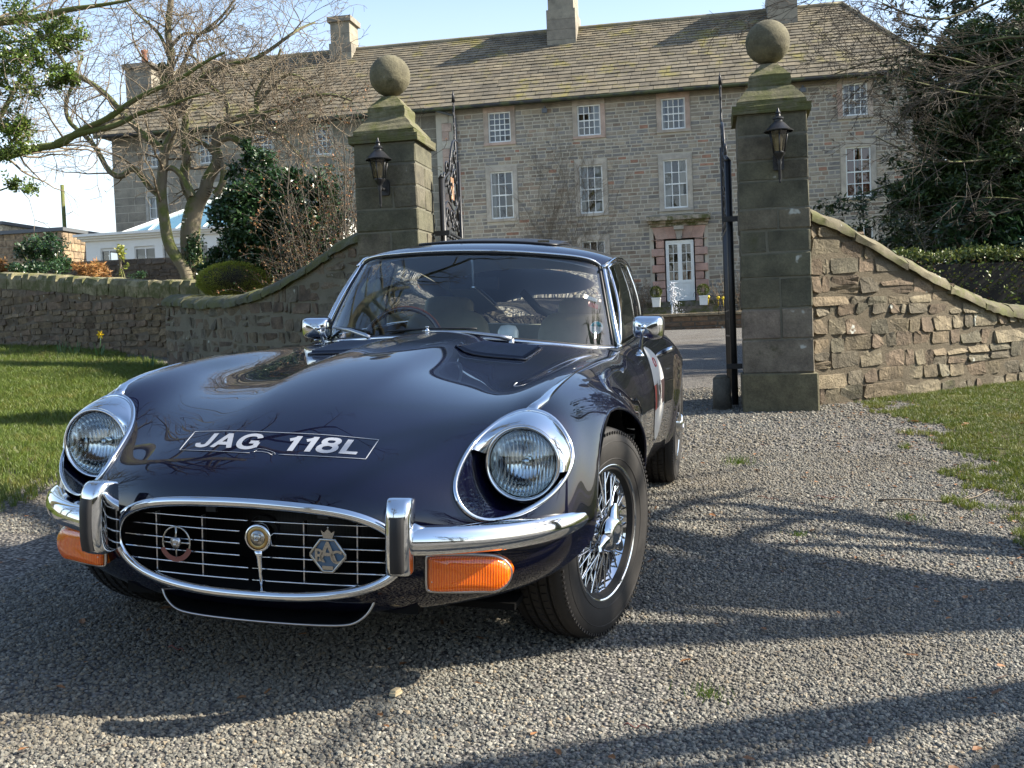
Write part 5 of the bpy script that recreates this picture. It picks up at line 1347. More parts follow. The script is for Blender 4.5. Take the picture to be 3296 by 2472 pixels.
# ================================================================ GATE PILLARS
GY=9.36
zc_R=[.74,1.03,1.29,1.55,1.76,1.95,2.13,2.36,2.53,2.74,2.92]
def pillar(x0,label,seed,cz):
    rp_=random.Random(seed); w=.575; xc=x0+w/2; yc=GY+w/2; g=terr(xc,yc)
    root=empty('gate_pillar',(xc,yc,g),label,'gate pillar')
    inv=Matrix.Translation((-xc,-yc,-g))
    def part(m,name,mt,c,smooth=False,angle=None):
        o=m.build(name,MAT[mt],None,smooth=smooth,angle=angle); o.parent=root; o.matrix_parent_inverse=inv; set_col(o.data,np.array([c]*len(o.data.vertices))); return o
    m=MB(); m.box((xc,yc,(g-.3+2.92)/2),(w-.012,w-.012,2.92-g+.3)); part(m,'core','pier_mortar',(.3,.3,.25))
    def block(xa,xb,ya,yb,za,zb,e,c,name='stone_block'):
        b=.010; m=MB(); j=lambda:rp_.uniform(-.0045,.0045)
        # chamfered box with a little unevenness
        X=(xa,xa+b,xb-b,xb); Y=(ya,ya+b,yb-b,yb); Z=(za,za+b,zb-b,zb); pts=[];fs=[]
        def P(x,y,z): pts.append((x+j(),y+j(),z+j())); return len(pts)-1
        F1=[P(X[1],Y[0],Z[1]),P(X[2],Y[0],Z[1]),P(X[2],Y[0],Z[2]),P(X[1],Y[0],Z[2])]
        F2=[P(X[3],Y[1],Z[1]),P(X[3],Y[2],Z[1]),P(X[3],Y[2],Z[2]),P(X[3],Y[1],Z[2])]
        F3=[P(X[2],Y[3],Z[1]),P(X[1],Y[3],Z[1]),P(X[1],Y[3],Z[2]),P(X[2],Y[3],Z[2])]
        F4=[P(X[0],Y[2],Z[1]),P(X[0],Y[1],Z[1]),P(X[0],Y[1],Z[2]),P(X[0],Y[2],Z[2])]
        T=[P(X[1],Y[1],Z[3]),P(X[2],Y[1],Z[3]),P(X[2],Y[2],Z[3]),P(X[1],Y[2],Z[3])]
        B=[P(X[1],Y[1],Z[0]),P(X[2],Y[1],Z[0]),P(X[2],Y[2],Z[0]),P(X[1],Y[2],Z[0])]
        S=[F1,F2,F3,F4]; fs=[tuple(q) for q in S]+[tuple(T),tuple(B)]
        for k in range(4):
            a=S[k]; n2=S[(k+1)%4]; fs+= [(a[1],n2[0],n2[3],a[2]),(a[3],a[2],T[(k+1)%4],T[k]),(a[0],a[1],B[(k+1)%4],B[k]),(a[2],n2[3],T[(k+1)%4]),(a[1],n2[0],B[(k+1)%4])]
        m.add(pts,fs); part(m,name,'pillar_stone',c)
    cols=[(.100,.098,.066),(.108,.102,.070),(.094,.092,.064),(.120,.108,.078),(.106,.098,.072)]
    low=[(.205,.16,.125),(.18,.15,.12),(.16,.14,.11)]
    zs=cz
    for i,(a,b) in enumerate(zip(zs,zs[1:])):
        c=rp_.choice(low if b<1.5 and x0>0 else cols); c2=rp_.choice(low if b<1.5 and x0>0 else cols)
        split=x0+w*rp_.choice((.38,.55,.62)) if i%3 else None; ov=rp_.uniform(-.002,.003)
        if split: 
            block(x0-ov,split-.004,GY-ov,GY+w*.5-.004,a+.004,b-.004,0,c); block(split+.004,x0+w+ov,GY-ov,GY+w*.5-.004,a+.004,b-.004,0,c2)
            block(x0-ov,x0+w+ov,GY+w*.5+.004,GY+w,a+.004,b-.004,0,c)
        else: block(x0-ov,x0+w+ov,GY-ov,GY+w,a+.004,b-.004,0,c)
    block(x0-.022,x0+w+.030,GY-.03,GY+w+.03,g-.15,zs[0],0,(.125,.115,.070),'plinth')
    # cap: slab, slope, block, slope
    def frust(w0,w1,z0,z1,nm,c,mt='mossy_stone'):
        m=MB(); n=6; rows=[]
        ring=lambda w_,z_:[(xc+sx*w_/2+rp_.uniform(-.004,.004),yc+sy*w_/2+rp_.uniform(-.004,.004),z_+rp_.uniform(-.003,.003)) for sx,sy in [(-1,-1),(-.33,-1),(.33,-1),(1,-1),(1,-.33),(1,.33),(1,1),(.33,1),(-.33,1),(-1,1),(-1,.33),(-1,-.33)]]
        for k in range(n+1): 
            t=k/n; rows.append(ring(w0+(w1-w0)*t,z0+(z1-z0)*t))
        m.grid([[r[q] for r in rows] for q in range(12)],closed_u=True); m.add(rows[-1],[tuple(range(12))]); m.add(rows[0],[tuple(range(12))]); part(m,nm,mt,c,False)
    frust(w+.065,w+.072,2.922,2.990,'cap_slab',(.11,.105,.062)); frust(w-.005,w-.01,2.992,3.035,'cap_neck',(.14,.135,.08)); frust(w-.01,.36,3.035,3.165,'cap_slope',(.13,.122,.074)); frust(.35,.345,3.167,3.265,'cap_block',(.14,.135,.08)); frust(.335,.13,3.267,3.38,'cap_top',(.17,.155,.10))
    # ball finial, its own weathered band
    m=MB(); prof=[]
    for k in range(25):
        a=-pi/2+pi*k/24; r=.187*math.cos(a); z=.187*math.sin(a); 
        if k==9: r+=.004
        if abs(z)<.02: r+=.001
        prof.append((max(r,.0005),z))
    m.lathe([(.055,-.23),(.05,-.19)]+prof,40,Matrix.Translation((xc,yc,3.372+.205))); part(m,'ball',  'pillar_stone',(.135,.125,.08),True)
    return root
pillar(.212,'right hand stone gate pillar with ball finial beside the sunlit rubble wall',5,zc_R)
pillar(-3.168,'left hand stone gate pillar with ball finial behind the car roof',9,[.80,1.02,1.27,1.50,1.72,1.93,2.13,2.33,2.53,2.73,2.92])
# ---- wall lanterns on the pillars
mat('lantern_glass',(.42,.37,.28),.15,0,.5,build=lambda n:n.color(n.mix(n.noise(12,4),(.16,.14,.10),(.42,.36,.26))))
def lantern(x,z,label):
    root=empty('wall_lantern',(x,GY-.004,z),label,'lantern','lanterns on the gate pillars')
    y=-.16
    def part(m,nm,mt,**k): o=m.build(nm,MAT[mt],None,**k); o.parent=root; return o
    m=MB(); m.poly_ext([(-.035,0,-.06),(.035,0,-.06),(.045,0,-.04),(.045,0,.06),(.035,0,.08),(-.035,0,.08),(-.045,0,.06),(-.045,0,-.04)],(0,-.03,0)); part(m,'back_plate','iron',smooth=False)
    m=MB(); m.tube(curve([(0,-.03,.0),(0,-.08,-.015),(0,-.13,.0),(0,y,.035)],12),.014,8); part(m,'bracket','iron')
    m=MB(); m.lathe([(.004,-.185),(.012,-.178),(.007,-.165),(.013,-.15),(.014,-.04),(.020,-.02),(.016,.0),(.030,.03),(.048,.05),(.05,.06)],16,Matrix.Translation((0,y,0))); part(m,'stem','iron')
    m=MB(); 
    for k in range(6):
        a=pi/3*k+pi/6; a2=a+pi/3; 
        m.tube([(.048*math.cos(a),y+.048*math.sin(a),.06),(.082*math.cos(a),y+.082*math.sin(a),.235)],.006,5)
    m.lathe([(.050,.055),(.054,.06),(.050,.07)],6,Matrix.Translation((0,y,0))@Matrix.Rotation(pi/6,4,'Z')); part(m,'cage','iron')
    for k in range(6):
        a=pi/3*k+pi/6; a2=a+pi/3; m=MB(); P=lambda an,r,zz:(r*math.cos(an),y+r*math.sin(an),zz)
        m.add([P(a,.047,.062),P(a2,.047,.062),P(a2,.080,.233),P(a,.080,.233)],[(0,1,2,3)]); part(m,'pane','lantern_pane',smooth=False)
    m=MB(); m.lathe([(.022,.07),(.024,.12),(.034,.17),(.02,.21),(.0,.215)],12,Matrix.Translation((0,y,0))); part(m,'bulb','lantern_glass')
    m=MB(); m.lathe([(.118,.232),(.120,.240),(.10,.25),(.055,.30),(.035,.315),(.034,.33),(.045,.335),(.045,.345),(.022,.36),(.018,.375),(.024,.385),(.012,.40),(.006,.425),(.0,.43)],12,Matrix.Translation((0,y,0))); o=part(m,'lantern_roof','iron',angle=30)
glass_mat('lantern_pane',(.75,.70,.58),.12,1.5,1.4)
lantern(.212+.330,2.50,'black lantern fixed to the right gate pillar under its cap'); lantern(-3.168+.285,2.51,'black lantern fixed to the left gate pillar under its cap')

# ================================================================ IRON GATES, standing open
def scroll(m,c,r,turns,U,W,start=0,sgn=1,rad=.012):
    pts=[]
    for k in range(28):
        t=k/27; a=start+sgn*turns*2*pi*t; rr=r*(1-.82*t); pts.append(Vector(c)+U*(rr*math.cos(a))+W*(rr*math.sin(a)))
    m.tube(pts,[rad*(1-.3*k/27) for k in range(28)],5)
def gate(hinge,ang,wd,label):
    gz=terr(hinge[0],hinge[1])
    root=empty('iron_gate',(hinge[0],hinge[1],gz),label,'gate','pair of open wrought iron gates')
    U_=Vector((math.cos(ang),math.sin(ang),0)); W_=Vector((0,0,1))
    def part(m,nm,**k): o=m.build(nm,MAT['iron'],None,**k); o.parent=root; return o
    def P(u,z): return U_*u+W_*z
    m=MB(); m.tube([P(0,-.02),P(0,2.18)],.030,8,up=(1,0,0)); m.tube([P(0,2.18),P(0,2.22)],[.032,.006],8); part(m,'hinge_post')
    m=MB(); m.tube([P(wd,.06),P(wd,2.50)],.018,6); part(m,'lock_stile')
    for z in (.10,.62,.86,1.62,1.70):
        m=MB(); m.tube([P(0,z),P(wd,z)],.013 if z not in (.10,1.62,1.70) else .018,6); part(m,'rail',smooth=False)
    nb=11
    for k in range(1,nb):
        u=wd*k/nb; top=1.62
        m=MB(); m.tube([P(u,.10),P(u,top)],.0115,6); part(m,'bar')
    for k in range(1,2*nb,2):
        u=wd*k/nb/2; m=MB(); m.tube([P(u,.10),P(u,.70),P(u,.74)],[.007,.007,.001],6); part(m,'dog_bar')
    m=MB()
    for k in range(7):
        u=wd*(k+.5)/7; m.tube([P(u,1.66)+U_.cross(W_)*.012,P(u,1.66)-U_.cross(W_)*.012],.014,8)
    part(m,'boss_row')
    m=MB()
    for (u,z,r,st,sg) in ((.10,1.86,.10,-pi/2,1),(.30,1.86,.10,-pi/2,-1),(.52,1.86,.10,-pi/2,1),(.74,1.86,.10,-pi/2,-1),(.10,2.05,.07,pi/2,1),(.52,2.10,.11,pi/2,-1),(.78,2.1,.12,pi/2,1),(.35,2.3,.10,0,1),(.62,2.42,.10,0,-1),(.86,2.5,.09,0,1),(.15,.74,.055,0,1),(.35,.74,.055,0,1),(.55,.74,.055,0,1),(.75,.74,.055,0,1),(.95,.74,.055,0,1),(.2,2.18,.09,0,1),(.42,2.14,.09,pi,-1),(.66,2.24,.10,0,1),(.86,2.3,.10,pi,-1),(.95,2.0,.09,0,1),(.06,1.76,.05,0,1),(.62,1.78,.06,0,1),(.88,1.8,.07,pi,-1)):
        if u<wd: scroll(m,P(u,z),r,1.4,U_,W_,st,sg)
    m.tube(curve([P(0,2.10),P(.2,2.22),P(.45,2.30),P(.6,2.48),P(.8,2.66),P(wd,2.70)],20),.013,6)
    m.tube(curve([P(0,1.78),P(.3,2.0),P(wd*.6,1.95),P(wd,2.15)],20),.008,5)
    part(m,'scrollwork')
    m=MB(); m.tube([P(wd*.84,1.70),P(wd*.84,3.10)],[.014,.010],6); 
    for z,r in ((2.72,.055),(2.84,.045),(2.95,.035),(3.05,.024)): scroll(m,P(wd*.84+.03,z),r,1.2,U_,W_,pi,1,.006); scroll(m,P(wd*.84-.03,z),r,1.2,U_,W_,0,-1,.006)
    m.tube([P(wd*.84,3.08),P(wd*.84,3.15),P(wd*.84,3.2)],[.02,.012,.002],6); part(m,'finial')
    m=MB(); m.box(P(wd*.55,2.16),(.012,.10,.22)); o=part(m,'crest_panel',smooth=False); o.data.materials.clear(); o.data.materials.append(MAT['crest_paint'])
    for z in (.35,1.66):
        m=MB(); m.box(P(-.06,z),(.14,.035,.045)); part(m,'hinge_strap',smooth=False)
    return root
mat('crest_paint',(.40,.20,.13),.6,build=lambda n:n.color(n.mix(n.noise(9,3),(.35,.12,.06),(.55,.42,.25))))
gate((-2.50,9.90),R(94.5),1.10,'open black iron gate with scrollwork standing beside the left pillar')
gate((.135,9.90),R(92),1.20,'open black iron gate seen edge on beside the right pillar')
m=MB(); m.tube([(.02,9.6,terr(0,9.6)-.05),(.02,9.6,terr(0,9.6)+.27)],[.085,.075],10); m.tube([(.02,9.6,terr(0,9.6)+.27),(.02,9.6,terr(0,9.6)+.30)],[.075,.04],10)
o=m.build('guard_stone',MAT['pillar_stone']); set_col(o.data,np.array([(.10,.095,.08)]*len(o.data.vertices))); tag(o,'small dark guard stone at the foot of the right gate pillar','guard stone')

# ================================================================ RUBBLE WALLS
def rubble_wall(name,label,path,tops,seed,hs,wsz,palette,thick=.40,cop=None,mt='rubble_stone',mort='dark_mortar',front=-1,back=False,proud=.022,limit=300,copcol=(.17,.155,.11),jit=.018,flush=.002,gap=.005):
    """path: plan points; tops: top heights at those points; stones on the face that looks to the camera"""
    rw_=random.Random(seed)
    P=curve([(x,y,t) for (x,y),t in zip(path,tops)],60)
    L=[0]
    for a,b in zip(P,P[1:]): L.append(L[-1]+math.hypot(b.x-a.x,b.y-a.y))
    def at(s):
        x=np.interp(s,L,[p.x for p in P]); y=np.interp(s,L,[p.y for p in P]); t=np.interp(s,L,[p.z for p in P]); e=.05
        x2=np.interp(min(s+e,L[-1]),L,[p.x for p in P]); y2=np.interp(min(s+e,L[-1]),L,[p.y for p in P]); x1=np.interp(max(s-e,0),L,[p.x for p in P]); y1=np.interp(max(s-e,0),L,[p.y for p in P])
        d=Vector((x2-x1,y2-y1,0)).normalized(); n=Vector((d.y,-d.x,0)); 
        if n.y>0: n=-n
        return Vector((x,y,0)),d,n,float(t)
    p0,_,_,_=at(0); root=empty(name,(p0.x,p0.y,terr(p0.x,p0.y)),label,'wall'); inv=root.matrix_basis.inverted() if False else Matrix.Translation(-Vector(root.location))
    def attach(o): o.parent=root; o.matrix_parent_inverse=inv
    # core
    m=MB(); G=[]
    for s in np.linspace(0,L[-1],80):
        p,d,n,t=at(s); g=terr(p.x,p.y)-.3; q=p-n*thick
        G.append([p+n*flush+Vector((0,0,g)),p+n*flush+Vector((0,0,t)),q+Vector((0,0,t)),q+Vector((0,0,g))])
    m.grid(G); m.add(G[0],[(0,1,2,3)]); m.add(G[-1],[(0,1,2,3)])
    o=m.build('wall_core',MAT[mort],None,smooth=False); attach(o)
    # stones in wandering courses
    items=[]; z=-.12; tmax=max(tops)
    gmin=min(terr(*p) for p in path)
    z=gmin-.1; row=0
    while z<tmax:
        h=rw_.uniform(*hs); s=rw_.uniform(-.2,0); ph=rw_.uniform(0,6)
        while s<L[-1]:
            w=rw_.uniform(*wsz)*(1.5 if rw_.random()<.14 else .55 if rw_.random()<.2 else 1); s0=max(s,0)+gap; s1=min(s+w,L[-1])-gap; s+=w
            if s1-s0<.04: continue
            sm_=(s0+s1)/2; p,d,n,t=at(sm_); zz=z+.02*math.sin(sm_*2.1+ph)+ (terr(p.x,p.y)-gmin)*.5; top=t-(.02 if cop else 0)
            if zz>top-.04 or zz+h<terr(p.x,p.y)-.05: continue
            hh=min(h,top-zz+.01)
            rounds=rw_.uniform(.15,.35); K=8; fr=[];bk=[]
            pr=proud*rw_.uniform(.3,1.5)
            parts=[(0,0)]
            if hh>.16 and rw_.random()<.35: parts=[(0,.5),(.5,1)]
            else: parts=[(0,1)]
            for (fa,fb) in parts:
                za=zz+hh*fa+gap; zb=zz+hh*fb-gap; ins=min(.02,(zb-za)*.25)
                out=[(s0+ins,za),(s1-ins*rw_.uniform(.3,2),za+rw_.uniform(0,.012)),(s1,za+ins),(s1-rw_.uniform(0,.012),zb-ins),(s1-ins*rw_.uniform(.5,2),zb),(s0+ins,zb-rw_.uniform(0,.015)),(s0+rw_.uniform(0,.012),zb-ins),(s0,za+ins)]
                v=[];cxs=(s0+s1)/2;cz_=(za+zb)/2
                tilt=(rw_.uniform(-.012,.012),rw_.uniform(-.012,.012))
                for (a,b) in out: 
                    pp,_,nn,_=at(a); a2=cxs+(a-cxs)*.955+rw_.uniform(-jit,jit)*.4; b2=cz_+(b-cz_)*.94+rw_.uniform(-jit,jit)*.4; pq,_,nq,_=at(a2)
                    v.append(pq+nq*(pr+tilt[0]*(1 if a>cxs else -1)+tilt[1]*(1 if b>cz_ else -1)+rw_.uniform(-.004,.004))+Vector((0,0,b2)))
                for (a,b) in out: pp,_,nn,_=at(a); v.append(pp-nn*.02+Vector((0,0,b)))
                pc_,_,nc,_=at(cxs); v.append(pc_+nc*(pr+rw_.uniform(-.003,.006))+Vector((0,0,cz_)))
                f=[(k,(k+1)%8,16) for k in range(8)]+[(k,k+8,(k+1)%8+8,(k+1)%8) for k in range(8)]
                c=rw_.choice(palette); k=rw_.uniform(.75,1.2); items.append((v,f,tuple(q*k for q in c),(s1-s0)*(zb-za)*(1 if sm_<5 else .5)))
        z+=h
    lay_stones(items,'stone',MAT[mt],root,limit,inv=inv)
    if cop=='round':
        s=0; k=0
        while s<L[-1]-.05:
            w=rw_.uniform(.34,.62); s1=min(s+w,L[-1]); m=MB(); G=[]; lift=rw_.uniform(-.016,.016)
            for ss in np.linspace(s+.006,s1-.006,8):
                p,d,n,t=at(ss); row=[]
                for a in np.linspace(-.25,pi+.25,9): row.append(p-n*(thick/2)+n*((thick/2+.055)*math.cos(a)+rw_.uniform(-.009,.009))+Vector((0,0,t-.055+lift+.125*math.sin(a)+rw_.uniform(-.008,.008))))
                G.append(row)
            m.grid(G); m.add(G[0],[tuple(range(9))]); m.add(G[-1],[tuple(range(9))]); o=m.build('coping_stone',MAT['mossy_stone'],None,smooth=True,angle=50); attach(o); kk=rw_.uniform(.8,1.15); set_col(o.data,np.array([tuple(q*kk for q in copcol)]*len(o.data.vertices))); s=s1
    elif cop=='upright':
        s=0
        while s<L[-1]-.05:
            w=rw_.uniform(.22,.48); p,d,n,t=at(s+w/2); ln=rw_.uniform(-.02,.22); hgt=rw_.uniform(.24,.30); q=p-n*(thick/2)
            m=MB(); M_=Matrix((d,n,Vector((0,0,1)))).transposed()@Matrix.Rotation(ln,3,'Y'); 
            pts=[]
            for zz,kx,ky in ((-.02,1,1),(hgt*.6,1,1.02),(hgt*.92,.8,.85),(hgt,.5,.55)):
                for a,b in ((-1,-1),(1,-1),(1,1),(-1,1)): pts.append(q+M_@Vector((a*kx*(w/2-.006)+rw_.uniform(-.006,.006),b*ky*(thick/2+.02)+rw_.uniform(-.01,.01),zz))+Vector((0,0,t)))
            m.grid([[pts[r*4+c] for r in range(4)] for c in range(4)],closed_u=True); m.add(pts[-4:],[(0,1,2,3)]); o=m.build('coping_stone',MAT['mossy_stone'],None,smooth=False); attach(o); kk=rw_.uniform(.7,1.25); set_col(o.data,np.array([tuple(x*kk for x in copcol)]*len(o.data.vertices))); s+=w
    return root
mat('lime_mortar',(.2,.18,.14),.95,build=lambda n:(n.color(n.mix(n.noise(4,8,.7),(.10,.09,.065),(.27,.245,.19))),n.bump(n.noise(26,10,.85),.8,.025)))
mat('wall_mortar',(.24,.19,.13),.95,build=lambda n:(n.color(n.mix(n.noise(4,8,.7),(.085,.07,.045),(.21,.17,.115))),n.bump(n.noise(26,10,.85),1.0,.035)))
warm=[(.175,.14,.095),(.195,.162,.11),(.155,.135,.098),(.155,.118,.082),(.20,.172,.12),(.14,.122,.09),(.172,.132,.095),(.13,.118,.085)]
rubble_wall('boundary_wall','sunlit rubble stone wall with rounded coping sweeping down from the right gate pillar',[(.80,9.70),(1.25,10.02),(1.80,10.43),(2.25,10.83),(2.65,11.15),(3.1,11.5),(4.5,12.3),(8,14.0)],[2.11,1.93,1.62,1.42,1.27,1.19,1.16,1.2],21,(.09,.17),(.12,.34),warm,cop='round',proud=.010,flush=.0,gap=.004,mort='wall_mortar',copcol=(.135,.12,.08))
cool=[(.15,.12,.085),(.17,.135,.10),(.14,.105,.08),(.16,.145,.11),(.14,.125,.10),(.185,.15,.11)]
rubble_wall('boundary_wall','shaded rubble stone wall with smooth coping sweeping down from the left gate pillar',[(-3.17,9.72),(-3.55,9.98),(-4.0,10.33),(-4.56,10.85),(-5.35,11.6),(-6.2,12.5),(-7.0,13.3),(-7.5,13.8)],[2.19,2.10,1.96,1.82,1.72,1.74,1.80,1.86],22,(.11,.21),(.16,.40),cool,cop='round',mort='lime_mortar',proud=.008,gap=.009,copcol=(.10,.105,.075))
rubble_wall('garden_wall','low dry stone wall with upright coping stones at the left edge of the lawn',[(-20,22.2),(-16,20.1),(-13.8,18.8),(-10.7,17.1),(-7.6,15.4)],[2.75,2.62,2.52,2.20,1.92],23,(.09,.16),(.14,.36),[(.17,.13,.085),(.20,.155,.10),(.15,.12,.085),(.19,.14,.10)],cop='upright',copcol=(.22,.20,.125))
# ================================================================ GROUND
def _gravel(n):
    co=n.co()
    v1=n.new('ShaderNodeTexVoronoi'); v1.inputs['Scale'].default_value=75; n.l(co,v1.inputs['Vector'])
    v2=n.new('ShaderNodeTexVoronoi'); v2.inputs['Scale'].default_value=38; n.l(co,v2.inputs['Vector'])
    sp=n.new('ShaderNodeSeparateColor'); n.l(v1.outputs['Color'],sp.inputs[0])
    c=n.ramp(sp.outputs[0],[(0,(.075,.07,.062)),(.35,(.15,.14,.125)),(.7,(.23,.215,.19)),(1,(.33,.31,.27))])
    big=n.noise(.9,6,.6); c=n.mix(n.math('MULTIPLY',n.ramp(big,[(.45,(0,0,0)),(.7,(1,1,1))]),.55),c,(.10,.075,.05))
    c=n.mix(n.ramp(v1.outputs['Distance'],[(.35,(0,0,0)),(.75,(1,1,1))]),c,(.03,.028,.026)); n.color(c)
    h=n.math('ADD',n.math('MULTIPLY',v1.outputs['Distance'],-1.0),n.math('MULTIPLY',v2.outputs['Distance'],-.7)); n.bump(h,1.0,.012)
mat('gravel_ground',(.2,.2,.19),.9,build=_gravel)
def _soil(n):
    f=n.noise(3,8,.7); g=n.noise(40,6,.8)
    c=n.mix(f,(.06,.045,.026),(.12,.115,.035)); c=n.mix(n.ramp(n.noise(2.3,6,.7),[(.42,(0,0,0)),(.62,(1,1,1))]),c,(.17,.18,.035)); c=n.mix(n.math('MULTIPLY',g,.5),c,(.03,.025,.015)); n.color(c); n.bump(g,1.0,.03)
mat('lawn_soil',(.08,.10,.03),.95,build=_soil)
def _wn(n,c):
    g=n.new('ShaderNodeNewGeometry'); f=n.noise(.8,5,.65,vec=g.outputs['Position']); return n.mix(n.math('MULTIPLY',n.ramp(f,[(.42,(0,0,0)),(.68,(1,1,1))]),.65),c,(.13,.10,.06))
mat('gravel_stone',(.2,.2,.2),.8,build=lambda n:(n.color(n.mix(n.math('MULTIPLY',n.noise(120,3),.5),_wn(n,n.ramp(n.rand(),[(0,(.060,.058,.050)),(.3,(.115,.112,.098)),(.6,(.185,.178,.152)),(.85,(.28,.262,.215)),(.93,(.24,.175,.10)),(1,(.42,.40,.33))])),(.10,.10,.088)))))
xs=np.r_[np.linspace(-400,-30,8)[:-1],np.linspace(-30,-6,25)[:-1],np.linspace(-6,4,81)[:-1],np.linspace(4,30,27)[:-1],np.linspace(30,400,8)]
ys=np.r_[np.linspace(-300,-20,7)[:-1],np.linspace(-20,0,21)[:-1],np.linspace(0,12,97)[:-1],np.linspace(12,40,57)[:-1],np.linspace(40,400,8)]
m=MB(); m.grid([[(x,y,terr(x,y)) for y in ys] for x in xs]); g=m.build('ground',MAT['gravel_ground']); g['kind']='structure'
def left_edge(y):
    e=-3.45-.10*max(0,y-4.6)-.06*math.sin(y*2.3)-.05*math.sin(y*5.1)
    if y>9.4: e=min(e,-3.3-(y-9.6)*.95)
    return e
def in_left_lawn(x,y): return x<left_edge(y)
def right_edge(y): return 1.33+.07*math.sin(y*3.1)+.05*math.sin(y*7.3)+.03*math.sin(y*17.)
def in_right_lawn(x,y): return x>right_edge(y)
def lawn(name,pts_x,pts_y,f):
    V=[];F=[];idx={}
    nx,ny=len(pts_x),len(pts_y); S=[]; P=[]
    for i,x in enumerate(pts_x):
        for j,y in enumerate(pts_y): P.append(Vector((x,y,terr(x,y)+.010))); S.append(f(x,y))
    Fq=[(i*ny+j,(i+1)*ny+j,(i+1)*ny+j+1,i*ny+j+1) for i in range(nx-1) for j in range(ny-1)]
    # smooth the border by bisection on each crossing
    Fk=[q for q in Fq if any(S[k]>0 for k in q)]
    Vn,Fn,_=clip_mesh(P,Fk,S)
    for p in Vn: p.z=terr(p.x,p.y)-.006+.020*sm(max(0,min(left_edge(p.y)-p.x if p.x<0 else p.x-right_edge(p.y)-.12,.5))/.5)
    me=bpy.data.meshes.new(name); me.from_pydata([tuple(p) for p in Vn],[],Fn); me.materials.append(MAT['lawn_soil']); me.polygons.foreach_set('use_smooth',[True]*len(me.polygons)); me.update()
    o=bpy.data.objects.new(name,me); col.objects.link(o); o['kind']='structure'; return o
lawnL=lawn('lawn',np.linspace(-24,-3,90),np.linspace(.5,21,120),lambda x,y:left_edge(y)-x)
lawnR=lawn('lawn',np.r_[np.linspace(1.0,2.4,60)[:-1],np.linspace(2.4,9,20)],np.linspace(3.4,14.5,220),lambda x,y:x-right_edge(y)-.12)
lawnF=lawn('lawn',np.linspace(2.0,26,24),np.linspace(14.5,34,20),lambda x,y:1.0)
lawnG=lawn('lawn',np.linspace(-26,-4.2,24),np.linspace(21,34,14),lambda x,y:1.0)
# ---- instancing of small stones and grass with geometry nodes (stuff)
def icostone(i):
    bm=bmesh.new(); bmesh.ops.create_icosphere(bm,subdivisions=1,radius=1); r_=random.Random(i)
    for v in bm.verts: v.co*=r_.uniform(.72,1.15); v.co.z*=.72; v.co.x*=r_.uniform(.95,1.15)
    me=bpy.data.meshes.new('gravel_stone'); bm.to_mesh(me); bm.free(); me.materials.append(MAT['gravel_stone']); return me
def scatter(name,points,scales,rots,protos,label=None,cat=None,normal=None):
    """points instanced through geometry nodes: attributes carry scale, rotation and which prototype"""
    me=bpy.data.meshes.new(name+'_points'); n=len(points); me.vertices.add(n); me.vertices.foreach_set('co',np.asarray(points,np.float32).ravel())
    a=me.attributes.new('sc','FLOAT_VECTOR','POINT'); a.data.foreach_set('vector',np.asarray(scales,np.float32).ravel())
    a=me.attributes.new('ro','FLOAT_VECTOR','POINT'); a.data.foreach_set('vector',np.asarray(rots,np.float32).ravel())
    k=len(protos); a=me.attributes.new('ix','INT','POINT'); a.data.foreach_set('value',(np.arange(n)%k).astype(np.int32))
    o=bpy.data.objects.new(name,me); col.objects.link(o); o['kind']='stuff'
    if label: o['label']=label
    ng=bpy.data.node_groups.new(name+'_nodes','GeometryNodeTree'); ng.interface.new_socket('Geometry',in_out='INPUT',socket_type='NodeSocketGeometry'); ng.interface.new_socket('Geometry',in_out='OUTPUT',socket_type='NodeSocketGeometry')
    N_=ng.nodes; gi=N_.new('NodeGroupInput'); go=N_.new('NodeGroupOutput'); inst=N_.new('GeometryNodeInstanceOnPoints'); m2p=N_.new('GeometryNodeMeshToPoints')
    ng.links.new(gi.outputs[0],m2p.inputs['Mesh']); ng.links.new(m2p.outputs[0],inst.inputs['Points'])
    join=N_.new('GeometryNodeGeometryToInstance')
    protocol=bpy.data.collections.new(name+'_kinds')
    for i,pm in enumerate(protos):
        po=bpy.data.objects.new('%s_kind'%name,pm); protocol.objects.link(po)
    ci=N_.new('GeometryNodeCollectionInfo'); ci.inputs['Collection'].default_value=protocol; ci.inputs['Separate Children'].default_value=True; ci.inputs['Reset Children'].default_value=True
    ng.links.new(ci.outputs[0],inst.inputs['Instance']); inst.inputs['Pick Instance'].default_value=True
    def attr(nm,t,sock):
        q=N_.new('GeometryNodeInputNamedAttribute'); q.data_type=t; q.inputs['Name'].default_value=nm
        ng.links.new([x for x in q.outputs if x.name=='Attribute' and x.enabled][0],inst.inputs[sock])
    attr('sc','FLOAT_VECTOR','Scale'); attr('ix','INT','Instance Index')
    q=N_.new('GeometryNodeInputNamedAttribute'); q.data_type='FLOAT_VECTOR'; q.inputs['Name'].default_value='ro'
    e=N_.new('FunctionNodeEulerToRotation'); ng.links.new([x for x in q.outputs if x.name=='Attribute' and x.enabled][0],e.inputs[0]); ng.links.new(e.outputs[0],inst.inputs['Rotation'])
    ng.links.new(inst.outputs[0],go.inputs[0])
    md=o.modifiers.new('scatter','NODES'); md.node_group=ng
    return o
nr=np.random.RandomState(5)
terr_np=np.vectorize(terr)
def rand_area(n,x0,x1,y0,y1): return nr.uniform(x0,x1,n),nr.uniform(y0,y1,n)
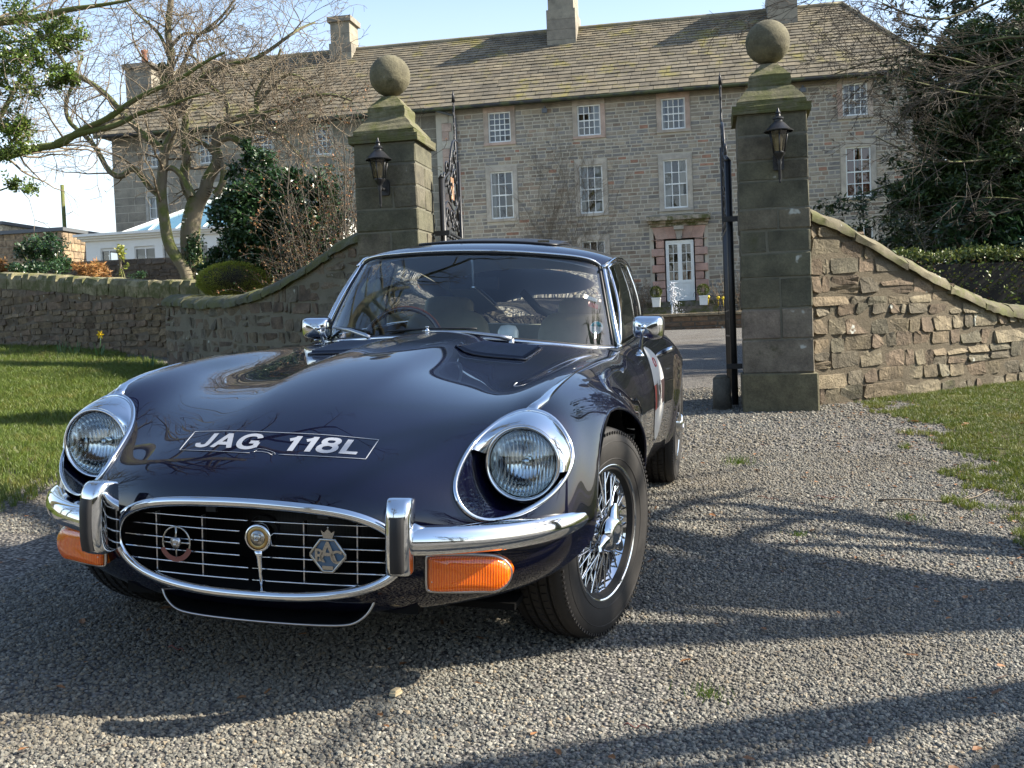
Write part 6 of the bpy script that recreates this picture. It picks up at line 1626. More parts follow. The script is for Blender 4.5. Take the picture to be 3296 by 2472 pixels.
# gravel: dense near the camera, thinner further off
X=[];Y=[];Sz=[]
for (n,x0,x1,y0,y1,sz) in ((165000,-2.6,1.9,1.55,4.2,.0049),(120000,-4.2,2.2,4.2,7.2,.0060),(42000,-3.6,1.8,7.2,11.5,.0085)):
    x,y=rand_area(n,x0,x1,y0,y1); X.append(x);Y.append(y);Sz.append(sz*np.clip(nr.lognormal(0,.34,n),.4,1.75))
X=np.concatenate(X);Y=np.concatenate(Y);Sz=np.concatenate(Sz)
lim=np.array([not(in_left_lawn(a+.10*r,b) or in_right_lawn(a-.15-.55*r*abs(r),b)) for a,b,r in zip(X,Y,nr.uniform(-1,1,len(X)))])
# keep only what the lens or a sidestep would see
ca=(X-0)*.98152+Y*.18704; cz=X*-.18873+Y*.98108; thin_=.30*np.sin(X*2.1+.8*np.sin(Y*1.3))*np.sin(Y*1.7+X)+.22*np.sin(X*6.1+Y*2.3)*np.sin(Y*5.3-X*3.1)+.25*np.exp(-((np.abs(X+.10*Y*0+1.0)-.72)/.20)**2); keep=(nr.uniform(0,1,len(X))>thin_)&lim&(np.abs(ca)<cz*.56+.35)
X=X[keep];Y=Y[keep];Sz=Sz[keep]; Z=terr_np(X,Y)+Sz*.15
ro=nr.uniform(-.5,.5,(len(X),3)); ro[:,2]=nr.uniform(0,6.28,len(X))
scatter('gravel',np.c_[X,Y,Z],np.repeat(Sz[:,None],3,1)*nr.uniform(.75,1.25,(len(X),3)),ro,[icostone(i) for i in range(6)],'loose grey angular gravel covering the drive')
# grass
def tuft(i,h=.05,nb=7,sp=.018):
    r_=random.Random(i); V=[];F=[]
    for k in range(nb):
        a=r_.uniform(0,6.28); b=r_.uniform(0,6.28); x,y=r_.uniform(-sp,sp),r_.uniform(-sp,sp); hh=h*r_.uniform(.5,1.2); w=.0022; ln=hh*r_.uniform(.2,1.0)
        dx,dy=math.cos(a)*w,math.sin(a)*w; ex,ey=math.cos(b)*ln,math.sin(b)*ln
        o=len(V); V+=[(x-dx,y-dy,-.004),(x+dx,y+dy,-.004),(x+ex*.35+dx*.8,y+ey*.35+dy*.8,hh*.6),(x+ex*.35-dx*.8,y+ey*.35-dy*.8,hh*.6),(x+ex,y+ey,hh)]
        F+=[(o,o+1,o+2,o+3),(o+3,o+2,o+4)]
    me=bpy.data.meshes.new('grass_tuft'); me.from_pydata(V,[],F); me.materials.append(MAT['grass_blade']); me.update(); c=r_.uniform(.7,1.25); set_col(me,np.array([(c*r_.uniform(.9,1.3),c,c*.8)]*len(V))); return me
x1,y1=rand_area(75000,-11,-3.2,3.5,14); x2,y2=rand_area(26000,-17,-6,9,20); k=np.array([in_left_lawn(a,b) for a,b in zip(x1,y1)]); k2=np.array([in_left_lawn(a,b) for a,b in zip(x2,y2)])
x1,y1=x1[k],y1[k]; x2,y2=x2[k2],y2[k2]; xa=np.r_[x1,x2]; ya=np.r_[y1,y2]
vis=(xa*.98152+ya*.18704>-(xa*-.18873+ya*.98108)*.85-.4); xa=xa[vis]; ya=ya[vis]
n=len(xa); ro=np.c_[nr.uniform(-.2,.2,(n,2)),nr.uniform(0,6.28,n)]; sc=nr.uniform(.5,1.1,n); sc=np.where(ya>9,sc*1.5,sc)
scatter('grass',np.c_[xa,ya,terr_np(xa,ya)+.012],np.repeat(sc[:,None],3,1),ro,[tuft(i) for i in range(6)],'short mown grass on the left lawn')
x2,y2=rand_area(90000,1.1,5.2,3.6,12.5)
pn=lambda x,y:(np.sin(x*5.3+1.2*np.sin(y*3.1))*np.sin(y*4.7+x*2.2)+.6*np.sin(x*11+y*9)*np.sin(y*13-x*4))
dens=np.clip((x2-1.28)/.5,0,1); k=np.array([in_right_lawn(a+.10,b) for a,b in zip(x2,y2)])&(pn(x2,y2)>.45-1.5*dens-.25*nr.uniform(-1,1,len(x2)))
x2,y2=x2[k],y2[k]; n=len(x2); ro=np.c_[nr.uniform(-.3,.3,(n,2)),nr.uniform(0,6.28,n)]; sc=nr.uniform(.35,.85,n)
scatter('grass',np.c_[x2,y2,terr_np(x2,y2)+.008],np.repeat(sc[:,None],3,1),ro,[tuft(i+20,.045) for i in range(6)],'patchy mossy grass on the right verge')
# little grass tufts growing in the gravel
def tuft_obj(x,y,s,seed,label):
    r_=random.Random(seed); V=[];F=[]; 
    for i in range(int(90*s)):
        a=r_.uniform(0,6.28);rr=r_.gauss(0,.05*s); px_,py_=x+rr*math.cos(a),y+rr*math.sin(a)*1.0; hh=r_.uniform(.02,.055)*s; b=r_.uniform(0,6.28); w=.0016; ex,ey=math.cos(b)*hh*.6,math.sin(b)*hh*.6; z=terr(px_,py_)
        o=len(V); V+=[(px_-w,py_,z),(px_+w,py_,z),(px_+ex,py_+ey,z+hh)]; F.append((o,o+1,o+2))
    me=bpy.data.meshes.new('grass_tuft'); me.from_pydata([(a-x,b-y,c-terr(x,y)) for a,b,c in V],[],F); me.materials.append(MAT['grass_blade']); me.update(); set_col(me,np.array([(1,1.1,.7)]*len(V)))
    o=bpy.data.objects.new('grass_tuft',me); o.location=(x,y,terr(x,y)); col.objects.link(o); tag(o,label,'grass tuft','green tufts growing in the gravel')
tuft_obj(.86,5.35,1.0,1,'bright green grass tuft in the gravel, nearest one to the right verge')
tuft_obj(.10,6.75,1.3,2,'pair of small grass sprouts in the gravel straight below the right gate pillar')
tuft_obj(-.05,2.95,.7,3,'tiny grass sprout in the foreground gravel beyond the front tyre')
tuft_obj(.32,4.9,.6,4,'small grass sprout in the gravel between two tree shadows')

# crumbs of dead leaf, bark and twig strewn over the gravel and the verge
def crumb(i):
    r_=random.Random(i+300); 
    if i%2: V=[(-1,-.25,0),(1,-.2,.05),(.8,.3,.1),(-.9,.25,.02)]; F=[(0,1,2,3)]
    else: V=[(-1,0,0),(-.3,.55,.25),(.6,.5,.1),(1,0,.05),(.5,-.5,.2),(-.5,-.45,.1),(0,0,-.05)]; F=[(0,1,6),(1,2,6),(2,3,6),(3,4,6),(4,5,6),(5,0,6)]
    me=bpy.data.meshes.new('litter_piece'); me.from_pydata(V,[],F); me.materials.append(MAT['dry_leaf']); me.update(); c=r_.uniform(.5,1.2); set_col(me,np.array([(c,c*.9,c*.8)]*len(V))); return me
xl,yl=rand_area(6500,-3.6,3.2,1.6,11); kk=(xl*.98152+yl*.18704<(xl*-.18873+yl*.98108)*.55)&(nr.uniform(0,1,len(xl))<.12+.88*np.clip((xl-.3)/1.2,0,1)); xl,yl=xl[kk],yl[kk]; n=len(xl)
scatter('leaf_litter',np.c_[xl,yl,terr_np(xl,yl)+.012],np.repeat(nr.uniform(.006,.020,n)[:,None],3,1),np.c_[nr.uniform(-.3,.3,(n,2)),nr.uniform(0,6.28,n)],[crumb(i) for i in range(5)],'crumbs of dead leaves and bark strewn on the gravel and verge')
# ================================================================ TREES AND SHRUBS
def prisms(S,n=3):
    """S: (k,8) array ax,ay,az,bx,by,bz,ra,rb -> verts, quads"""
    S=np.asarray(S,np.float64).reshape(-1,8); A=S[:,:3];B=S[:,3:6];d=B-A; L=np.linalg.norm(d,axis=1,keepdims=True)+1e-9; t=d/L
    ref=np.where(np.abs(t[:,2:3])<.9,np.array([[0,0,1.]]),np.array([[1.,0,0]])); a=np.cross(ref,t); a/=np.linalg.norm(a,axis=1,keepdims=True); b=np.cross(t,a)
    V=np.zeros((len(S),2*n,3)); 
    for k in range(n):
        th=2*pi*k/n; o=a*math.cos(th)+b*math.sin(th); V[:,k]=A+o*S[:,6:7]; V[:,n+k]=B+o*S[:,7:8]
    base=(np.arange(len(S))*2*n)[:,None]; F=np.concatenate([base+np.array([[k,(k+1)%n,n+(k+1)%n,n+k]]) for k in range(n)],axis=0)
    return V.reshape(-1,3),F
def jig(r_,a): return Vector((r_.uniform(-a,a),r_.uniform(-a,a),r_.uniform(-a,a)))
def grow(r_,p,d,L,r,lv,mx,out,cfg):
    """cfg: seg, wig, grav, up, kids, klen, krad, ang"""
    n=max(2,int(L/cfg['seg'][min(lv,len(cfg['seg'])-1)])); sl=L/n; tipr=max(cfg['tip'],r*.35 if lv<mx else cfg['tip'])
    kn=cfg['kids'][min(lv,len(cfg['kids'])-1)] if lv<mx else 0
    for i in range(n):
        d=(d+jig(r_,cfg['wig'][min(lv,len(cfg['wig'])-1)])+Vector((0,0,cfg['up'][min(lv,len(cfg['up'])-1)]))*sl).normalized()
        q=p+d*sl; ra=r+(tipr-r)*i/n; rb=r+(tipr-r)*(i+1)/n; out[min(lv,len(out)-1)].append((*p,*q,ra,rb)); p=q
        if kn and i>=n*cfg.get('bare',.15):
            e=kn/n/(1-cfg.get('bare',.15)); c=int(e)+(1 if r_.random()<e-int(e) else 0)
            for _ in range(c):
                ax=d.orthogonal(); ax.rotate(Quaternion(d,r_.uniform(0,2*pi))); an=R(r_.uniform(*cfg['ang'])); dd=d.copy(); dd.rotate(Quaternion(ax,an))
                grow(r_,p.copy(),dd,L*r_.uniform(*cfg['klen'])*(1-.45*i/n),max(rb*cfg['krad'],cfg['tip']),lv+1,mx,out,cfg)
    return p
def tree_obj(name,label,loc,trunk,twigs,bark,twigmat,group=None,leaves=None,cat='tree'):
    root=empty(name,loc,label,cat,group); inv=Matrix.Translation(-Vector(loc))
    V,F=prisms(trunk,7); o=np_mesh('trunk',V,F,bark,root,smooth=True); o.matrix_parent_inverse=inv
    if len(twigs): V,F=prisms(twigs,3); o=np_mesh('crown',V,F,twigmat,root); o.matrix_parent_inverse=inv
    return root
def poly_limb(P,r0,r1,n=None,wob=0,r_=None):
    C=curve(P,n or max(8,len(P)*4)); k=len(C); S=[]
    for i in range(k-1): S.append((*C[i],*C[i+1],r0+(r1-r0)*i/(k-1),r0+(r1-r0)*(i+1)/(k-1)))
    return S,C
# picture-plane helper used to lay the traced limbs out at their depth (the result is ordinary 3D geometry)
CR=Vector((.98152,.18704,-.0404)); CU=Vector((.03158,.04991,.99825)); CF=Vector((-.18873,.98108,-.04308)); CO=Vector((0,0,1.13564))
def w3(x,y,yw):
    """point of the plane y=yw that lies at photo coordinate x,y (0..3296)"""
    r=CF+CR*((x-1648)/3471.6)-CU*((y-1236)/3471.6); return CO+r*(yw/r.y)
def z4(L,yw,dy=None):
    out=[]
    for i,q in enumerate(L): out.append(tuple(w3(q[0]*.6027,q[1]*.6027,yw+(q[2] if len(q)>2 else 0))))
    return out
TWIG=dict(seg=[.22,.16,.12,.10],wig=[.22,.28,.30,.32],up=[.10,.10,.05,.0],kids=[5,5,4,0],klen=(.35,.75),krad=.5,ang=(25,75),tip=.0035,bare=.1)
def limbs_to_tree(name,label,limbs,yw,seed,cfg,twig_from,bark,twm,group=None,basey=None,lens=(.7,1.6),dens=1.0,levels=2):
    r_=random.Random(seed); S=[]; tw=[[],[],[]]
    for (pts,r0,r1,tk) in limbs:
        s,C=poly_limb(z4(pts,yw),r0,r1,len(pts)*5); S+=s
        if tk<=0: continue
        n=len(C); 
        for _ in range(int(tk*dens)):
            i=int(r_.uniform(n*.25,n-1)); p=C[i]; t=(C[min(i+1,n-1)]-C[max(i-1,0)]).normalized(); ax=t.orthogonal(); ax.rotate(Quaternion(t,r_.uniform(0,2*pi))); d=t.copy(); d.rotate(Quaternion(ax,R(r_.uniform(35,95))))
            rr=max(.006,(r0+(r1-r0)*i/n)*.35); grow(r_,p.copy(),d,r_.uniform(*lens),rr,0,levels,tw,cfg)
    loc=Vector(z4([limbs[0][0][0]],yw)[0])
    allw=tw[0]+tw[1]+tw[2]
    return tree_obj(name,label,tuple(loc),S,allw,bark,twm,group)
# two crooked trunks behind the low wall
A=[([(1010,1560),(985,1440),(915,1330),(885,1220),(868,1100),(862,1000),(870,900),(885,800),(925,700),(925,620),(935,545),(905,480),(900,400),(915,300),(900,200),(902,100),(912,0),(905,-150)],.105,.045,34),
   ([(862,1050),(800,1000),(745,925),(705,905),(655,938),(595,925),(545,850),(500,775),(430,705),(372,650),(352,560),(372,490),(400,420,.4),(440,300,.8)],.056,.026,30),
   ([(885,795),(810,755),(735,690),(650,600),(580,520),(480,440),(400,395),(340,330),(300,270),(220,190),(120,120)],.062,.022,32),
   ([(930,560),(885,470),(872,380),(862,340)],.085,.07,2),
   ([(935,560),(985,520),(1050,445),(1130,385),(1230,345),(1340,320),(1450,260),(1560,180),(1680,120,1)],.052,.018,40),
   ([(895,900),(925,900),(975,950),(1000,1000),(1020,1050)],.045,.05,2),
   ([(905,450),(960,380),(1000,290),(1050,200),(1150,120),(1250,0),(1300,-100)],.04,.012,34),
   ([(900,300),(860,200),(800,130),(720,60),(650,-40)],.035,.010,30),
   ([(915,250),(985,180),(1060,180),(1170,130),(1260,20)],.03,.010,26)]
TW2=dict(seg=[.16,.13,.10],wig=[.30,.34,.36],up=[.05,.05,.0],kids=[6,5,0],klen=(.35,.7),krad=.5,ang=(25,80),tip=.0034,bare=.05)
limbs_to_tree('bare_tree','crooked bare tree with a slim curving trunk and pruning scar behind the low wall',A,16.6,3,TW2,0,MAT['bark'],MAT['twig'],lens=(.4,1.3),dens=.72)
B=[([(1045,1560),(1035,1450),(1020,1330),(1018,1220),(1040,1110),(1060,1060)],.19,.15,0),
   ([(1045,1100),(1010,1030),(985,960),(990,890),(1000,850),(982,760),(990,650),(985,550),(1010,440),(990,360)],.10,.035,16),
   ([(1060,1075),(1100,1010),(1110,960),(1150,890),(1162,830),(1135,790)],.12,.085,0),
   ([(1130,800),(1190,745),(1250,740),(1320,778),(1345,700),(1372,625),(1368,560),(1372,510),(1400,440),(1460,360),(1500,260)],.065,.02,30),
   ([(1150,800),(1158,710),(1205,655),(1300,625),(1400,610),(1500,585),(1600,530),(1700,508),(1800,512),(1880,540)],.07,.018,50),
   ([(1150,830),(1090,770),(1042,742),(1040,690)],.05,.02,8),
   ([(1212,650),(1218,590),(1185,510),(1110,450),(1085,390),(1050,320),(1000,280)],.045,.014,30),
   ([(1180,860),(1195,920),(1180,1000),(1150,1040)],.05,.07,2),
   ([(1400,615),(1440,700),(1500,720),(1560,790),(1600,830),(1640,900,-.5)],.03,.008,26),
   ([(1372,560),(1440,480),(1540,400),(1640,440),(1740,560)],.035,.010,40)]
limbs_to_tree('bare_tree','thicker forked bare tree with an ivy clad foot behind the low wall',B,16.9,4,TW2,0,MAT['bark'],MAT['twig'],lens=(.4,1.3),dens=.85)
# mossy limb that reaches in from a tree off to the left
M=[([(-900,1500),(-860,1200),(-820,1000)],.28,.22,0),([(-820,1000),(-600,900),(-300,840),(0,835),(100,815),(200,790),(330,765),(420,705),(560,640),(700,545),(850,470),(960,420),(1100,330),(1200,280)],.085,.018,46),
   ([(300,770),(420,715),(540,690),(650,655),(750,605),(900,565),(1020,520),(1120,500)],.055,.012,30),
   ([(-820,1100),(-700,600),(-500,300),(-200,150),(60,110),(200,95),(330,60),(520,30),(700,0)],.13,.016,70),
   ([(-300,840),(-100,700),(0,620),(80,470),(160,360)],.07,.015,34)]
limbs_to_tree('mossy_tree','tree beyond the left edge whose mossy limb reaches across the house',M,13.6,5,TW2,0,MAT['bark_mossy'],MAT['twig'],lens=(.4,1.2),dens=.65)
# leaves -------------------------------------------------------------
def leaf_cloud(name,P,size,mt,parent,inv,seed,asp=.45,up=.0,colr=(.7,1.25),fold=True,jitter=.0):
    r=np.random.RandomState(seed); P=np.asarray(P,float); n=len(P)
    u=r.normal(size=(n,3)); u[:,2]*=.7; u/=np.linalg.norm(u,axis=1,keepdims=True); w=np.cross(u,r.normal(size=(n,3))+np.array([0,0,up])); w/=np.linalg.norm(w,axis=1,keepdims=True)+1e-9; nn=np.cross(u,w)
    s=(size*r.uniform(.6,1.3,n))[:,None]; a=s*u; b=s*asp*w
    V=np.stack([P-a*.0,P+a*.45+b*.5+nn*s*.06,P+a,P+a*.45-b*.5+nn*s*.06],1).reshape(-1,3); F=np.arange(4*n).reshape(n,4)
    c=r.uniform(colr[0],colr[1],n)[:,None]*np.array([[1,1,1]])*np.c_[r.uniform(.85,1.25,n),np.ones(n),r.uniform(.7,1.1,n)]
    o=np_mesh(name,V,F,mt,parent,np.repeat(c,4,0)); o.matrix_parent_inverse=inv; return o
def blob_pts(r,n,c,rad,shell=.5):
    d=r.normal(size=(n,3)); d/=np.linalg.norm(d,axis=1,keepdims=True); k=r.uniform(shell,1,n)**.7; return np.array(c)+d*k[:,None]*np.array(rad)
def clumped(r,n,c,rad,m,cr):
    """leaf points in m uneven clumps spread through an ellipsoid"""
    C=blob_pts(r,m,c,rad,.15); out=[]
    for q in C:
        k=int(n/m*r.uniform(.4,1.6)); f=r.uniform(.6,1.4); out.append(blob_pts(r,k,q,np.array(cr)*f,.3))
    return np.concatenate(out)
def shrub(name,label,loc,n,c,rad,m,cr,size,mt,seed,asp=.45,stems=12,cat='shrub',bark='bark',extra=None,group=None,colr=(.6,1.3)):
    r=np.random.RandomState(seed); r_=random.Random(seed); root=empty(name,loc,label,cat,group); inv=Matrix.Translation(-Vector(loc))
    P=clumped(r,n,c,rad,m,cr)
    if extra is not None: P=np.concatenate([P]+[clumped(r,*e) for e in extra])
    P=P[P[:,2]>loc[2]-.05]
    leaf_cloud('foliage',P,size,MAT[mt],root,inv,seed,asp,colr=colr)
    S=[]
    for k in range(stems):
        q=P[r.randint(len(P))]; s,_=poly_limb([tuple(Vector(loc)+jig(r_,.12)*Vector((1,1,0))),tuple(Vector(loc).lerp(Vector(q),.5)+jig(r_,.15)),tuple(q)],.035,.006,8); S+=s
    V,F=prisms(S,5); o=np_mesh('stems',V,F,MAT[bark],root,smooth=True); o.matrix_parent_inverse=inv
    return root
def P3(x,y,yw): return tuple(w3(x,y,yw))
def foot(x,yw):
    p=w3(x,1000,yw); return (p.x,p.y,terr(p.x,p.y))
# evergreen laurel with ivy behind the swept wall
shrub('laurel','dark glossy evergreen laurel behind the left swept wall',foot(840,14.6),32000,P3(865,690,14.4),(.68,.6,.88),70,(.20,.20,.18),.075,'laurel_leaf',31,.42,14,extra=[(6000,P3(960,840,14.2),(.50,.4,.42),20,(.18,.18,.16)),(3500,P3(730,850,14.6),(.32,.3,.35),14,(.13,.13,.13)),(1500,P3(800,520,14.6),(.25,.3,.25),9,(.12,.12,.12)),(7000,P3(1030,700,14.0),(.34,.35,.62),26,(.17,.17,.16))])
# brown thicket of upright twigs
def thicket(label,x0,x1,ytop,yw,n,seed,mt='twig'):
    r_=random.Random(seed); S=[];tw=[[],[],[]]; cfg=dict(seg=[.22,.15,.1],wig=[.13,.25,.3],up=[.30,.15,.0],kids=[7,3,0],klen=(.22,.5),krad=.5,ang=(20,65),tip=.003,bare=.1)
    loc=foot((x0+x1)/2,yw)
    for k in range(n):
        xx=r_.uniform(x0,x1); f=foot(xx,yw+r_.uniform(-.6,.6)); top=w3(xx,ytop+r_.uniform(0,240),yw).z-f[2]
        grow(r_,Vector(f),Vector((r_.uniform(-.22,.22),r_.uniform(-.25,.25),1)).normalized(),top*r_.uniform(.75,1.05),r_.uniform(.008,.016),0,2,tw,cfg)
    root=empty('twiggy_shrub',loc,label,'shrub'); inv=Matrix.Translation(-Vector(loc))
    V,F=prisms(tw[0],4); o=np_mesh('stems',V,F,MAT[mt],root); o.matrix_parent_inverse=inv
    V,F=prisms(tw[1]+tw[2],3); o=np_mesh('twigs',V,F,MAT[mt],root); o.matrix_parent_inverse=inv
    r=np.random.RandomState(seed); T=np.array(tw[1]+tw[2]); idx=r.randint(0,len(T),2600); leaf_cloud('dead_leaves',T[idx,3:6],.035,MAT['dry_leaf'],root,inv,seed,.5,colr=(.5,1.3)); idx=r.randint(0,len(T),1800); leaf_cloud('buds',T[idx,3:6],.03,MAT['laurel_leaf'],root,inv,seed+1,.5,colr=(.8,1.8))
    return root
thicket('tangled brown thicket of bare twigs between the laurel and the left pillar',1015,1165,350,13.2,36,41,'twig_dark')
thicket('lower brown brushwood behind the slope of the left swept wall',930,1060,640,13.2,20,42,'twig_dark')
# clipped round box bush
def clipped(name,label,x,yw,rad,zc,mt,n,size,seed,cat='shrub',base=None,loc=None,c=None,group=None):
    r=np.random.RandomState(seed); c=c or P3(x,zc,yw); loc=loc or foot(x,yw); root=empty(name,loc,label,cat,group); inv=Matrix.Translation(-Vector(loc))
    d=r.normal(size=(n,3)); d/=np.linalg.norm(d,axis=1,keepdims=True); k=(1+.02*r.normal(size=n)+.03*np.sin(d[:,0]*9+seed)*np.sin(d[:,2]*8))*r.uniform(.9,1.0,n)
    P=np.array(c)+d*k[:,None]*np.array(rad); leaf_cloud('foliage',P,size,MAT[mt],root,inv,seed,.55,colr=(.75,1.25))
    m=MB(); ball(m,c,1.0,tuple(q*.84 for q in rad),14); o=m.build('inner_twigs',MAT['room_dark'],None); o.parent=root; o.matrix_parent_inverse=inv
    return root
clipped('box_bush','rounded clipped yellow green box bush behind the end of the left swept wall',752,13.95,(.50,.48,.25),902,'box_leaf',20000,.020,51)
# garden plants left
shrub('garden_shrub','rounded dark green shrub beyond the low wall in front of the stone outbuilding',foot(130,20.5),3600,P3(150,815,20.5),(.62,.5,.42),26,(.16,.16,.14),.075,'laurel_leaf',33,.5,8)
shrub('garden_shrub','bluish low shrub just over the low wall near the left edge',foot(90,19.8),1800,P3(125,862,19.8),(.75,.4,.12),18,(.14,.14,.08),.06,'laurel_leaf',34,.5,5)
shrub('fern_clump','rusty orange fern clump over the low wall right of the dark green shrub',foot(310,19.5),1500,P3(300,868,19.5),(.42,.3,.15),14,(.12,.12,.10),.10,'rust_leaf',35,.18,5,cat='fern')
shrub('fern_clump','rusty orange fern clump over the low wall at the left edge',foot(10,20.5),1000,P3(8,862,20.5),(.30,.3,.13),10,(.12,.12,.10),.10,'rust_leaf',36,.18,5,cat='fern')
shrub('sapling','slim leafy sapling standing over the low wall in front of the conservatory',foot(395,19),260,P3(392,830,19),(.10,.10,.30),16,(.05,.05,.05),.055,'box_leaf',37,.5,4,cat='sapling')
shrub('garden_shrub','small green seedling bush over the low wall below the conservatory window',foot(450,18.6),420,P3(448,888,18.6),(.2,.15,.08),9,(.07,.07,.05),.045,'laurel_leaf',38,.5,3)
c=P3(625,900,16.7); shrub('ivy','ivy climbing the foot of the thicker forked tree',foot(630,16.8),900,P3(628,830,16.75),(.16,.16,.45),20,(.10,.10,.14),.05,'laurel_leaf',39,.7,3,cat='ivy')
# holly boughs at the top left
hr=np.random.RandomState(8)
HP1=[clumped(hr,5200,P3(60,170,11.0),(.55,.5,.55),46,(.13,.13,.10)),clumped(hr,2600,P3(40,430,11.0),(.30,.3,.38),28,(.10,.10,.08)),clumped(hr,2000,P3(190,110,11.2),(.36,.3,.26),26,(.09,.09,.07)),clumped(hr,500,P3(60,590,11.0),(.22,.2,.16),12,(.06,.06,.05)),clumped(hr,900,P3(215,250,11.2),(.20,.2,.16),16,(.07,.07,.05))]
loc=foot(-500,11.2); root=empty('holly_tree',loc,'sunlit holly with glossy yellow green leaves in the top left corner','tree'); inv=Matrix.Translation(-Vector(loc))
PP=np.concatenate(HP1); leaf_cloud('foliage',PP,.042,MAT['holly_leaf'],root,inv,8,.55,colr=(.45,1.5))
S=[]; r_=random.Random(8); s,C=poly_limb([tuple(loc),P3(-480,900,11.2),P3(-430,500,11.2),P3(-380,100,11.2),P3(-360,-500,11.2)],.16,.05,20); S+=s
for q in ((60,170),(40,430),(190,110),(120,60),(60,590),(215,250),(-100,-150),(20,300)):
    s,_=poly_limb([tuple(C[10+r_.randint(0,6)]),P3(q[0]-200,q[1]+30,11.1),P3(q[0],q[1],11.1)],.035,.006,10); S+=s
V,F=prisms(S,6); o=np_mesh('trunk',V,F,MAT['bark_mossy'],root,smooth=True); o.matrix_parent_inverse=inv
tw=[[],[],[]]
for k in range(50):
    q=PP[hr.randint(len(PP))]; grow(r_,Vector(q),Vector((r_.uniform(-1,1),r_.uniform(-.5,.5),r_.uniform(-.8,.6))).normalized(),r_.uniform(.2,.5),.005,0,1,tw,TW2)
V,F=prisms(tw[0]+tw[1],3); o=np_mesh('twigs',V,F,MAT['twig'],root); o.matrix_parent_inverse=inv
mat('bark_dark',(.06,.05,.035),.9,build=lambda n:_bark(n,(.035,.03,.02),(.09,.08,.045),.5))
# right hand side: yew mass, rhododendron, hedge
yr=np.random.RandomState(12); r_=random.Random(12)
def conifer(label,loc,h,spread,seed,y_dir=-1,dens=1.0,zlow=.8):
    r_=random.Random(seed); r=np.random.RandomState(seed); root=empty('yew_tree',loc,label,'tree'); inv=Matrix.Translation(-Vector(loc)); L=Vector(loc)
    S,_=poly_limb([tuple(L),tuple(L+Vector((.1,0,h*.5))),tuple(L+Vector((0,.1,h)))],.28,.04,16); tw=[[],[],[]]
    cfg=dict(seg=[.25,.16,.12],wig=[.10,.16,.2],up=[-.10,-.12,-.2],kids=[11,6,0],klen=(.22,.5),krad=.5,ang=(30,70),tip=.004,bare=.12)
    n=int(54*dens)
    for k in range(n):
        z=zlow+(h-zlow)*(k+r_.random())/n; a=r_.uniform(0,2*pi); ln=spread*(1-.72*(z/h)**1.4)*r_.uniform(.65,1.12); grow(r_,L+Vector((0,0,z)),Vector((math.cos(a),math.sin(a),r_.uniform(-.15,.35))).normalized(),ln,.035,0,2,tw,cfg)
    V,F=prisms(S+tw[0],5); o=np_mesh('trunk',V,F,MAT['bark'],root,smooth=True); o.matrix_parent_inverse=inv
    T=np.array(tw[1]+tw[2]); V,F=prisms(T[::2],3); o=np_mesh('twigs',V,F,MAT['twig_dark'],root); o.matrix_parent_inverse=inv
    k=min(int(5.5*len(T)),90000); idx=r.randint(0,len(T),k); t=r.uniform(0,1,(k,1)); P=T[idx,:3]*(1-t)+T[idx,3:6]*t+r.normal(size=(k,3))*.03
    leaf_cloud('foliage',P,.11,MAT['yew_leaf'],root,inv,seed,.30,colr=(.6,1.6)); return root
conifer('large dark yew rising behind the hedge at the right edge',foot(3330,18.0),7.4,3.0,61,dens=2.3,zlow=.3)
shrub('yew_tree','dense dark green yew boughs hanging low beside the right corner of the house',foot(3200,15.4),110000,P3(3265,450,15.4),(1.10,.8,1.80),270,(.27,.24,.11),.090,'yew_leaf',64,.28,22,cat='tree',extra=[(14000,P3(3010,620,15.4),(.52,.4,.32),34,(.22,.20,.10)),(9000,P3(2990,330,15.6),(.25,.3,.7),26,(.16,.16,.08))],colr=(.6,1.9))
conifer('second dark yew further right behind the hedge',foot(3700,19.5),8.2,2.6,62,dens=.9)
shrub('rhododendron','dark broad leaved rhododendron above the hedge at the right edge',foot(3220,14.9),5200,P3(3200,745,14.9),(.85,.5,.55),42,(.2,.2,.16),.13,'laurel_leaf',63,.30,10)
def hedge(label,P0,P1,z0,z1,th,n,size,mt,seed):
    r=np.random.RandomState(seed); P0=np.array(P0,float);P1=np.array(P1,float); L=np.linalg.norm(P1-P0); d=(P1-P0)/L; nn=np.array([-d[1],d[0]])
    loc=(*((P0+P1)/2),z0); root=empty('clipped_hedge',loc,label,'hedge'); inv=Matrix.Translation(-Vector(loc))
    face=r.uniform(size=n); s=r.uniform(0,L,n); a=r.uniform(-1,1,n); z=r.uniform(0,1,n); top=face<.45; a=np.where(top,a,np.where(face<.8,-1,1)); z=np.where(top,1,z); 
    b=.03*np.sin(s*7)+.03*np.sin(s*17+a*3); xy=P0+d*s[:,None]+nn*((a*(th/2+b))[:,None]); Z=z0+(z1-z0)*z+b+r.normal(size=n)*.02
    leaf_cloud('foliage',np.c_[xy,Z],size,MAT[mt],root,inv,seed,.6,colr=(.55,1.35))
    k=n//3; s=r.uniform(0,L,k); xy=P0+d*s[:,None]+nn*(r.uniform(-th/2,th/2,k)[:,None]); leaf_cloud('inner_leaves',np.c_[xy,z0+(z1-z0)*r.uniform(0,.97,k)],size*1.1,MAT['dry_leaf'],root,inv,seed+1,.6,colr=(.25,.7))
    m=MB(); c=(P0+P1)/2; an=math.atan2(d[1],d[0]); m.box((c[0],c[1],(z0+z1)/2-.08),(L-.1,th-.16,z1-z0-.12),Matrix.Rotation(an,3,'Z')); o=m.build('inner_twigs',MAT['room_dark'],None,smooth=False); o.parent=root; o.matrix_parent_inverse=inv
    return root
hedge('clipped hedge with fresh green top behind the right rubble wall',(1.95,13.7),(7.5,15.2),.55,1.93,.9,16000,.042,'hedge_leaf',71)
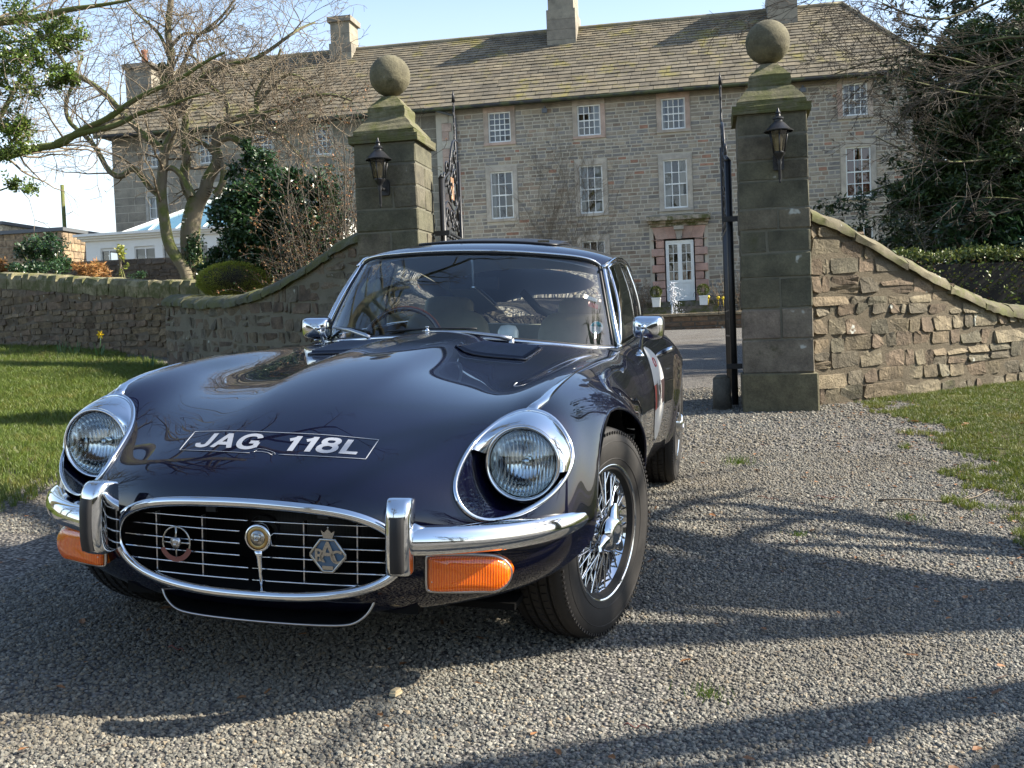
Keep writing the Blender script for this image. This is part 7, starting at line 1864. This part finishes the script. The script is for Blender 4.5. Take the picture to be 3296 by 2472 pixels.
# bare tree whose drooping branches hang across the top right
r_=random.Random(77); tw=[[],[],[]]; base=foot(4150,14.6); S=[]
cfgR=dict(seg=[.20,.16,.13],wig=[.12,.17,.2],up=[-.07,-.09,-.04],kids=[10,7,0],klen=(.28,.55),krad=.5,ang=(14,48),tip=.0026,bare=.15)
L0=Vector(base); s,C=poly_limb([tuple(L0),tuple(L0+Vector((-.1,0,1.8))),tuple(L0+Vector((-.2,.1,3.6))),tuple(L0+Vector((-.3,.1,5.4))),tuple(L0+Vector((-.3,0,7.2)))],.26,.09,24); S+=s
for (st,q,r0) in ((8,[(3600,260),(3300,120),(3080,150),(2900,130)],.035),(10,[(3700,60),(3400,-60),(3150,20),(2980,60),(2840,10)],.035),(7,[(3600,420),(3330,330),(3100,300),(2900,255),(2760,250)],.03),(6,[(3600,560),(3350,500),(3120,520),(2950,500),(2820,440)],.028),(9,[(3500,150),(3250,200),(3060,250),(2960,300)],.028),(12,[(3500,-250),(3100,-160),(2800,-60),(2560,-20)],.03),(5,[(3500,700),(3260,640),(3060,650)],.025),(8,[(3500,300),(3240,240),(3020,180),(2840,190),(2680,240)],.028)):
    pts=[tuple(C[st])]+[P3(a,b,14.2+r_.uniform(-.4,.4)) for a,b in q]; s,K=poly_limb(pts,r0,.008,26); S+=s
    for _ in range(19):
        i=int(r_.uniform(7,25)); t=(K[min(i+1,25)]-K[i-1]).normalized(); ax=t.orthogonal(); ax.rotate(Quaternion(t,r_.uniform(0,2*pi))); d=t.copy(); d.rotate(Quaternion(ax,R(r_.uniform(15,55)))); grow(r_,K[i].copy(),d,r_.uniform(.5,1.25),.007,0,2,tw,cfgR)
tree_obj('bare_tree','bare tree off to the right whose fine drooping branches cross the slate roof',base,S,tw[0]+tw[1]+tw[2],MAT['bark_dark'],MAT['twig_dark'])
# ---- big bare trees beside and behind the viewpoint: they shade the drive and mirror in the paint
def big_tree(loc,h,spread,seed,tr,lean=(0,0)):
    r_=random.Random(seed); L=Vector((loc[0],loc[1],terr(*loc)-.1)); tw=[[],[],[],[]]
    s,C=poly_limb([tuple(L),tuple(L+Vector((lean[0]*.2,lean[1]*.2,h*.2))),tuple(L+Vector((lean[0]*.5,lean[1]*.5,h*.45))),tuple(L+Vector((lean[0],lean[1],h*.8)))],tr,tr*.35,20)
    cfg=dict(seg=[.45,.30,.22,.18],wig=[.16,.22,.26,.28],up=[.06,.04,.02,0],kids=[8,6,5,0],klen=(.32,.62),krad=.55,ang=(25,65),tip=.005,bare=.2)
    for k in range(15):
        i=int(np.interp(k,[0,14],[8,19])); a=r_.uniform(0,2*pi)+k*2.4; grow(r_,C[i].copy(),Vector((math.cos(a),math.sin(a),r_.uniform(.25,.9))).normalized(),spread*r_.uniform(.6,1.0)*(1-.35*k/14),tr*.32,0,3,tw,cfg)
    return s+[],tw
# trees that stand outside the picture but shade the drive and show in the paint
def place_big(name,label,loc,data,rz=0,sc=1.0,group=None):
    s,tw=data; return None
BT=[]
def make_big(label,loc,h,spread,seed,tr,lean=(0,0),thin=1):
    s,tw=big_tree(loc,h,spread,seed,tr,lean); tw[3]=tw[3][::thin]; tw[2]=tw[2][::(2 if thin>1 else 1)]; V=tree_obj('bare_tree',label,(loc[0],loc[1],terr(*loc)),s+tw[0]+tw[1],tw[2]+tw[3],MAT['bark_dark'],MAT['twig_dark']); BT.append(V); return V
make_big('thick trunked bare tree beside the drive right of the picture',(6.3,4.62),9.5,3.6,101,.46,(.5,1.0),5)
make_big('tall bare tree standing behind the viewpoint to the left',(-3.6,-8.5),13,5.2,102,.34,(.8,.5))
def copy_thing(o,loc,rz,label,sc=1.0):
    c=o.copy(); col.objects.link(c); c.location=(loc[0],loc[1],terr(*loc)); c.rotation_euler=(0,0,rz); c['label']=label; c.scale=(sc,sc,sc)
    for ch in list(o.children):
        d=ch.copy(); col.objects.link(d); d.parent=c
    return c
copy_thing(BT[1],(4.4,-10.5),2.1,'tall bare tree standing behind the viewpoint to the right')
copy_thing(BT[1],(-13.5,-2.5),4.0,'tall bare tree standing far left of the car behind the lawn')
copy_thing(BT[1],(-10.2,8.6),5.1,'tall bare tree just outside the left edge beyond the lawn')
copy_thing(BT[1],(-14.2,17.6),.9,'very tall bare tree outside the left edge beyond the garden wall',1.35)
copy_thing(BT[1],(12.0,21.5),3.3,'very tall bare tree outside the right edge behind the yews',1.3)
copy_thing(BT[1],(13.0,-5.5),1.2,'tall bare tree standing far right across the verge')
hedge('long dark hedge across the lane behind the viewpoint',(-26,-13),(24,-15),-.6,2.4,1.4,9000,.16,'hedge_leaf',75)

# ================================================================ FORECOURT POOL AND FOUNTAIN
pool=empty('fountain_pool',(-1.1,27.6,1.18),'low stone walled pool with a fountain jet in front of the house steps','pool'); PI_=Matrix.Translation((1.1,-27.6,-1.18))
def pput(o): o.parent=pool; o.matrix_parent_inverse=PI_
rq=random.Random(15); items=[]
m=MB(); m.box((-1.6,25.55,1.27),(7.6,.26,.52)); m.box((-5.3,27.6,1.27),(.26,4.3,.52)); m.box((2.1,27.6,1.27),(.26,4.3,.52)); m.box((-1.6,29.7,1.27),(7.6,.26,.52)); pput(m.build('pool_wall_core',MAT['dark_mortar'],None,smooth=False))
for (a,b,c,d) in courses(rq,-5.4,2.2,1.08,1.46,(.10,.14),(.2,.42),.014,[]):
    k=rq.choice([(.20,.125,.075),(.17,.12,.08),(.23,.15,.09),(.15,.12,.085)]); v,f=stone_piece(rq,Vector((0,25.42,0)),U,Wv,Nf,a,b,c,d,.014,.012,.006); items.append((v,f,k,(b-a)*(d-c)))
lay_stones(items,'stone',MAT['rubble_stone'],pool,300,inv=PI_)
x=-5.45
while x<2.2:
    w=rq.uniform(.45,.8); w=min(w,2.25-x); o=blk(x+.004,x+w-.004,25.38,25.74,1.465,1.535,(.33,.27,.18),'coping_stone',mt='rubble_stone'); o.parent=None; pput(o); x+=w
def _water(n): n.bump(n.noise(9,4,.6),.35,.02)
mat('water',(.02,.03,.03),.05,0,.6,build=_water)
m=MB(); m.box((-1.6,27.6,1.38),(7.2,4.0,.02)); pput(m.build('water',MAT['water'],None,smooth=False))
mat('spray',(.9,.92,.95),.25,0,.8,Transmission_Weight=.25,build=lambda n:None)
jet=empty('fountain_jet',(-1.12,27.6,1.39),'white jet of water rising from the pool in front of the door','fountain')
r=np.random.RandomState(4); m=MB(); P=[]
m.tube([(0,0,0),(.01,0,.35),(.02,0,.65),(.05,0,.88)],[.030,.024,.022,.010],7); m.build('water_column',MAT['spray'],jet)
m=MB()
for k in range(420):
    t=r.uniform(0,1); up=r.uniform(.45,1.0); 
    if t<.6: p=(.04+r.normal()*.045,r.normal()*.05,.95*up+r.normal()*.02)
    else: p=(.08+r.normal()*.09+.05,r.normal()*.09,r.uniform(0,.8))
    if p[2]<0: continue
    s_=r.uniform(.006,.018)*(1.3 if t<.6 else .7); m.add([(p[0]-s_,p[1],p[2]),(p[0],p[1]-s_,p[2]),(p[0]+s_,p[1],p[2]),(p[0],p[1]+s_,p[2]),(p[0],p[1],p[2]+s_*1.6),(p[0],p[1],p[2]-s_*1.2)],[(0,1,4),(1,2,4),(2,3,4),(3,0,4),(1,0,5),(2,1,5),(3,2,5),(0,3,5)])
o=m.build('spray_drops',MAT['spray'],jet); o['kind']='stuff'
# planters with clipped balls at the door
def planter(x,y,z,label,seed,s=1.0):
    root=empty('planter',(x,y,z),label,'planter','planters at the front door'); r=np.random.RandomState(seed)
    m=MB(); rows=[]
    for (hw,zz) in ((.115,0),(.115,.03),(.125,.24),(.14,.25),(.14,.29),(.12,.29),(.12,.26)): rows.append([(sx*hw*s,sy*hw*s,zz*s) for sx,sy in((-1,-1),(1,-1),(1,1),(-1,1))])
    m.grid([[q[k] for q in rows] for k in range(4)],closed_u=True); m.add([rows[-1][k] for k in range(4)],[(0,1,2,3)]); m.build('tub',MAT['white_joinery'],root,smooth=False)
    m=MB(); m.tube([(0,0,.26*s),(0,0,.38*s)],.012,6); m.build('stem',MAT['bark'],root)
    n=1500; d=r.normal(size=(n,3)); d/=np.linalg.norm(d,axis=1,keepdims=True); P=np.array((0,0,.47*s))+d*(.165*s*r.uniform(.85,1.03,n))[:,None]; leaf_cloud('clipped_ball',P,.035,MAT['hedge_leaf'],root,Matrix.Identity(4),seed,.6,colr=(.35,1.1))
planter(-1.85,33.95,1.90,'white planter with a clipped ball left of the front door',91); planter(-.40,33.95,1.90,'white planter with a clipped ball right of the front door',92)
def stub(label,x0,x1,y,z0,z1,n,seed,mt='twig'):
    r_=random.Random(seed); root=empty('border_shrub',((x0+x1)/2,y,z0),label,'shrub'); inv=Matrix.Translation((-(x0+x1)/2,-y,-z0)); tw=[[],[],[]]
    cfg=dict(seg=[.12,.09,.08],wig=[.2,.3,.3],up=[.2,.1,.0],kids=[7,3,0],klen=(.3,.6),krad=.5,ang=(20,65),tip=.006,bare=.1)
    for k in range(n): grow(r_,Vector((r_.uniform(x0,x1),y+r_.uniform(-.3,.3),z0)),Vector((r_.uniform(-.5,.5),r_.uniform(-.3,.3),1)).normalized(),(z1-z0)*r_.uniform(.7,1.1),.012,0,2,tw,cfg)
    V,F=prisms(tw[0]+tw[1]+tw[2],3); o=np_mesh('twigs',V,F,MAT[mt],root); o.matrix_parent_inverse=inv
    T=np.array(tw[1]); r=np.random.RandomState(seed); k=len(T); leaf_cloud('leaves',T[:,3:6],.05,MAT['dry_leaf'],root,inv,seed,.5,colr=(.3,.9))
stub('brown twiggy border shrub left of the front door',-3.2,-2.1,34.9,1.5,2.6,26,93)
stub('brown twiggy border shrub right of the front door with yellow daffodils',-.05,1.4,34.9,1.5,2.6,30,94)
stub('brown twiggy border shrubs under the ground floor windows behind the car',-8.3,-3.5,34.8,1.4,2.7,60,95)
# climber on the facade between the first two columns
r_=random.Random(51); tw=[[],[],[]]; root=empty('wall_climber',(-5.5,35.95,1.5),'bare climber spread flat over the facade between two window columns','climber')
cfg=dict(seg=[.25,.2,.15],wig=[.22,.3,.35],up=[.35,.2,.1],kids=[9,5,0],klen=(.35,.65),krad=.6,ang=(15,55),tip=.0035,bare=.05)
for k in range(13):
    grow(r_,Vector((-5.5+r_.uniform(-.5,.5),35.9,1.5)),Vector((r_.uniform(-.45,.45),0,1)).normalized(),r_.uniform(3.0,5.8),.011,0,2,tw,cfg)
T=np.array(tw[0]+tw[1]+tw[2]); T[:,1]=35.9+(T[:,1]-35.9)*.02+.02; T[:,4]=35.9+(T[:,4]-35.9)*.02+.02; V,F=prisms(T,3); o=np_mesh('stems',V,F,MAT['twig'],root); o.matrix_parent_inverse=Matrix.Translation((5.5,-35.95,-1.5))
# ================================================================ CONSERVATORY
cons=empty('conservatory',(-14,30,1.5),'white conservatory with pitched glass roof against the left wing','conservatory'); CI_=Matrix.Translation((14,-30,-1.5))
def cput(o): o.parent=cons; o.matrix_parent_inverse=CI_
def cb(nm,mt,*bs,**k):
    m=MB(); [m.box(((a+b)/2,(c+d)/2,(e+f)/2),(b-a,d-c,f-e)) for a,b,c,d,e,f in bs]; o=m.build(nm,MAT[mt],None,smooth=False); cput(o); return o
cx0,cx1,cy0,cy1=-17.55,-10.0,28.0,35.8
cb('fascia','white_joinery',(cx0,cx1,cy0,cy0+.3,4.12,4.34),(cx0-.08,cx1+.08,cy0-.08,cy0+.3,4.34,4.40),(cx0-.16,cx1+.16,cy0-.16,cy0+.3,4.40,4.46),(cx0-.24,cx1+.24,cy0-.24,cy0+.3,4.46,4.53),(cx0,cx0+.3,cy0+.3,cy1,4.12,4.53))
cb('base_wall','white_joinery',(cx0,cx1,cy0+.02,cy0+.24,2.2,3.50),(cx0+.02,cx0+.24,cy0+.24,cy1,2.2,3.5))
cb('end_wall','white_joinery',(cx1-.16,cx1,cy0+.3,cy1,2.2,4.12),(cx1-.3,cx1,cy0+.3,cy1,4.12,4.50))
cb('flat_roof','lead_grey',(cx0,cx1,cy0+.1,cy1,4.50,4.56))
xx=cx0; wpat=[.45,.75,.30,.62,.24,1.35,.28,1.35,.28,.75,.3,.8]
k=0; xx=cx0
while xx<cx1-.1:
    w=wpat[k%len(wpat)]; w=min(w,cx1-xx)
    if k%2==0: cb('post','white_joinery',(xx,xx+w,cy0,cy0+.16,3.50,4.12))
    else:
        n=max(2,int(w/.24)); m=MB()
        for i in range(n+1): m.box((xx+w*i/n,cy0+.07,3.81),(.028,.04,.62))
        m.box((xx+w/2,cy0+.07,4.08),(w,.045,.07)); m.box((xx+w/2,cy0+.07,3.53),(w,.045,.06)); o=m.build('window_frame',MAT['white_joinery'],None,smooth=False); cput(o)
        for i in range(n):
            m=MB(); a=xx+w*i/n+.014; b=xx+w*(i+1)/n-.014; m.add([(a,cy0+.08,3.56),(b,cy0+.08,3.56),(b,cy0+.08,4.05),(a,cy0+.08,4.05)],[(0,1,2,3)]); o=m.build('pane',MAT['window_glass'],None,smooth=False,fix=False); cput(o)
    xx+=w;k+=1
# room behind: tan interior wall and floor
mat('room_tan',(.20,.13,.08),.9); m=MB(); m.box((-13.8,33.5,3.4),(7.2,.1,2.2)); m.box((-13.8,31,2.3),(7.4,7.4,.1)); cput(m.build('inner_room',MAT['room_tan'],None,smooth=False))
# hipped lantern roof
ex0,ex1,ey0,ey1,ez=-17.0,-11.0,28.9,33.5,4.58; rx0,rx1,ry,rz=-14.9,-13.2,31.2,5.78
mat('roof_glass',(.10,.24,.30),.10,0,.9,1.0,.02,build=lambda n:n.color(n.mix(n.noise(2,3),(.085,.20,.26),(.14,.30,.36))))
m=MB(); m.add([(ex0,ey0,ez),(ex1,ey0,ez),(rx1,ry,rz),(rx0,ry,rz),(ex0,ey1,ez),(ex1,ey1,ez)],[]); 
def onedge(f,g): return None
nr_=7
def mixp(a,b,t): return tuple(a[i]+(b[i]-a[i])*t for i in range(3))
for i in range(nr_):
    t0,t1=i/nr_,(i+1)/nr_; lo0=mixp((ex0,ey0,ez),(ex1,ey0,ez),t0); lo1=mixp((ex0,ey0,ez),(ex1,ey0,ez),t1)
    def upx(x):
        if x<rx0: f=(x-ex0)/(rx0-ex0); return (x,ey0+(ry-ey0)*f,ez+(rz-ez)*f)
        if x>rx1: f=(ex1-x)/(ex1-rx1); return (x,ey0+(ry-ey0)*f,ez+(rz-ez)*f)
        return (x,ry,rz)
    sl=.30*(1 if t0<.5 else -1)
    a,b=upx(lo0[0]),upx(lo1[0]); m=MB(); pts=[lo0,lo1,b]+([(rx0,ry,rz)] if lo0[0]<rx0<lo1[0] else [])+([(rx1,ry,rz)] if lo0[0]<rx1<lo1[0] else [])+([a] if i else [])
    if lo0[0]<rx0<lo1[0]: pts=[lo0,lo1,b,(rx0,ry,rz),a]
    elif lo0[0]<rx1<lo1[0]: pts=[lo0,lo1,b,(rx1,ry,rz),a]
    elif i==nr_-1: pts=[lo0,lo1,a]
    elif i==0: pts=[lo0,lo1,b]
    else: pts=[lo0,lo1,b,a]
    m.add(pts,[tuple(range(len(pts)))]); o=m.build('roof_pane',MAT['roof_glass'],None,smooth=False); cput(o)
    m=MB(); m.tube([Vector(lo1)+Vector((0,-.01,.02)),Vector(b)+Vector((0,-.01,.02))],.030,4); o=m.build('glazing_bar',MAT['white_joinery'],None,smooth=False); cput(o)
m=MB(); m.add([(ex0,ey0,ez),(rx0,ry,rz),(ex0,ey1,ez)],[(0,1,2)]); m.add([(ex1,ey0,ez),(rx1,ry,rz),(ex1,ey1,ez)],[(0,1,2)]); m.add([(ex0,ey1,ez),(ex1,ey1,ez),(rx1,ry,rz),(rx0,ry,rz)],[(0,1,2,3)]); cput(m.build('roof_pane',MAT['roof_glass'],None,smooth=False))
m=MB(); 
for a,b in (((ex0,ey0,ez),(rx0,ry,rz)),((ex1,ey0,ez),(rx1,ry,rz)),((rx0,ry,rz),(rx1,ry,rz)),((ex0,ey0,ez),(ex1,ey0,ez)),((ex0,ey1,ez),(rx0,ry,rz)),((ex0,ey0,ez),(ex0,ey1,ez))): m.tube([Vector(a)+Vector((0,0,.02)),Vector(b)+Vector((0,0,.02))],.05,5)
cput(m.build('roof_frame',MAT['white_joinery'],None,smooth=False))
m=MB(); m.lathe([(.06,0),(.03,.08),(.07,.16),(.03,.24),(.0,.34)],10,Matrix.Translation((rx0,ry,rz))); cput(m.build('finial',MAT['white_joinery'],None))
# back wall in front of the conservatory
rubble_wall('garden_wall','dark straight garden wall running in front of the conservatory',[(-27,25.5),(-20,24.0),(-15.9,23.0),(-12,22.0),(-8.5,21.2)],[3.62,3.48,3.33,3.20,3.05],24,(.10,.18),(.2,.4),[(.10,.08,.06),(.085,.07,.055),(.12,.095,.07)],cop=None,limit=120)
# outbuildings at the far left
def outbuild(label,x0,x1,y0,y1,z0,z1,pal_,seed,roof=(.22,.20,.17),win=()):
    rr=random.Random(seed); root=empty('outbuilding',((x0+x1)/2,(y0+y1)/2,z0),label,'outbuilding'); inv=Matrix.Translation((-(x0+x1)/2,-(y0+y1)/2,-z0)); m=MB(); m.box(((x0+x1)/2,(y0+y1)/2,(z0+z1)/2),(x1-x0-.04,y1-y0-.04,z1-z0)); o=m.build('wall',MAT['mortar'],None,smooth=False); o.parent=root; o.matrix_parent_inverse=inv; it=[]
    for (a,b,c,d) in courses(rr,x0,x1,z0+1.8,z1,(.2,.28),(.3,.6),.012,[]): v,f=stone_piece(rr,Vector((0,y0,0)),U,Wv,Nf,a,b,c,d,.010,.008,.004); k=rr.choice(pal_); q=rr.uniform(.85,1.15); it.append((v,f,tuple(j*q for j in k),(b-a)*(d-c)))
    for (a,b,c,d) in courses(rr,y0,y1,z0+1.8,z1,(.2,.28),(.3,.6),.012,[]): v,f=stone_piece(rr,Vector((x1,0,0)),Vector((0,1,0)),Wv,Vector((1,0,0)),a,b,c,d,.010,.008,.004); k=rr.choice(pal_); it.append((v,f,k,(b-a)*(d-c)))
    lay_stones(it,'stone',MAT['rubble_stone'],root,90,inv=inv)
    m=MB(); m.box(((x0+x1)/2,(y0+y1)/2,z1+.06),(x1-x0+.16,y1-y0+.16,.12)); o=m.build('roof',MAT['lead_grey'],None,smooth=False); o.parent=root; o.matrix_parent_inverse=inv
    for (a,b,c,d) in win:
        m=MB(); m.box(((a+b)/2,y0-.02,(c+d)/2),(b-a,.06,d-c)); o=m.build('window_frame',MAT['white_joinery'],None,smooth=False); o.parent=root; o.matrix_parent_inverse=inv
        m=MB(); m.box(((a+b)/2,y0-.055,(c+d)/2),(b-a-.12,.02,d-c-.12)); o=m.build('pane',MAT['room_dark'],None,smooth=False); o.parent=root; o.matrix_parent_inverse=inv
outbuild('low orange brown stone outbuilding left of the conservatory',-24.3,-21.65,33.2,36,1.2,5.35,[(.30,.225,.15),(.34,.255,.165),(.27,.205,.14)],81)
outbuild('tall cream stone outbuilding at the far left edge',-34,-26.3,36.5,42,1.2,6.15,[(.52,.46,.35),(.56,.50,.38),(.48,.43,.33)],82,win=((-25.9-.9,-26.45,4.6,5.3),))
# wooden pole
m=MB(); m.tube([(0,0,-2),(0,0,6.1)],[.10,.075],8); o=m.build('utility_pole',MAT['bark']); o.location=(-26.1,40.2,2.0); tag(o,'weathered wooden pole standing behind the outbuildings','pole')
# daffodils by the low wall
def daff(x,yw,yp,flower,label,seed):
    f=foot(x,yw); r_=random.Random(seed); root=empty('daffodil',f,label,'daffodil'); m=MB()
    for k in range(9):
        a=r_.uniform(0,6.28); h=r_.uniform(.16,.30); b=(math.cos(a)*.06*r_.random(),math.sin(a)*.05,0); e=(b[0]+math.cos(a)*.06,b[1]+math.sin(a)*.05,h); w=.006
        m.add([(b[0]-w,b[1],0),(b[0]+w,b[1],0),(e[0]*.7+b[0]*.3+w,e[1]*.7,h*.6),(e[0]*.7+b[0]*.3-w,e[1]*.7,h*.6),(e[0],e[1],h)],[(0,1,2,3),(3,2,4)])
    me=m.mesh('leaves',MAT['laurel_leaf'],False); set_col(me,np.array([(1.6,1.8,1.6)]*len(me.vertices))); o=bpy.data.objects.new('leaves',me); col.objects.link(o); o.parent=root
    if flower:
        m=MB(); m.tube([(0,0,0),(.02,0,.2),(.05,-.01,.37)],.005,5); me=m.mesh('stem',MAT['laurel_leaf']); set_col(me,np.array([(1.6,1.8,1.2)]*len(me.vertices))); o=bpy.data.objects.new('stem',me); col.objects.link(o); o.parent=root
        m=MB()
        for k in range(6):
            a=2*pi*k/6; m.add([(.05,-.02,.38),(.05+.045*math.cos(a-.35),-.03,.38+.045*math.sin(a-.35)),(.05+.075*math.cos(a),-.025,.38+.075*math.sin(a)),(.05+.045*math.cos(a+.35),-.03,.38+.045*math.sin(a+.35))],[(0,1,2,3)])
        m.build('petals',MAT['daff_yellow'],root,smooth=False); m=MB(); m.lathe([(.012,0),(.016,.03),(.024,.045)],10,Matrix.Translation((.05,-.02,.38))@Matrix.Rotation(pi/2,4,'X')); m.build('trumpet',MAT['daff_yellow'],root)
mat('daff_yellow',(.85,.62,.02),.5)
daff(312,15.5,1130,True,'daffodil in yellow flower at the foot of the low wall',1); daff(190,16.0,1130,False,'daffodil leaves without a flower left of the yellow daffodil',2); daff(232,15.9,1130,False,'daffodil leaves without a flower beside the flowering daffodil',3); daff(470,13.6,1130,False,'dark leaf clump at the end of the left swept wall',4); daff(3035,11.05,1300,False,'tall grass clump at the foot of the sunlit right wall',5)
for k,(x,y) in enumerate(((-.25,34.3),(.05,34.35),(.2,34.2))):
    m=MB(); ball(m,(0,0,0),.05,(1,1,1),5); m.tube([(0,0,-.25),(0,0,0)],.006,4); o=m.build('daffodil',MAT['daff_yellow']); o.location=(x,y,2.15-.03*k); tag(o,'small yellow daffodil head in the border right of the door steps','daffodil','yellow daffodils in the border right of the steps')
# fallen twigs and leaves on the gravel
r_=random.Random(19)
def twig_obj(x,y,L,ang,label,mt='twig',rad=.0028,grp='fallen twigs on the gravel'):
    pts=[];a=ang; px_,py_=0,0
    for k in range(7):
        pts.append((px_,py_,terr(x+px_,y+py_)-terr(x,y)+.012+.006*math.sin(k*1.7))); a+=r_.uniform(-.35,.35); px_+=math.cos(a)*L/6; py_+=math.sin(a)*L/6
    m=MB(); m.tube(pts,[rad*(1-.1*k) for k in range(7)],5)
    q=pts[3]; m.tube([q,(q[0]+math.cos(ang+.9)*L*.2,q[1]+math.sin(ang+.9)*L*.2,q[2]+.004)],[rad*.7,rad*.3],4)
    o=m.build('fallen_twig',MAT[mt]); o.location=(x,y,terr(x,y)); tag(o,label,'twig',grp)
mat('red_twig',(.16,.055,.04),.8)
for i in range(26):
    y=r_.uniform(1.9,7.5); x=r_.uniform(-.42,.40)*y*1.0+(-.1924)*y+0; x=max(-2.2,min(1.25,x))
    twig_obj(x,y,r_.uniform(.05,.20),r_.uniform(-.5,.6),'thin dry reddish twig lying on the gravel','red_twig' if r_.random()<.6 else 'twig',r_.uniform(.0012,.0026))
twig_obj(.78,5.75,.85,.15,'longest pale curved stick lying across the gravel near the right verge','twig',.005,None); twig_obj(1.55,7.4,1.1,-.1,'long dark stick lying on the right verge grass','twig_dark',.006,None)
def leaf_obj(x,y,s,mt,label,grp):
    a=r_.uniform(0,6.28); m=MB(); pts=[]
    for k in range(9):
        t=2*pi*k/9; pts.append((s*math.cos(t),s*.55*math.sin(t)*(1-.25*math.cos(t)),.012+.35*s*abs(math.sin(t))*r_.uniform(.3,1)))
    m.add(pts+[(0,0,.008)],[(k,(k+1)%9,9) for k in range(9)]); me=m.mesh('fallen_leaf',MAT[mt],False); set_col(me,np.array([(r_.uniform(.7,1.3),)*3]*10)); o=bpy.data.objects.new('fallen_leaf',me); col.objects.link(o); o.location=(x,y,terr(x,y)+.006); o.rotation_euler=(r_.uniform(-.2,.2),r_.uniform(-.2,.2),a); tag(o,label,'leaf',grp)
for i in range(40):
    y=r_.uniform(5,13); x=-3.6-.12*max(0,y-4.6)-r_.uniform(.1,3.5); leaf_obj(x,y,r_.uniform(.03,.055),'dry_leaf','curled brown leaf lying on the left lawn','brown leaves on the left lawn')
for i in range(34):
    y=r_.uniform(4.2,10.5); x=r_.uniform(1.1,3.2); leaf_obj(x,y,r_.uniform(.018,.04),'dry_leaf' if i%3 else 'holly_leaf','small dead leaf lying on the right verge','dead leaves on the right verge')
m=MB(); m.box((0,0,.012),(.035,.02,.008)); m.box((.004,.002,.019),(.028,.016,.006)); o=m.build('wood_chip',MAT['straw']) if 'straw' in MAT else None
mat('pale_wood',(.55,.45,.28),.8)
o=m.build('wood_chip',MAT['pale_wood'],smooth=False); o.location=(-.885,2.76,terr(-.885,2.76)); o.rotation_euler=(0,0,1.3); tag(o,'pale splinter of wood on the gravel in front of the car','wood chip')
